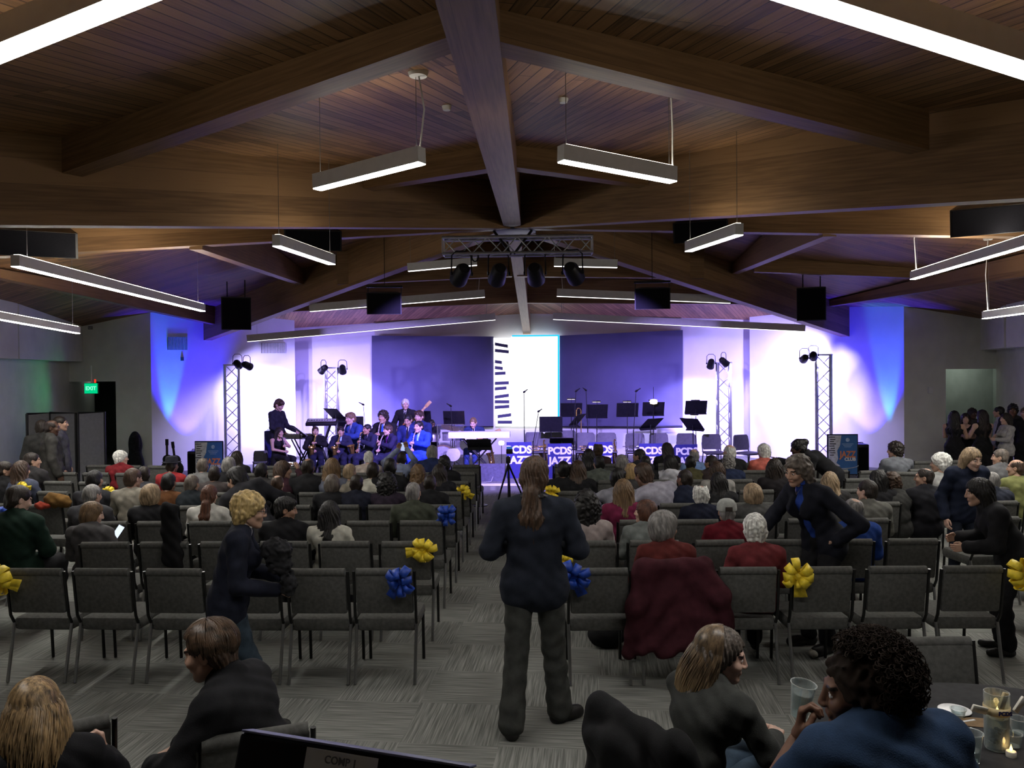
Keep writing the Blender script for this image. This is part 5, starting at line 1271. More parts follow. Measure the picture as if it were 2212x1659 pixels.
def put_chair(x, y, rz, label, group=CG):
    global chair_first
    if chair_first: chair_first = False; o = chair0; o.location = (x, y, 0); o.rotation_euler.z = rz; o['label'] = label
    else: o = dup(chair0, (x, y, 0), rz, label, group)
    return o
ROWN = ['back', 'second', 'third', 'fourth', 'fifth', 'sixth', 'seventh', 'front']
RX = {}
for i in range(1, 9):
    y = row_y(i); rn = ROWN[i-1]+' row' if i in (1, 8) else ROWN[i-1]+' row from back'
    nl = (6, 6, 7, 7, 7, 8, 8, 8)[i-1]; nr = (6, 6, 6, 7, 7, 8, 8, 8)[i-1]
    xs = [-1.165-.525*k for k in range(nl)]
    if i == 1: xs = [-1.165, -1.655, -2.17, -2.73, -3.28, -3.80]
    for k, x in enumerate(xs):
        put_chair(x, y+.01*math.sin(i*3+k), random.uniform(-.03, .03), 'grey chair left of the aisle, %s, %s from aisle' % (rn, ORD[k]))
    xs2 = [.42+.545*k for k in range(nr)]
    for k, x in enumerate(xs2):
        put_chair(x, y+.012*k, random.uniform(-.03, .03)+.02, 'grey chair right of the aisle, %s, %s from aisle' % (rn, ORD[k]))
    no = (1, 1, 2, 2, 3, 3, 3, 3)[i-1]
    for k in range(no):
        put_chair(xs[-1]-1.25-.54*k, y+.1+.08*k, -.12, 'grey chair in far left block, %s, %s beyond side aisle' % (rn, ORD[k]))
    for k in range(no):
        put_chair(xs2[-1]+1.25+.54*k, y+.1+.08*k, .12, 'grey chair in far right block, %s, %s beyond side aisle' % (rn, ORD[k]))
# ------------------------------------------------------------------ ribbon bows
YEL = pm('yellow_ribbon', (0.80, 0.60, 0.035), 0.5, var=0.12, scale=30, spec=0.4)
BLR = pm('blue_ribbon', (0.012, 0.055, 0.38), 0.45, var=0.15, scale=30, spec=0.4)
def make_bow(mat, seed, name):
    rn = random.Random(seed); t = thing(name, '', 'ribbon bow', (0, 0, 0))
    for k in range(8):
        a = 2*PI*k/8+rn.uniform(-.2, .2); L_ = rn.uniform(.085, .13); wv = rn.uniform(.024, .034); d = Vector((math.cos(a), rn.uniform(-.9, -.15), math.sin(a))).normalized()
        n = d.cross(Vector((0, -1, 0))); n = n.normalized() if n.length > .1 else Vector((1, 0, 0)); u = n.cross(d)
        A = []; B = []
        for j in range(11):
            s_ = j/10; q = d*L_*math.sin(PI*s_)**.8 + u*(.045*math.sin(2*PI*s_)*1.1)
            ww = wv*(.45+.55*math.sin(PI*s_)); tw = n*math.cos(rn.uniform(-.1, .1)); A.append(q-tw*ww); B.append(q+tw*ww)
        m = MB().quadstrip(A, B); o = m.obj('ribbon_loop', mat, t); sm = o.modifiers.new('thick', 'SOLIDIFY'); sm.thickness = .0012
    for k in range(3):
        x = rn.uniform(-.06, .06); A = []; B = []
        for j in range(6):
            z = -.03*j; c = Vector((x*j*.35, -.02-.01*math.sin(j), z)); A.append(c+Vector((-.024, 0, 0))); B.append(c+Vector((.024, .006, 0)))
        o = MB().quadstrip(A, B).obj('ribbon_tail', mat, t); sm = o.modifiers.new('thick', 'SOLIDIFY'); sm.thickness = .0012
    s = SDF(); s.ell((0, -.02, 0), (.032, .03, .030), .01); vq = s.mesh(.006, curls(.004, 120)); o = link('knot', np_mesh('knot', [(*vq, 0)], 1), t); o.data.materials[0] = mat
    return t
BOWS = {'y': make_bow(YEL, 3, 'ribbon_bow'), 'b': make_bow(BLR, 8, 'ribbon_bow')}; bu = {'y': False, 'b': False}
for (c, px, py, D, sc_, label) in (
    ('y', 914, 1187, 6.88, 1.0, 'yellow ribbon bow on the second aisle chair from the back, left side'), ('y', 1722, 1243, 5.98, 1.05, 'yellow ribbon bow between two chairs behind the white haired woman'),
    ('y', 2, 1252, 5.9, 1.05, 'yellow ribbon bow cut off by the left edge of the photo'), ('y', 2206, 1240, 5.9, 1.05, 'yellow ribbon bow cut off by the right edge of the photo'),
    ('y', 1003, 1063, 10.79, .92, 'yellow ribbon bow furthest up the aisle, left side, near the round base stand'), ('y', 1190, 1063, 9.83, .9, 'yellow ribbon bow peeking out right of the standing woman\'s neck'),
    ('y', 237, 1064, 9.97, .75, 'small yellow and bright bow at the left side aisle'), ('y', 50, 1053, 10.04, .7, 'small yellow bow above the head of the man in dark green'),
    ('y', 1213, 1212, 6.9, .8, 'yellow bow mostly hidden by the standing woman\'s right arm'),
    ('b', 865, 1252, 5.92, 1.0, 'blue ribbon bow on the back row aisle chair, left side'), ('b', 1238, 1243, 5.93, 1.05, 'blue ribbon bow on the back row aisle chair, right side'),
    ('b', 965, 1110, 7.93, .95, 'dark blue ribbon bow behind the man in olive sweater'), ('b', 8, 1112, 7.9, .95, 'blue ribbon bow at the left photo edge behind the man in dark green')):
    v = P(px, py, D)
    if not bu[c]: o = BOWS[c]; bu[c] = True
    else: o = dup(BOWS[c])
    o.location = v; o.rotation_euler = (0, random.uniform(-1.5, 1.5), random.uniform(-.2, .2)); o.scale = (sc_,)*3; o['label'] = label; o['group'] = 'yellow bows on the chairs' if c == 'y' else 'blue bows on the chairs'

# ------------------------------------------------------------------ seated audience, rows counted from the back
N_, K_, G_ = (.016, .018, .042), (.014, .014, .016), (.12, .125, .13)
SITV = [sit(), sit(eL=(-.26, .0, .73), eR=(.235, .06, .70), wL=(-.12, .25, .60), wR=(.05, .20, .62)), sit(pel=(0, .0, .56), wai=(0, -.03, .72), che=(0, .0, .89), nek=(0, .05, 1.025), hed=(0, .11, 1.14), shz=.955, shy=.03, eL=(-.24, .14, .70), eR=(.24, .14, .70), wL=(-.06, .34, .62), wR=(.06, .34, .62))]
def aud(px, py, row, hair, top, skin_, head, label, fem=False, pose=0, dx=0, extra=None, **kw):
    y = row_y(row)+kw.pop('dy', 0); v = P(px, py, y); J = SITV[pose] if isinstance(pose, int) else pose
    hz = J['hed'][2]+.128+{'afro': .055, 'bigcurl': .03, 'curly': .012, 'whitecurl': .01, 'bun': .02, 'roundbob': .012, 'mop': .008}.get(hair[0] if hair else '', 0)
    s_ = (v.z-.47)/(hz-.47); s_ = max(.84, min(1.12, s_)); z = .47*(1-s_)
    if s_ > 1: s_ = min(1.12, v.z/hz); z = 0
    lean = J['hed'][1]
    t = person(label, (v.x-J['hed'][0]*s_, y-lean*.5, z), J, kw.pop('facing', 0.0), head, skin_, hair, top, kw.pop('bottom', ('trousers', K_)), fem, s_, group='seated audience', **kw)
    return t, J, head
L_ = aud
L_(40, 1050, 2, ('short', 'dark'), ('jacket', (.012, .028, .020)), 'pale', (-38, 18, 0), 'seated man in dark green jacket at the left edge, face turned right')
L_(200, 1090, 2, ('bob', 'light'), ('hoodie', (.085, .082, .085)), 'pale', (-62, 12, 0), 'seated woman in grey hoodie looking right at her lit phone', True)
L_(200, 1047, 3, ('short', 'grey'), ('jacket', (.05, .05, .055)), 'pale', (-15, 5, 0), 'seated grey haired person directly beyond the woman in grey hoodie')
L_(327, 1047, 3, ('roundbob', 'sand'), ('jacket', K_), 'pale', (-8, 4, 0), 'seated woman with pale blond rounded bob and black top', True)
L_(453, 1048, 3, ('lowpony', 'auburn'), ('sweater', (.52, .51, .47)), 'pale', (0, 4, 0), 'seated woman with auburn ponytail and white sweater', True)
L_(205, 1016, 4, ('short', 'black'), ('shirt', (.03, .03, .035)), 'mid', (0, 0, 0), 'seated person with short black hair, small, beyond the grey haired person on the left')
L_(288, 1012, 4, ('short', 'brown'), ('shirt', (.24, .22, .18)), 'pale', (-20, 5, 0), 'seated brown haired person in beige shirt beside a yellow bow', pose=1)
L_(311, 1010, 5, ('short', 'dark'), ('shirt', (.05, .05, .06)), 'mid', (20, 0, 0), 'small dark haired child beyond the person in beige shirt')
L_(262, 974, 7, ('whitecurl', 'white'), ('jacket', (.16, .015, .02)), 'pale', (-55, 0, 0), 'seated woman with white curls and red jacket before the black case', True)
fed = L_(372, 990, 6, ('crop', 'dark'), ('shirt', (.33, .03, .035)), 'mid', (-10, 0, 0), 'seated man in bright red shirt wearing a dark fedora', pose=1)
L_(365, 1022, 4, ('short', 'black'), ('shirt', (.12, .05, .02)), 'mid', (0, 2, 0), 'seated person with round black hair and rust brown shirt')
L_(415, 1026, 4, ('short', 'ash'), ('jacket', (.02, .025, .03)), 'mid', (-8, 4, 0), 'seated person with dark grey hair left of the auburn ponytail')
L_(439, 990, 6, ('short', 'ash'), ('shirt', (.16, .16, .16)), 'pale', (0, 0, 0), 'seated man with grey brown hair in front of the left poster')
L_(495, 995, 6, ('roundbob', 'grey'), ('jacket', K_), 'pale', (0, 0, 0), 'seated person with pale grey hair left of a long dark haired woman', True)
L_(512, 977, 7, ('long', 'dark'), ('jacket', K_), 'pale', (0, 0, 0), 'seated woman with long dark hair near the outer left tower', True)
L_(463, 1021, 5, ('short', 'dark'), ('shirt', (.06, .05, .05)), 'tan', (20, 0, 0), 'seated dark haired person half hidden by the leaning man')
LEAN = sit(pel=(0.02, -.02, .60), wai=(-.06, .04, .74), che=(-.14, .12, .87), nek=(-.22, .19, .97), hed=(-.30, .25, 1.05), shc=(-.20, .15, .93), lat=(.9, -.1, .42), wL=(-.40, .25, .60), eL=(-.42, .12, .72), eR=(.14, .20, .88), wR=(.05, .36, .70))
L_(500, 1012, 3, ('mop', 'black'), ('jacket', (.016, .016, .02)), 'mid', (60, 25, 0), 'dark haired man in dark jacket leaning over toward the auburn ponytail', pose=LEAN, dy=.5)
L_(565, 1000, 5, ('short', 'black'), ('jacket', (.05, .048, .05)), 'tan', (0, 0, 0), 'seated man with black hair left of the woman raising a camera')
L_(600, 1045, 4, ('thin', 'brown'), ('jacket', K_), 'pale', (0, 4, 0), 'seated balding man with white collar and black jacket', shirt=(.5, .5, .5))
CAMP = sit(eL=(-.24, .20, .90), eR=(.25, .22, .92), wL=(-.03, .34, 1.12), wR=(.10, .34, 1.13), hn='grip', zL=(-1, 0, .2), zR=(1, 0, .2), yL=(0, .2, 1), yR=(0, .2, 1))
L_(612, 997, 5, ('long', 'brown'), ('shirt', (.05, .02, .03)), 'mid', (-65, 0, 0), 'seated woman holding a small camera up to her face', True, pose=CAMP)
L_(666, 990, 5, ('thin', 'dark'), ('suit', K_), 'tan', (0, 2, 0), 'seated man with thinning dark hair and black jacket below the saxophone boy')
L_(718, 991, 5, ('long', 'light'), ('shirt', (.12, .13, .17)), 'pale', (0, 0, 0), 'seated woman with long light brown hair and patterned grey top', True)
L_(756, 1002, 5, ('short', 'sand'), ('shirt', (.22, .20, .16)), 'pale', (-14, 0, 0), 'seated man with grey blond hair and tan shirt')
L_(797, 976, 7, ('crop', 'white'), ('shirt', (.40, .34, .30)), 'pale', (-8, 0, 0), 'seated white haired person in cream shirt below the saxophone bell')
L_(806, 999, 5, ('short', 'dark'), ('shirt', (.46, .45, .38)), 'pale', (0, 0, 0), 'seated person with short dark brown hair and cream top')
PHONE = sit(eL=(-.30, .20, 1.06), eR=(.26, .22, 1.08), wL=(-.06, .36, 1.28), wR=(.09, .36, 1.30), hn='grip', zL=(0, 1, .2), zR=(0, 1, .2), yL=(.3, .1, 1), yR=(-.2, .1, 1), hed=(.06, .02, 1.14))
L_(868, 993, 7, ('short', 'dark'), ('shirt', (.22, .26, .38)), 'tan', (0, -6, 0), 'seated person in striped blue shirt holding a phone high with both hands', pose=PHONE)
L_(843, 990, 5, ('short', 'black'), ('jacket', K_), 'brown', (0, 0, 0), 'seated person with smooth black hair and black vest behind the raised arms')
L_(718, 1035, 4, ('bob', 'ash'), ('jacket', K_), 'pale', (0, 2, 0), 'seated woman with brown bob over a white collar', True, shirt=(.5, .5, .5))
L_(771, 1044, 4, ('short', 'dark'), ('jacket', (.016, .018, .03)), 'mid', (0, 4, 0), 'seated person with dark hair right of the brown bob', dx=0)
L_(712, 1097, 2, ('longer', 'black'), ('sweater', (.50, .49, .42)), 'mid', (8, 6, 0), 'seated woman with long black hair and white sweater', True)
L_(617, 1073, 2, ('mop', 'black'), ('jacket', K_), 'tan', (-72, 6, 0), 'seated boy with black hair in profile looking right')
L_(837, 1028, 4, ('bigcurl', 'black'), ('jacket', (.03, .022, .035)), 'brown', (0, 0, 0), 'seated woman with wide black hair and dark purple top', True)
L_(893, 1041, 3, ('crop', 'grey'), ('sweater', (.055, .062, .045)), 'pale', (-6, 0, 0), 'seated man with cropped grey hair and olive sweater at the aisle', bottom=('trousers', (.02, .02, .03)))
L_(929, 1027, 4, ('crop', 'dark'), ('jacket', K_), 'brown', (0, 0, 0), 'seated man with close cropped dark hair left of the blue bow')
L_(903, 1004, 5, ('wavy', 'light'), ('jacket', (.05, .04, .05)), 'mid', (0, 0, 0), 'seated woman with long curly brown hair before the boy in bright blue', True)
L_(949, 1009, 5, ('long', 'dark'), ('jacket', (.02, .02, .025)), 'mid', (0, 0, 0), 'seated woman with straight dark brown hair left of the yellow aisle bow', True)
L_(960, 985, 6, ('curly', 'black'), ('coat', K_), 'dark', (0, 0, 0), 'seated person in bulky black coat with round black hair by the aisle', pose=1)
L_(934, 962, 7, ('short', 'grey'), ('jacket', (.02, .03, .09)), 'mid', (-10, 0, 0), 'seated grey haired man in navy plaid jacket before the clear drum')
L_(47, 997, 5, ('long', 'brown'), ('jacket', (.07, .08, .12)), 'mid', (-12, 0, 0), 'seated woman with long brown hair and pale denim jacket at the left', True, pose=1)
L_(70, 978, 6, ('short', 'dark'), ('jacket', (.03, .028, .03)), 'mid', (-50, 0, 0), 'seated dark haired man in profile below the standing men')
L_(12, 997, 5, ('short', 'dark'), ('jacket', (.02, .02, .022)), 'mid', (-60, 0, 0), 'seated dark haired person at the very left edge, beyond the bow')
# right of the aisle
L_(1216, 996, 5, ('short', 'black'), ('vest', K_), 'brown', (10, 0, 0), 'seated person with black vest over a red shirt just right of the aisle', shirt=None)
L_(1248, 996, 5, ('long', 'brown'), ('jacket', K_), 'pale', (0, 0, 0), 'seated brown haired person in black jacket, second from the aisle', True)
L_(1272, 977, 7, ('long', 'black'), ('jacket', K_), 'mid', (-10, 0, 0), 'seated woman with black hair before the third lettered board', True)
L_(1292, 974, 8, ('baldfluff', 'brown'), ('shirt', (.05, .03, .03)), 'mid', (0, 0, 0), 'seated bald man with reddish head before the third lettered board')
L_(1293, 991, 6, ('short', 'black'), ('jacket', (.10, .115, .10)), 'mid', (18, 0, 0), 'seated dark haired man in grey green jacket')
L_(1343, 985, 6, ('roundbob', 'grey'), ('jacket', (.05, .045, .06)), 'pale', (0, 0, 0), 'seated woman with violet lit grey hair', True)
L_(1380, 974, 7, ('short', 'black'), ('jacket', (.03, .03, .035)), 'tan', (60, 0, 0), 'seated black haired man in profile looking left before the fourth board')
L_(1394, 991, 6, ('short', 'black'), ('jacket', K_), 'tan', (0, 0, 0), 'seated black haired person nearer than the man in profile')
ARM = sit(eL=(-.44, -.06, .86), wL=(-.50, -.02, .66))
L_(1336, 1011, 4, ('mop', 'black'), ('tee', (.24, .24, .28)), 'mid', (-25, 4, 0), 'seated boy with black hair and pale grey tee shirt, arm out', pose=ARM)
L_(1363, 1009, 5, ('bob', 'blond'), ('jacket', (.05, .05, .05)), 'pale', (0, 0, 0), 'seated blond person between the grey tee shirt and the leaning white shirt', True)
LEAN2 = sit(pel=(.10, -.02, .56), wai=(.06, -.04, .72), che=(0, -.02, .88), nek=(-.09, .03, 1.0), hed=(-.16, .08, 1.11), shc=(-.05, .0, .94), lat=(.96, .0, .25), eL=(-.42, -.12, .82), wL=(-.62, -.16, .78), eR=(.30, .08, .80), wR=(.18, .26, .64))
L_(1390, 1001, 4, ('mop', 'brown'), ('shirt', (.36, .35, .42)), 'mid', (30, 14, 0), 'seated person in white shirt leaning left with an arm along the chair', pose=LEAN2)
L_(1346, 1037, 3, ('longer', 'light'), ('sweater', (.16, .018, .055)), 'pale', (0, 4, 0), 'seated girl with long light brown hair and magenta top', True)
L_(1267, 1059, 2, ('bigcurl', 'black'), ('shirt', (.36, .30, .29)), 'dark', (0, 0, 0), 'seated woman with big black hair and white striped top', True)
L_(1393, 1086, 2, ('bob', 'auburn'), ('sweater', (.20, .22, .21)), 'pale', (70, -3, 0), 'seated woman with auburn bob in profile looking left, grey sweater', True)
gl = L_(1436, 1105, 1, ('roundbob', 'grey'), ('sweater', (.105, .022, .020)), 'mid', (-62, 2, 0), 'seated woman with grey hair and glasses looking right, maroon sweater', True, h=.010, hh=.0045, hairh=.006)
L_(1630, 1111, 1, ('whitecurl', 'white'), ('sweater', (.14, .026, .03)), 'pale', (-6, 0, 0), 'seated woman with thick white hair and maroon sweater, white collar', True, shirt=(.6, .6, .6), h=.010, hh=.0045, hairh=.006)
L_(1513, 1056, 3, ('baldfluff', 'white'), ('jacket', (.012, .014, .028)), 'mid', (0, 0, 0), 'seated man with bald crown and white fringe in a dark jacket')
cap = L_(1569, 1083, 2, ('crop', 'grey'), ('sweater', (.12, .010, .018)), 'mid', (0, 0, 0), 'seated man with pale cap worn backwards and dark red top')
L_(1624, 1046, 3, ('roundbob', 'sand'), ('coat', (.07, .07, .068)), 'pale', (16, 0, 0), 'seated woman with rounded sandy grey hair and tweed coat', True)
L_(1478, 1014, 4, ('crop', 'dark'), ('jacket', (.016, .02, .04)), 'tan', (30, 0, 0), 'seated man with short dark hair and navy jacket, face turned left')
L_(1551, 1029, 4, ('long', 'black'), ('jacket', (.02, .02, .022)), 'brown', (10, 0, 0), 'seated woman with black hair over a white patterned scarf', True)
L_(1548, 998, 5, ('longer', 'brown'), ('shirt', (.30, .29, .27)), 'pale', (0, 0, 0), 'seated woman with long brown hair and pale top', True)
L_(1440, 960, 8, ('long', 'dark'), ('jacket', K_), 'pale', (20, 0, 0), 'seated woman with dark violet lit hair before the fourth board', True)
L_(1447, 987, 6, ('long', 'black'), ('hoodie', (.50, .50, .55)), 'mid', (15, 0, 0), 'seated girl with long black hair and white hoodie', True)
L_(1499, 970, 7, ('bald', 'grey'), ('shirt', (.16, .25, .48)), 'pale', (0, 0, 0), 'seated bald man with pink head and pale blue shirt')
L_(1491, 990, 6, ('crop', 'black'), ('jacket', (.07, .065, .03)), 'brown', (0, 0, 0), 'seated person with cropped black hair and olive jacket')
L_(1535, 985, 6, ('short', 'dark'), ('jacket', (.04, .03, .03)), 'mid', (40, 0, 0), 'seated dark haired person in profile right of the olive jacket')
L_(1573, 991, 6, ('curly', 'grey'), ('jacket', (.018, .026, .06)), 'mid', (0, 0, 0), 'seated person with curly grey hair and navy jacket')
L_(1575, 960, 7, ('bald', 'white'), ('jacket', K_), 'pale', (30, 0, 0), 'seated bald man in black jacket below the last stage chairs')
L_(1649, 959, 7, ('whitecurl', 'white'), ('jacket', (.50, .13, .10)), 'pale', (20, 0, 0), 'seated woman with white hair and coral jacket', True)
L_(1673, 992, 5, ('longer', 'dark'), ('jacket', (.018, .016, .018)), 'mid', (-14, 0, 0), 'seated woman with very long dark hair beyond the smiling woman', True)
L_(1793, 1044, 4, ('long', 'sand'), ('jacket', (.03, .03, .03)), 'pale', (-20, 0, 0), 'seated blond woman half hidden by the smiling woman', True)
L_(1842, 1076, 2, ('thin', 'grey'), ('jacket', (.020, .055, .24)), 'mid', (28, 0, 0), 'seated bald man in bright blue jacket')
L_(1872, 1037, 3, ('short', 'dark'), ('sweater', (.12, .118, .105)), 'pale', (38, 0, 0), 'seated man with dark hair and grey green sweater')
L_(1895, 1017, 4, ('longer', 'black'), ('jacket', K_), 'mid', (20, 0, 0), 'seated woman with black hair just beyond the grey green sweater', True)
L_(1931, 1031, 4, ('curly', 'brown'), ('jacket', (.04, .04, .038)), 'pale', (0, 0, 0), 'small seated person with fuzzy brown hair behind an empty chair', pose=2)
L_(1936, 955, 7, ('curly', 'dark'), ('shirt', (.15, .16, .18)), 'mid', (50, 0, 0), 'seated curly haired man in grey shirt before the cyan right wall', pose=2)
L_(1996, 1011, 4, ('thin', 'dark'), ('jacket', (.018, .018, .02)), 'mid', (62, 0, 0), 'seated man with receding dark hair in profile looking left')
L_(2030, 979, 5, ('whitecurl', 'white'), ('shirt', (.34, .34, .33)), 'mid', (50, 0, 0), 'seated white haired woman with glasses and patterned white top', True)
L_(2160, 970, 6, ('short', 'ash'), ('jacket', (.12, .12, .125)), 'mid', (55, 0, 0), 'seated grey haired man in profile before the crowd at the right')
L_(2194, 992, 5, ('bald', 'brown'), ('shirt', (.20, .21, .08)), 'mid', (50, 0, 0), 'seated bald man in yellow green patterned shirt at the right edge')
L_(2141, 1022, 4, ('crop', 'grey'), ('jacket', (.03, .034, .05)), 'pale', (15, 0, 0), 'seated man with cropped grey hair and dark striped jacket')
# hats and glasses
t, J, hd = fed
m = MB().lathe([(.155, .070), (.150, .066), (.100, .062), (.098, .085), (.098, .13), (.088, .16), (.05, .172), (.0, .162)], (0, -.015, 0), 26); head_child(t, 'fedora', m, pm('dark_felt', (.02, .02, .03), .9), J, hd)
t, J, hd = cap
m = MB().lathe([(.104, .030), (.104, .055), (.097, .10), (.072, .135), (.035, .15), (0, .153)], (0, -.018, 0), 26); o = head_child(t, 'cap', m, pm('pale_cap', (.34, .35, .33), .85), J, hd)
m = MB().box((0, -.118, .052), (.075, .01, .045), bev=.004); head_child(t, 'cap_opening', m, pm('cap_shadow_hair', (.05, .04, .035), .9), J, hd)
m = MB().lathe([(0, 0), (.075, 0), (.078, .004), (.0, .010)], (0, .12, .035), 20); head_child(t, 'cap_peak', m, pm('pale_cap', (.34, .35, .33), .85), J, hd)
t, J, hd = gl; head_child(t, 'glasses', glasses_mb(), BLK, J, hd)
# phones and small camera held up
def phone(label, px, py, D, w_, h_, rot, lit=(.75, .85, 1.0), st=1.2):
    t = thing('phone', label, 'phone', P(px, py, D)); t.rotation_euler = rot
    MB().box((0, 0, 0), (w_, .009, h_), bev=.003).obj('phone_case', BLK, t); MB().box((0, -.0055, 0), (w_*.9, .002, h_*.9)).obj('lit_screen', em('screen_%d' % int(lit[0]*100), lit, st), t, smooth=False)
phone('glowing white phone in the hand of the woman in grey hoodie', 255, 1150, row_y(2)+.25, .075, .145, (-.5, .35, -.3))
phone('small phone raised above heads by the person in striped blue', 871, 965, row_y(7)+.36, .075, .14, (0, .05, 0), (.55, .65, 1.0), .9)
t = thing('compact_camera', 'small silver camera raised in front of the orange lit face', 'camera', P(628, 1003, row_y(5)+.35)); MB().box((0, 0, 0), (.11, .03, .065), bev=.008).obj('camera_body', SILV, t); MB().box((0, -.017, .005), (.07, .003, .045)).obj('lit_screen', em('screen_cam', (.8, .85, 1.0), 1.6), t)
# things on chairs
def draped(name, label, cat, px, py, D, sdf, h, mat, disp=None, loc=None):
    v, q = sdf.mesh(h, disp); t = tag(link(name, np_mesh(name, [(v, q, 0)], 1)), label, cat); t.data.materials[0] = mat; t.location = loc if loc is not None else P(px, py, D); return t
s = SDF(); s.ell((0, 0, 0), (.13, .07, .08), .04); s.ell((.08, .02, -.03), (.10, .06, .06), .05)
draped('jacket', 'mustard brown jacket lying over a chair back at the left', 'jacket', 118, 1080, row_y(4)-.26, s, .014, clothm((.16, .085, .025)), curls(.010, 30))
s = SDF(); s.ell((0, 0, 0), (.10, .05, .04), .04); draped('scarf', 'red orange cloth beside the mustard jacket', 'scarf', 92, 1092, row_y(4)-.30, s, .01, clothm((.32, .05, .03)), curls(.008, 40))
s = SDF(); s.cap((-.03, 0, .30), (-.02, .02, -.16), .05, .06, .05); s.cap((.03, 0, .28), (.05, .02, -.2), .045, .055, .05)
draped('coat', 'black coat hanging on a chair right of the pale blond bob', 'coat', 368, 1170, row_y(2)-.33, s, .014, clothm((.012, .012, .013)), FOLD(40, .012))
s = SDF(); s.ell((0, 0, 0), (.10, .05, .06), .03); draped('bag', 'small tan bag on a chair behind the back row, right side', 'bag', 1942, 1216, row_y(2)+.05, s, .008, clothm((.33, .27, .14)), curls(.006, 40))
# ------------------------------------------------------------------ the band
def player(px, py, D, facing, hair, top, skin_, label, J=None, head=(0, 0, 0), inst=None, ilabel=None, fem=False, group='seated players', **kw):
    v = P(px, py, D); J = J or sit(); hz = J['hed'][2]+.130+{'curly': .015, 'mop': .01}.get(hair[0], 0); s_ = max(.80, min(1.14, (v.z-STAGE_Z-.47)/(hz-.47)))
    z = STAGE_Z+.47*(1-s_)
    if s_ > 1: s_ = min(1.14, (v.z-STAGE_Z)/hz); z = STAGE_Z
    pos = (v.x, D, z)
    person(label, pos, J, facing, head, skin_, hair, top, kw.pop('bottom', ('trousers', (.016, .018, .04))), fem, s_, group=group, h=.011, hh=.005, hairh=.007, **kw)
    if inst is not None: give((SAX, CLA)[inst], inst, pos, facing, ilabel, s_)
HOLD = sit(hed=(0, .02, 1.16), eL=(-.27, .06, .80), eR=(.27, .02, .76), wL=(-.01, .17, .885), wR=(.11, .21, .665), hn='grip', yL=(.6, .5, .1), yR=(-.5, .6, .2), zL=(-.3, .3, 1), zR=(.5, .3, .8))
HOLC = sit(hed=(0, .02, 1.16), eL=(-.25, .07, .80), eR=(.25, .07, .76), wL=(-.05, .19, .84), wR=(.05, .24, .70), hn='grip', yL=(.6, .5, .1), yR=(-.6, .5, .1), zL=(-.3, .3, 1), zR=(.3, .3, 1))
WS = (.72, .72, .75)
player(603, 926, 16.3, PI+.95, ('long', 'dark'), ('dress', K_), 'pale', 'seated girl in black strapless top at the left end of the band', HOLC, inst=1, ilabel='straight woodwind held by the girl in black strapless top', fem=True, bottom=('trousers', K_))
player(681, 921, 16.6, PI+.35, ('short', 'brown'), ('shirt', K_), 'pale', 'seated boy in black shirt playing saxophone, left of three saxophones', HOLD, inst=0, ilabel='golden saxophone played by the boy in black shirt')
player(736, 928, 16.5, PI+.15, ('mop', 'dark'), ('suit', (.018, .02, .045)), 'mid', 'seated boy in dark suit and pale blue shirt playing saxophone', HOLD, inst=0, ilabel='saxophone played by the boy in pale blue shirt', shirt=(.35, .5, .8))
player(794, 916, 16.5, PI-.75, ('short', 'black'), ('suit', (.018, .02, .045)), 'tan', 'seated boy in dark suit with large saxophone, facing left', HOLD, inst=0, ilabel='large golden saxophone with bell beside white hair', shirt=WS, tie=(.02, .02, .05))
player(839, 917, 16.3, PI-.95, ('mop', 'brown'), ('suit', (.02, .018, .05)), 'pale', 'seated boy with brown hair, dark suit and purple tie', HOLC, inst=1, ilabel='pale woodwind upright before the purple tie', shirt=WS, tie=(.22, .02, .30))
player(905, 909, 16.2, PI-.5, ('short', 'black'), ('suit', (.022, .06, .46)), 'pale', 'boy in bright blue suit with pale green tie at the front', HOLC, inst=1, ilabel='pale woodwind held by the boy in bright blue suit', shirt=WS, tie=(.30, .62, .60), bottom=('trousers', (.022, .06, .46)))
player(758, 890, 17.4, PI-.6, ('mop', 'light'), ('suit', (.025, .05, .20)), 'pale', 'taller boy in blue jacket with striped tie behind the saxophones', HOLC, inst=1, ilabel='dark straight woodwind held by the boy in blue jacket', shirt=WS, tie=(.10, .12, .25))
player(828, 886, 17.4, PI-.3, ('curly', 'dark'), ('suit', K_), 'mid', 'boy with curly dark hair, black suit and blue tie', HOLC, inst=1, ilabel='woodwind held by the curly haired boy in black suit', shirt=WS, tie=(.04, .12, .55))
player(881, 895, 17.3, PI-.2, ('short', 'black'), ('suit', (.02, .03, .13)), 'mid', 'boy in navy suit with lowered head behind the bright blue suit', None, (0, 18, 0), shirt=WS, tie=(.02, .02, .03))
player(905, 886, 17.7, PI-.35, ('mop', 'brown'), ('suit', (.02, .03, .11)), 'pale', 'boy with brown fringe directly behind the bright blue suit', None, shirt=WS)
player(932, 912, 18.75, PI-.5, ('crop', 'black'), ('suit', K_), 'tan', 'drummer with black hair bent low behind the cymbals', sit(eL=(-.30, .10, .80), eR=(.30, .10, .80), wL=(-.16, .34, .78), wR=(.18, .34, .82), hn='grip'), (0, 20, 0), shirt=WS, tie=(.02, .02, .02), group='rhythm players')
player(1023, 902, 18.0, PI-.1, ('short', 'light'), ('suit', (.02, .028, .09)), 'pale', 'seated guitarist with bowed head behind the white stage piano', sit(hed=(0, .05, 1.15), eL=(-.30, .06, .78), wL=(-.34, .26, .78), eR=(.28, .0, .76), wR=(.12, .22, .66), hn='grip'), (0, 24, 0), shirt=WS, tie=(.02, .02, .03), group='rhythm players', bottom=('jeans', (.03, .05, .18)), shoes=True, shoecol=(.22, .09, .03))
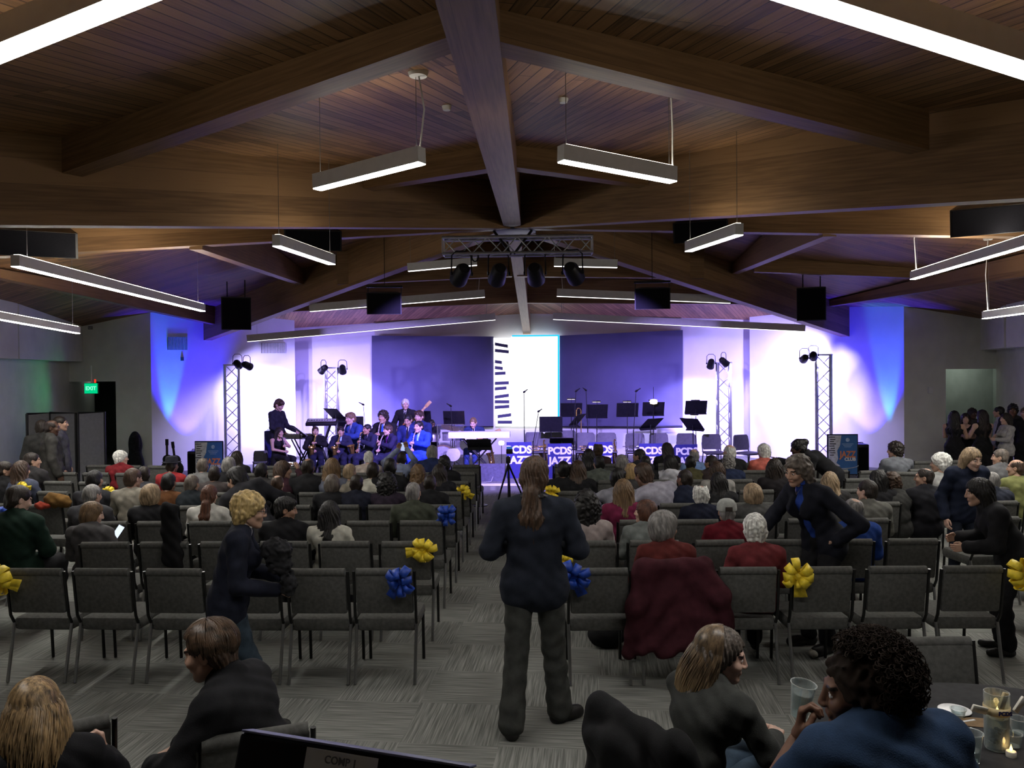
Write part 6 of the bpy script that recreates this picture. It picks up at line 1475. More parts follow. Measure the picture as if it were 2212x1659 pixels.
v = P(1008, 966, 17.6); t = thing('electric_guitar', 'white electric guitar on the lap of the seated guitarist', 'guitar', (v.x, 17.62, v.z+.05)); t.rotation_euler = (.1, 1.15, 0)
s = SDF(); s.ell((0, 0, 0), (.15, .024, .16), .02); s.ell((.02, 0, .17), (.11, .022, .10), .03); s.ell((.09, 0, .27), (.03, .02, .05), .02); vq = s.mesh(.012); o = link('guitar_body', np_mesh('guitar_body', [(*vq, 0)], 1), t); o.data.materials[0] = pm('white_lacquer', (.8, .8, .8), .2, var=.02, coat=.5)
MB().box((0, -.026, .45), (.048, .02, .52), bev=.006).obj('neck', pm('maple', (.45, .28, .12), .4), t); MB().box((0, -.026, .76), (.07, .016, .13), bev=.006).obj('headstock', pm('maple', (.45, .28, .12), .4), t)
# standing bass player
v = P(876, 862, 18.4); s_ = (v.z-STAGE_Z)/1.71; JB = stand(eL=(-.34, .06, 1.16), wL=(-.44, .26, 1.34), eR=(.30, -.02, 1.12), wR=(.20, .22, 1.00), hn='grip', yL=(-.2, .2, 1), zL=(0, 1, .1))
person('standing bass player with white blond hair and black suit', (v.x, 18.4, STAGE_Z), JB, PI-.1, (20, 4, 0), 'pale', ('spiky', 'white'), ('suit', K_), ('trousers', K_), False, s_, 'rhythm players', True, shirt=WS, tie=(.02, .02, .02), h=.011, hh=.005, hairh=.007)
a, b = P(868, 935, 18.15), P(918, 880, 18.1); d = (b-a); t = thing('bass_guitar', 'brown bass guitar held by the standing player, neck pointing up right', 'guitar', a); t.rotation_euler = (0, math.atan2(d.x, d.z), 0)
s = SDF(); s.ell((0, 0, 0), (.15, .026, .17), .02); s.ell((0, 0, .18), (.12, .024, .09), .03); vq = s.mesh(.012); o = link('guitar_body', np_mesh('guitar_body', [(*vq, 0)], 1), t); o.data.materials[0] = pm('sunburst', (.30, .10, .03), .3, coat=.5)
L_n = d.length; MB().box((0, -.03, L_n*.55), (.05, .02, L_n*.95), bev=.006).obj('neck', pm('maple', (.45, .28, .12), .4), t); MB().box((0, -.03, L_n+.10), (.075, .016, .17), bev=.006).obj('headstock', pm('maple', (.45, .28, .12), .4), t)
# standing keyboard player
v = P(605, 862, 17.2); s_ = (v.z-STAGE_Z)/1.70; JK = stand(hed=(0, .05, 1.565), eL=(-.25, .06, 1.10), eR=(.25, .04, 1.10), wL=(-.20, .34, 1.00), wR=(.20, .32, .99), zL=(0, 0, 1), zR=(0, 0, 1))
person('standing boy in black shirt playing the keyboard at the left', (v.x-.06, 17.2, STAGE_Z), JK, PI+1.25, (0, 26, 0), 'pale', ('mop', 'brown'), ('shirt', (.02, .02, .03)), ('trousers', K_), False, s_, 'rhythm players', True, h=.011, hh=.005, hairh=.007)

# ------------------------------------------------------------------ people standing along the sides
def stander(px, py, D, facing, hair, top, skin_, label, J=None, head=(0, 0, 0), bottom=('trousers', K_), fem=False, group=None, z0=0.0, lift=.130, **kw):
    v = P(px, py, D); J = J or stand(); s_ = (v.z-z0)/(J['hed'][2]+lift); R = Matrix.Rotation(facing, 3, 'Z') @ Vector((J['hed'][0], J['hed'][1], 0))
    return person(label, (v.x-R.x*s_, D-R.y*s_, z0), J, facing, head, skin_, hair, top, bottom, fem, s_, group, kw.pop('shoes', False), **kw)
MG = 'standing men at the left'
stander(92, 907, 12.6, .3, ('short', 'dark'), ('longcoat', (.035, .035, .034)), 'mid', 'man in dark coat seen from behind, left of three standing men', group=MG, head=(-30, 0, 0))
stander(113, 907, 12.2, -.9, ('bald', 'dark'), ('longcoat', (.045, .043, .040)), 'dark', 'bald man in grey overcoat, middle of three standing men', group=MG, head=(-20, 6, 0))
stander(131, 899, 12.9, -1.2, ('short', 'dark'), ('longcoat', (.07, .07, .08)), 'mid', 'tall man in grey coat, right of three standing men', group=MG, shirt=None)
CGp = 'crowd at the right doorway'
UP = stand(eR=(.22, .10, 1.14), wR=(.02, .24, 1.20), eL=(-.22, .10, 1.14), wL=(-.06, .24, 1.14))
stander(2062, 888, 15.9, -.7, ('longer', 'black'), ('dress', K_), 'mid', 'girl with long black hair and black dress, arm bare, leftmost in the crowd', UP, fem=True, group=CGp)
stander(2086, 893, 16.5, PI-.4, ('long', 'dark'), ('dress', K_), 'pale', 'girl facing the viewer right of the long black hair', UP, fem=True, group=CGp)
stander(2101, 883, 17.2, PI, ('curly', 'dark'), ('shirt', (.05, .05, .05)), 'dark', 'dark skinned person at the back of the crowd', group=CGp)
stander(2121, 886, 15.8, .1, ('longer', 'dark'), ('dress', K_), 'pale', 'girl with long hair and bare shoulders seen from behind', UP, (0, 0, 0), fem=True, group=CGp)
stander(2157, 878, 16.8, .9, ('short', 'black'), ('shirt', (.40, .40, .42)), 'mid', 'boy with black hair and white shirt behind the white blouse', group=CGp)
stander(2172, 893, 15.6, PI/2, ('longer', 'dark'), ('shirt', (.42, .41, .40)), 'pale', 'girl in white blouse with long dark hair in profile', UP, (0, 0, 0), ('trousers', K_), True, CGp)
stander(2188, 874, 16.3, PI-.5, ('curly', 'black'), ('suit', (.03, .03, .03)), 'brown', 'boy with curly black hair at the back, right of the white blouse', group=CGp)
stander(2214, 880, 16.0, PI-.6, ('short', 'brown'), ('suit', K_), 'mid', 'boy in black suit cut off by the right photo edge', group=CGp)
# woman facing the viewer, woman with very long dark hair, pointing woman
stander(2100, 969, 8.5, PI+.1, ('long', 'sand'), ('jacket', (.015, .02, .04)), 'pale', 'standing woman with blond hair and navy jacket facing the viewer', stand(pel=(0, -.05, .93), che=(0, .06, 1.25), nek=(0, .10, 1.41), hed=(0, .16, 1.53), shy=.07), (8, 10, 0), ('jeans', (.02, .025, .04)), True, h=.011, hh=.005, hairh=.007)
stander(2113, 1035, 6.75, PI/2-.25, ('longer', 'black'), ('coat', K_), 'mid', 'woman with very long dark hair in profile looking left, dark coat', stand(pel=(0, -.1, .9), wai=(0, -.04, 1.04), che=(0, .06, 1.2), nek=(0, .12, 1.35), hed=(0, .19, 1.46), shy=.07, shz=1.29, eL=(-.24, .1, 1.02), wL=(-.15, .32, .98), eR=(.24, .1, 1.02), wR=(.12, .34, 1.02)), (0, 6, 0), ('trousers', K_), True, h=.011, hh=.005, hairh=.007)
PNT = stand(pel=(0, -.16, .92), wai=(0, -.05, 1.04), che=(0, .10, 1.16), nek=(0, .24, 1.24), hed=(0, .34, 1.30), shz=1.17, shy=.17, eR=(.20, .38, 1.06), wR=(.06, .62, 1.12), eL=(-.22, .22, .92), wL=(-.18, .40, .80), hn=('relaxed', 'point'))
stander(1724, 944, 11.4, PI/2-.15, ('bun', 'black'), ('sweater', K_), 'dark', 'woman with dark bun leaning and pointing left before the white wall', PNT, (0, 8, 0), ('trousers', K_), True, lift=.175)
# smiling woman resting a hand on the chair
SM = stand(pel=(0, -.10, .93), wai=(0, -.03, 1.07), che=(0, .06, 1.24), nek=(0, .12, 1.39), hed=(.0, .185, 1.505), shz=1.325, shy=.07, eR=(.27, .20, 1.10), wR=(.20, .43, .96), eL=(-.40, -.10, 1.10), wL=(-.20, -.04, .94), hn=('fist', 'relaxed'), zR=(0, .3, 1), zL=(-1, 0, 0))
sm = stander(1722, 984, 6.72, PI/2+.42, ('wavy', 'ash'), ('cardigan', (.012, .013, .020)), 'mid', 'smiling woman in black cardigan and blue top with a hand on the chair back', SM, (6, 16, -6), ('trousers', K_), True, shirt=(.020, .050, .26), nm='cardigan', shoes=True, h=.010, hh=.0042, hairh=.006)
blu = cloth_mesh(SM, 'shirtfront', True, .010)
K = Jv(SM)
m = MB().tube([P_ for P_ in [(-.045, .150, 1.40), (-.02, .185, 1.345), (0, .195, 1.31), (.02, .185, 1.345), (.045, .150, 1.40)]], .0022, 5); m.obj('necklace', SILV, sm)

# ------------------------------------------------------------------ woman standing in the aisle
f1 = G(1160, 1578); J1 = stand(pel=(0, .02, .93), aL=(-.15, -.10, .09), tL=(-.175, .04, .035), kL=(-.115, -.01, .49), aR=(.155, .13, .09), tR=(.265, .20, .035), kR=(.12, .10, .49), eL=(-.275, -.02, 1.13), eR=(.275, .0, 1.13), wL=(-.15, .23, 1.13), wR=(.14, .24, 1.12), hed=(.01, .035, 1.57), hn='grip')
zt = P(1163, 988, f1.y).z; sc1 = zt/1.70
aw = person('woman with auburn ponytail and navy shirt standing in the centre aisle', (P(1155, 1300, f1.y).x, f1.y, 0), J1, .03, (-12, 4, 0), 'mid', ('lowpony', 'chest'), ('jacket', (.020, .024, .036)), ('flared', (.052, .054, .050)), True, sc1, None, True, nm='shirt', h=.008, hh=.0042, hairh=.005)
m = MB().tube([(.13, .05, 1.36), (.09, -.03, 1.455), (.05, -.088, 1.475), (0, -.098, 1.478), (-.05, -.088, 1.475), (-.09, -.03, 1.455), (-.13, .05, 1.36)], .013, 8); st_ = m.obj('neck_strap', BLK, aw)
MB().box((0, -.112, 1.478), (.115, .004, .022), bev=.002).obj('strap_badge', pm('badge_grey', (.05, .05, .05), .6), st_)
o = link('strap_lettering', text_mesh('Canon', .026, .0006, .001), st_, (0, -.1155, 1.478), (PI/2, 0, 0)); o.data.materials.append(pm('badge_letters', (.30, .30, .30), .6))
# ------------------------------------------------------------------ blond woman standing at the left
f2 = G(585, 1574); J2 = stand(pel=(0, -.05, .93), wai=(0, -.03, 1.08), che=(0, .02, 1.26), nek=(0, .055, 1.425), hed=(0, .105, 1.545), shy=.03, kL=(-.09, .06, .49), kR=(.09, .11, .49), aL=(-.09, .06, .09), tL=(-.09, .21, .035), aR=(.09, .17, .09), tR=(.10, .32, .035),
                                          eL=(-.24, .06, 1.08), wL=(-.12, .30, 1.05), eR=(.23, .04, 1.07), wR=(.12, .30, 1.00), hn='fist', zL=(0, 0, 1), zR=(0, 0, 1))
v = P(540, 1064, f2.y); s2 = v.z/1.685
R2 = Matrix.Rotation(-1.32, 3, 'Z') @ Vector((0, .105, 0))
bw = person('standing woman with short blond hair and glasses, navy cardigan, white collar', (v.x-R2.x*s2-.01, f2.y, 0), J2, -1.32, (0, 6, 0), 'mid', ('whitecurl', 'gold'), ('cardigan', (.013, .015, .026)), ('jeans', (.030, .045, .062)), True, s2, None, True, shirt=(.55, .55, .56), nm='cardigan', h=.008, hh=.0042, hairh=.005)
head_child(bw, 'glasses', glasses_mb(), BLK, J2, (0, 6, 0))
s = SDF(); s.ell((0, 0, 0), (.10, .08, .075), .04); s.ell((.02, 0, -.09), (.08, .06, .07), .04); s.ell((.08, 0, -.22), (.05, .05, .08), .04)
draped('handbag', 'fluffy black bag held by the standing blond woman', 'bag', 596, 1188, f2.y-.06, s, .008, pm('black_fluff', (.014, .014, .016), .95, var=.3), curls(.010, 70))

# ------------------------------------------------------------------ foreground tables, chairs and people
for i, (x, y, rz, lb) in enumerate(((None, None, None, None),)): pass
def chair_by_top(p0, p1, rz, label):
    a, b = P(*p0), P(*p1); c = (a+b)/2; f = Vector((-math.sin(rz), math.cos(rz), 0))*.292
    return put_chair(c.x+f.x, c.y+f.y, rz, label, 'chairs at the back tables')
chair_by_top((408, 1625, 3.14), (690, 1579, 3.34), .38, 'grey chair under the man in black jacket, nearest left of the centre')
chair_by_top((-20, 1640, 3.12), (241, 1554, 3.44), .58, 'grey chair with angled back beside the blond woman in the lower left corner')
v = P(2015, 1376, 4.42); put_chair(v.x, 4.13, PI+.03, 'grey chair facing the viewer on the far side of the black table', 'chairs at the back tables')
# man in black jacket, profile left
JM = sit(pel=(0, -.02, .56), wai=(0, .02, .72), che=(0, .09, .885), nek=(0, .16, 1.02), hed=(0, .235, 1.125), shz=.955, shy=.13, eL=(-.25, .24, .74), eR=(.25, .22, .74), wL=(-.10, .44, .66), wR=(.10, .44, .66))
v = P(452, 1344, 3.42); fa = PI/2-.12; sM = min(1.1, (v.z-.47)/(1.255-.47)); Rm = Matrix.Rotation(fa, 3, 'Z') @ Vector((0, .235, 0))
person('man with brown hair and black jacket in profile looking left', (v.x-Rm.x*sM, v.y-Rm.y*sM, .47*(1-sM)), JM, fa, (4, 12, 0), 'mid', None, ('jacket', (.013, .013, .017)), ('trousers', K_), False, sM, 'people at the back tables', h=.008, hh=.0036)
def strands(name, t, J, head, n, fn, r, mat, scale=1.0, seed=1, segs=9):
    """many tapered locks; fn(u,v,rnd) -> list of head-space points"""
    rn = random.Random(seed); m = MB()
    for i in range(n):
        pts = fn(rn)
        if pts is None: continue
        k = len(pts); rs = [r*(0.5+.5*math.sin(PI*min(1, (j+.6)/(k*.6)))) if j < k*.6 else r*(1-(j-k*.6)/(k*.4)*.85) for j in range(k)]
        m.tube(pts, rs, 5, True)
    o = m.obj(name, mat, t); ya, pi_, ro = [math.radians(a) for a in head]; o.location = J['hed']; o.rotation_euler = Matrix(rotm(ya, pi_, ro).tolist()).to_euler(); return o
def scalp_pt(th, ph, e=0.0):                          # th from the crown down, ph around (0 = forward)
    return Vector(((.084+e)*math.sin(th)*math.sin(ph), -.018+(.104+e)*math.sin(th)*math.cos(ph), .041+(.092+e)*math.cos(th)))
def fringe_lock(rn, length=.16, start=None):
    ph = rn.uniform(-PI, PI); th0 = rn.uniform(.05, .9); pts = []
    tmax = 1.15 if abs(ph) < 1.0 else (1.75 if abs(ph) < 1.7 else 2.25)
    sweep = rn.uniform(-.25, .25)
    for j in range(9):
        k = j/8; th = th0+(tmax-th0)*k*rn.uniform(.97, 1.0); p = scalp_pt(th, ph+sweep*k, .012+.006*math.sin(PI*k)); pts.append(p)
    return pts
tm = [o for o in bpy.data.objects if o.get('label', '').startswith('man with brown hair and black')][0]
hb = link('hair', hair_mesh('short', .005), tm); hb.location = JM['hed']; hb.rotation_euler = Matrix(rotm(math.radians(4), math.radians(12), 0).tolist()).to_euler(); setm(hb, 0, hairm('brown'))
o = strands('hair_locks', tm, JM, (4, 12, 0), 420, fringe_lock, .0042, pm('hair_brown_locks', (.075, .045, .026), .42, var=.35, scale=40, spec=.5, stretch=(1.2, .3, 1.2)), seed=5); o.parent = tm
# blond woman lower left
JB2 = sit(eR=(.30, .06, .80), wR=(.26, .16, .85), yR=(-.1, .3, 1), zR=(1, 0, 0), hn=('relaxed', 'grip'), hed=(-.02, .04, 1.155))
v = P(64, 1468, 2.95); fa = .55; sB = min(1.1, (v.z-.47)/(1.30-.47)); Rm = Matrix.Rotation(fa, 3, 'Z') @ Vector((-.02, .04, 0))
tb = person('woman with long blond hair in the lower left corner, hand raised', (v.x-Rm.x*sB, v.y, .47*(1-sB)), JB2, fa, (8, 8, 0), 'pale', ('long', 'sand'), ('sweater', (.014, .014, .016)), ('trousers', K_), True, sB, 'people at the back tables', h=.009, hh=.004, hairh=.005)
def long_lock(L_, spread=.03, wave=.012, pmin=.9):
    def f(rn):
        ph = rn.uniform(pmin, 2*PI-pmin); th0 = rn.uniform(.02, .7); pts = []
        for j in range(6): k = j/5; pts.append(scalp_pt(th0+(1.55-th0)*k, ph+rn.uniform(-.02, .02), .014))
        p = pts[-1].copy(); out = Vector((p.x, min(p.y, -.0), 0)); out = out.normalized() if out.length > .01 else Vector((0, -1, 0))
        L2 = L_*rn.uniform(.75, 1.05); a = rn.uniform(0, 6)
        for j in range(1, 10):
            k = j/9; q = p+Vector((0, 0, -L2*k))+out*(spread*math.sin(PI*k*.7))+Vector((math.sin(a+k*5)*wave, math.cos(a+k*4)*wave*.7-.03*k, 0)); pts.append(q)
        return pts
    return f
GLK = pm('hair_gold_locks', (.25, .165, .08), .40, var=.4, scale=40, spec=.5, stretch=(1.6, 1.6, .12))
strands('hair_locks', tb, JB2, (8, 8, 0), 620, long_lock(.27, .035), .0046, GLK, seed=9)
# young woman with long hair, profile right
J5 = sit(pel=(0, -.02, .56), wai=(0, .0, .72), che=(0, .05, .885), nek=(0, .11, 1.03), hed=(0, .175, 1.135), shz=.965, shy=.09, eL=(-.24, .20, .78), eR=(.25, .20, .76), wL=(-.05, .42, .72), wR=(.09, .43, .72), hn='fist', yL=(.5, .8, .1), yR=(-.5, .8, .1), kL=(-.10, .43, .56), kR=(.08, .44, .60), tR=(.10, .56, .06))
fa = -PI/2+.62; v = P(1560, 1356, 3.5); s5 = max(.86, (v.z-.47)/(1.27-.47)); Rm = Matrix.Rotation(fa, 3, 'Z') @ Vector((0, .175, 0)); p5 = (v.x-Rm.x*s5, v.y-Rm.y*s5)
h5 = (-46, 8, 4)
ty = person('young woman with long blond tipped hair in profile looking right, hands clasped', (*p5, .47*(1-s5)), J5, fa, h5, 'pale', ('longback', 'ash'), ('sweater', (.045, .047, .044)), ('jeans', (.055, .085, .125)), True, s5, 'people at the back tables', h=.008, hh=.0034, hairh=.005)
LK5 = pm('hair_ash_locks', (.13, .088, .05), .36, var=.4, scale=40, spec=.55, stretch=(1.6, 1.6, .12))
nt_ = LK5.node_tree; tc_ = nt_.nodes.new('ShaderNodeTexCoord'); sx_ = nt_.nodes.new('ShaderNodeSeparateXYZ'); mr_ = nt_.nodes.new('ShaderNodeMapRange'); mx_ = nt_.nodes.new('ShaderNodeMixRGB')
nt_.links.new(tc_.outputs['Object'], sx_.inputs[0]); nt_.links.new(sx_.outputs['Z'], mr_.inputs['Value']); mr_.inputs['From Min'].default_value = -.06; mr_.inputs['From Max'].default_value = -.26
bs_ = nt_.nodes['Principled BSDF']; src_ = bs_.inputs['Base Color'].links[0].from_socket; nt_.links.new(mr_.outputs[0], mx_.inputs[0]); nt_.links.new(src_, mx_.inputs[1]); mx_.inputs[2].default_value = (.42, .30, .15, 1); nt_.links.new(mx_.outputs[0], bs_.inputs['Base Color'])
strands('hair_locks', ty, J5, h5, 620, long_lock(.30, .035, .008, 1.5), .0042, LK5, seed=21)
ch5 = put_chair(p5[0]-.02, p5[1]-.02, fa, 'grey chair under the young woman with long hair, draped with a black jacket', 'chairs at the back tables')
s = SDF()
for k in range(7): x = -.21+.07*k; s.cap((x, -.31, .875), (x*1.12, -.37, .30+.05*math.sin(k*2.2)), .042, .048, .04)
s.cap((-.21, -.30, .89), (.21, -.30, .89), .055, .055, .04); s.cap((.20, -.30, .88), (.30, -.16, .60), .065, .055, .05); s.cap((-.22, -.30, .88), (-.30, -.26, .48), .070, .06, .05); s.ell((-.05, -.38, .80), (.16, .05, .09), .04)
o = draped('jacket', 'black jacket hanging over the chair of the young woman with long hair', 'jacket', 0, 0, 1, s, .010, clothm((.012, .012, .014)), FOLD(26, .012), loc=(p5[0]-.02, p5[1]-.02, 0)); o.rotation_euler.z = fa
# maroon coat on the back row chair
cx_ = .42+.545
s = SDF()
for k in range(8): x = -.22+.063*k; s.cap((x, -.31, .875), (x*1.10, -.375, .30+.03*math.sin(k*1.9)), .040, .050, .04)
s.cap((-.22, -.30, .885), (.22, -.30, .885), .050, .050, .04); s.cap((.22, -.30, .87), (.33, -.36, .66), .075, .070, .05); s.cap((.33, -.36, .66), (.39, -.34, .46), .070, .055, .05)
s.cap((-.23, -.30, .86), (-.28, -.36, .60), .07, .06, .05); s.cap((-.28, -.36, .60), (-.33, -.33, .26), .065, .05, .05)
draped('coat', 'maroon coat draped over a back row chair behind the grey haired woman', 'coat', 0, 0, 1, s, .010, clothm((.052, .013, .019)), FOLD(24, .010), loc=(cx_, ROW0+.012, 0))
s = SDF(); s.ell((0, 0, .10), (.16, .10, .10), .03); draped('bag', 'black bag on the floor under the back row left of the maroon coat', 'bag', 0, 0, 1, s, .01, clothm((.012, .012, .014)), curls(.005, 30), loc=tuple(G(1310, 1398)))
# round table with black cloth
TX, TY, TR, TZ = 1.97, 3.2, .91, .745
t = thing('round_table', 'round table under a black cloth in the lower right corner', 'table', (TX, TY, 0))
MB().lathe([(0, .70), (TR-.01, .70), (TR-.01, .735), (0, .735)], (0, 0, 0), 48).obj('tabletop', pm('plywood', (.3, .2, .1), .6), t)
for k in range(4): a = k*PI/2+.4; MB().tube([(.55*math.cos(a), .55*math.sin(a), .70), (.62*math.cos(a), .62*math.sin(a), .01)], .018, 8).obj('leg', BLKM, t)
n = 96; vs = [(TX, TY, TZ)]; rings = [(.5, TZ, 0), (TR-.02, TZ, 0), (TR+.002, TZ-.006, 0), (TR+.012, TZ-.03, .1), (TR+.02, TZ-.2, .5), (TR+.04, TZ-.45, .9), (TR+.06, .02, 1.0)]
for (r, z, k) in rings:
    for i in range(n): a = 2*PI*i/n; rr = r+k*(.035*math.sin(14*a)+.02*math.sin(9*a+1)); vs.append((TX+rr*math.cos(a), TY+rr*math.sin(a), z))
fs = [(0, 1+i, 1+(i+1) % n) for i in range(n)]
for q in range(len(rings)-1):
    for i in range(n): i2 = (i+1) % n; fs.append((1+q*n+i, 1+(q+1)*n+i, 1+(q+1)*n+i2, 1+q*n+i2))
tag(MB().add(vs, fs).obj('tablecloth', pm('black_cloth', (.022, .022, .024), .85, var=.15)), 'black cloth covering the round table to the floor', 'tablecloth')
GL = glass(); WAT = glass('water', (.85, .92, .92), .02, .16); FLAME = em('flame', (1.0, .62, .18), 5.0); WAXM = pm('white_wax', (.75, .70, .60), .5, var=.03); PAPER = pm('cream_ribbon', (.62, .50, .28), .7, var=.06)
def onT(px, py, z=TZ): q = G(px, py, z); return q
b = onT(2153, 1618); t = thing('glass_vase', 'tall glass cylinder vase with floating candle on the black table', 'vase', b); h = .235
MB().lathe([(0, .004), (.043, .004), (.046, .012), (.048, h), (.045, h), (.043, .016), (0, .014)], (0, 0, 0), 32).obj('glass', GL, t)
MB().lathe([(0, .016), (.0425, .016), (.0435, .135), (0, .135)], (0, 0, 0), 28).obj('water', WAT, t)
m = MB(); rn = random.Random(4)
for k in range(16): m.lathe([(0, -.008), (.009, -.003), (.009, .004), (0, .008)], (rn.uniform(-.027, .027), rn.uniform(-.027, .027), .026+rn.uniform(0, .05)), 7, (rn.uniform(-1, 1), rn.uniform(-1, 1), 1))
m.obj('glass_beads', GL, t)
b2 = b+Vector((0, -.005, .137)); t = thing('floating_candle', 'small white candle with flame floating in the glass vase', 'candle', b2)
MB().lathe([(0, -.014), (.022, -.012), (.026, 0), (.024, .010), (0, .008)], (0, 0, 0), 22).obj('wax', WAXM, t); MB().lathe([(0, .006), (.006, .014), (.0065, .021), (.003, .034), (0, .042)], (0, 0, 0), 12).obj('flame', FLAME, t)
lamp('light', 'POINT', (0, 0, .03), (0, 0, 0), .05, (1.0, .62, .25), .012, parent=t)
t = thing('ribbon_wrap', 'cream ribbon with dark letters tied round the glass vase', 'ribbon', b+Vector((0, 0, .165)))
A_ = [Vector((.050*math.cos(a), .050*math.sin(a), -.016)) for a in [i*PI/12 for i in range(25)]]; o = MB().quadstrip(A_, [p+Vector((0, 0, .032)) for p in A_]).obj('band', PAPER, t); o.modifiers.new('thick', 'SOLIDIFY').thickness = .001
o = link('lettering', text_mesh('PCDS', .022, .0012, .0008), t, (.006, -.0525, 0), (PI/2, 0, 0)); o.data.materials.append(pm('navy_ink', (.02, .02, .10), .6))
for (dx, dz, w_, rz, k) in ((-.085, .010, .05, .3, 'bow_tail'), (.075, .03, .045, -.9, 'bow_tail'), (.01, .045, .04, -1.2, 'bow_loop')):
    o = MB().box((dx, -.03, dz), (.07, .012, .03), (.2, rz, .2), bev=.004).obj(k, PAPER if k == 'bow_loop' else pm('white_satin', (.7, .68, .6), .4), t)
def cup(label, px, py, zb, hgt, r0, r1, hold=None):
    b_ = hold if hold is not None else onT(px, py, zb); t = thing('plastic_cup', label, 'cup', b_, 0, 'clear plastic cups')
    MB().lathe([(0, .002), (r0, .002), (r1, hgt), (r1+.003, hgt+.001), (r1+.003, hgt+.004), (r1-.001, hgt+.004), (r1-.002, hgt), (r0-.002, .006), (0, .006)], (0, 0, 0), 28).obj('cup_wall', GL, t); return t
t = cup('clear plastic cup on the table in front of the glass vase', 2097, 1646, TZ, .115, .030, .044); MB().lathe([(0, .008), (.028, .008), (.034, .05), (0, .05)], (0, 0, 0), 22).obj('ice_water', WAT, t)
cup('small clear cup left of the glass vase', 2070, 1549, TZ, .035, .024, .032); cup('clear cup behind the glass vase at the right edge', 2200, 1583, TZ, .06, .026, .036); cup('clear cup behind the front tealight', 2188, 1612, TZ, .05, .026, .034)
b = onT(2184, 1634); t = thing('tealight', 'white tealight with yellow flame in front of the vase', 'candle', b); MB().lathe([(0, 0), (.019, 0), (.020, .018), (.018, .022), (0, .020)], (0, 0, 0), 22).obj('wax', WAXM, t); MB().lathe([(0, .018), (.005, .025), (.006, .031), (.002, .043), (0, .050)], (0, 0, 0), 12).obj('flame', FLAME, t)
lamp('light', 'POINT', (0, 0, .04), (0, 0, 0), .04, (1.0, .62, .25), .012, parent=t)
b = onT(2082, 1560); t = tag(MB().box((0, 0, .003), (.12, .012, .004), (0, 0, .3), bev=.0015).box((-.075, -.024, .004), (.045, .026, .004), (0, 0, .3), bev=.0015).obj('plastic_spoon', pm('white_plastic', (.7, .7, .7), .3)), 'white plastic spoon lying by the small cup', 'spoon'); t.location = b
b = onT(2118, 1562); t = tag(MB().box((0, 0, .002), (.15, .10, .002), (0, 0, -.2)).obj('napkin', pm('brown_napkin', (.20, .13, .07), .9)), 'brown napkin lying left of the vase', 'napkin'); t.location = b
b = onT(2062, 1538); t = tag(MB().lathe([(0, .002), (.05, .002), (.07, .010), (.068, .012), (.048, .005), (0, .005)], (0, 0, 0), 28).obj('plate', pm('white_plastic', (.7, .7, .7), .3)), 'small pale plate beside the denim shoulder', 'plate'); t.location = b
# woman with round curly hair, denim jacket, drinking
J6 = sit(eL=(-.30, .20, .73), wL=(-.085, .30, .895), yL=(.25, .1, .95), zL=(-.7, .6, .1), hn=('grip', 'relaxed'), pel=(0, .0, .56), wai=(0, -.01, .73), che=(0, .03, .90), nek=(0, .07, 1.02), hed=(-.01, .14, 1.085), shy=.05, hs=.88)
v = P(1908, 1384, 2.6); s6 = v.z/(1.085+.165*.88); fa = .30
h6 = (66, 4, 0)
ta = person('woman with large round curly hair and denim jacket drinking from a cup', (v.x-.02, v.y-.15, 0), J6, fa, h6, 'brown', ('roundcurl', 'dark'), ('rolled', (.021, .042, .088)), ('trousers', K_), True, s6, 'people at the back tables', nm='denim_jacket', h=.008, hh=.0036, hairh=.006)
def curl_lock(rn):
    th = rn.uniform(0, 2.1); ph = rn.uniform(-PI, PI)
    d = Vector((math.sin(th)*math.sin(ph), math.sin(th)*math.cos(ph), math.cos(th)))
    if d.y > .15 and d.z < .66: return None
    c = Vector((d.x*.120, -.045+d.y*.118, .045+d.z*.115)); a = d.orthogonal().normalized(); b_ = d.cross(a); r = rn.uniform(.007, .014); p0 = rn.uniform(0, 6)
    return [c+d*(-.01+.004*j)+(a*math.cos(p0+j*.95)+b_*math.sin(p0+j*.95))*r for j in range(9)]
strands('hair_curls', ta, J6, h6, 1100, curl_lock, .0026, pm('hair_dark_curls', (.018, .012, .009), .85, var=.2, spec=.12), seed=31)
setm([c for c in ta.children if c.name.startswith('hair') and 'curls' not in c.name][0], 0, bpy.data.materials['hair_dark_curls'])
m = MB().tube([(.0, -.185, 1.0), (.0, -.20, .9), (.0, -.195, .75), (.0, -.185, .6)], .0022, 5); m.obj('back_seam', clothm((.12, .16, .22)), ta)
K6 = Jv(J6); Rf = Matrix.Rotation(fa, 3, 'Z'); cupw = Rf @ (Vector(K6['wL'])*1.0+Vector((.045, .06, .045)))*s6
t = cup('clear plastic cup raised to her lips by the woman in denim', 0, 0, 0, .115, .028, .042, hold=Vector((v.x-.02+cupw.x, v.y-.15+cupw.y, cupw.z))); MB().lathe([(0, .008), (.027, .008), (.036, .085), (0, .085)], (0, 0, 0), 22).obj('ice_water', WAT, t); t.rotation_euler = (.1, .12, 0)
put_chair(v.x, v.y-.15, fa, 'grey chair under the woman in denim jacket', 'chairs at the back tables')
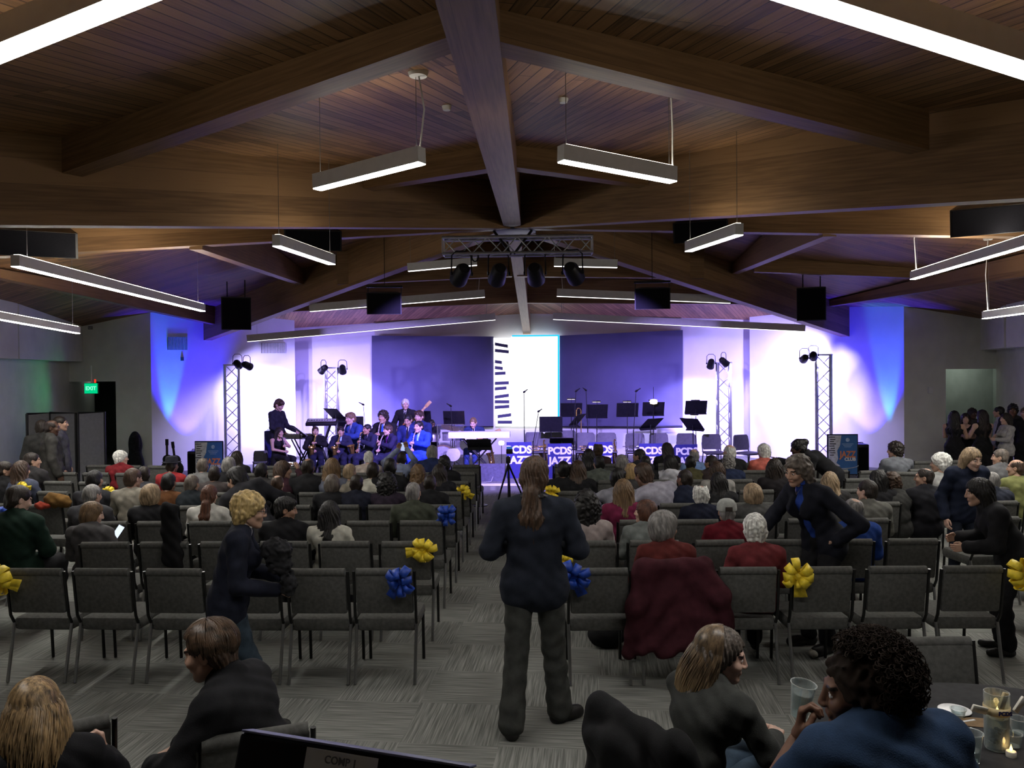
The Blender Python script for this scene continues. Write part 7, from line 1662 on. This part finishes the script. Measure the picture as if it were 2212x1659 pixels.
# monitor of the sound desk, its top edge at the bottom of the photo
a, b = P(524, 1581, 1.12), P(1012, 1660, 1.02); d = (b-a); w_ = d.length*1.02; rz = math.atan2(d.y, d.x); roll = math.asin(d.z/d.length); c = (a+b)/2
t = thing('monitor', 'black monitor with labelled top edge at the bottom of the photo', 'monitor', c, 0); t.rotation_euler = Euler((-.35, -roll, rz))
MB().box((0, .012, -.17), (w_, .028, .34), bev=.006).obj('back_shell', pm('monitor_black', (.010, .011, .018), .35, var=.05), t)
MB().box((0, .012, .0015), (w_*.99, .026, .003), bev=.001).obj('top_edge', pm('monitor_edge', (.20, .21, .32), .35), t)
MB().tube([(0, .03, -.20), (0, .10, -.40)], .022, 10).obj('stand', BLK, t); MB().box((0, .10, -.46), (.24, .18, .02), (.35, 0, 0), bev=.006).obj('foot', BLK, t)
LBL = pm('white_label', (.78, .78, .75), .7, var=.03)
lx = -w_/2+w_*.26+ .065
o = MB().box((lx+.010, -.0035, -.022), (.108, .001, .034)).obj('label', LBL, t, smooth=False)
o2 = link('lettering', text_mesh('COMP 1', .0135, .0002, .0004), o, (lx+.010, -.0046, -.0165), (PI/2, 0, 0)); o2.data.materials.append(pm('label_ink', (.22, .22, .23), .7))
# sound desk below the frame carrying the monitor
dk = thing('sound_desk', 'desk carrying the monitor, below the photo', 'desk', (c.x, .95, 0))
MB().box((0, 0, 1.33), (1.5, .75, .04), bev=.006).obj('desk_top', pm('desk_laminate', (.05, .05, .05), .5), dk); MB().box((0, .33, .66), (1.5, .03, 1.30)).obj('front_board', pm('desk_laminate', (.05, .05, .05), .5), dk)
for s_ in (-1, 1): MB().box((s_*.73, 0, .66), (.03, .7, 1.30)).obj('side_board', pm('desk_laminate', (.05, .05, .05), .5), dk)
# folding partition at the left
PT = pm('partition_fabric', (.17, .175, .19), .9, var=.04); t = thing('folding_partition', 'grey folding partition panels standing behind the three men', 'partition', P(155, 1000, 14.8)); t.location.z = 0
zt = P(60, 893, 14.8).z
for (x0, x1, d0, d1) in ((58, 108, 14.6, 15.0), (108, 163, 15.0, 14.8), (168, 226, 14.8, 15.2)):
    a, b = P(x0, 900, d0), P(x1, 900, d1); a.z = b.z = zt; q = [a, b, Vector((b.x, b.y, .06)), Vector((a.x, a.y, .06))]
    put(slab(q, .04).obj('panel', PT, smooth=False), t); put(MB().tube([q[0], q[1], q[2], q[3], q[0]], .022, 6).obj('panel_frame', BLK), t)
# chairs at an angle near the right wall, floor things
for (px, py, D, rz, lb) in ((1868, 1014, 11.8, .35, 'dark empty chair turned away, left of the man before the cyan wall'), (1962, 1008, 11.6, -.25, 'dark empty chair turned away, right of the man before the cyan wall')):
    v = P(px, py, D); put_chair(v.x, D+.29, rz, lb)
s = SDF(); s.ell((0, 0, .03), (.035, .05, .03), .01); draped('crumpled_paper', 'pale crumpled paper on the floor under the chairs below the smiling woman', 'paper', 0, 0, 1, s, .006, pm('pale_paper', (.45, .42, .36), .9), curls(.004, 90), loc=tuple(G(1757, 1420)))
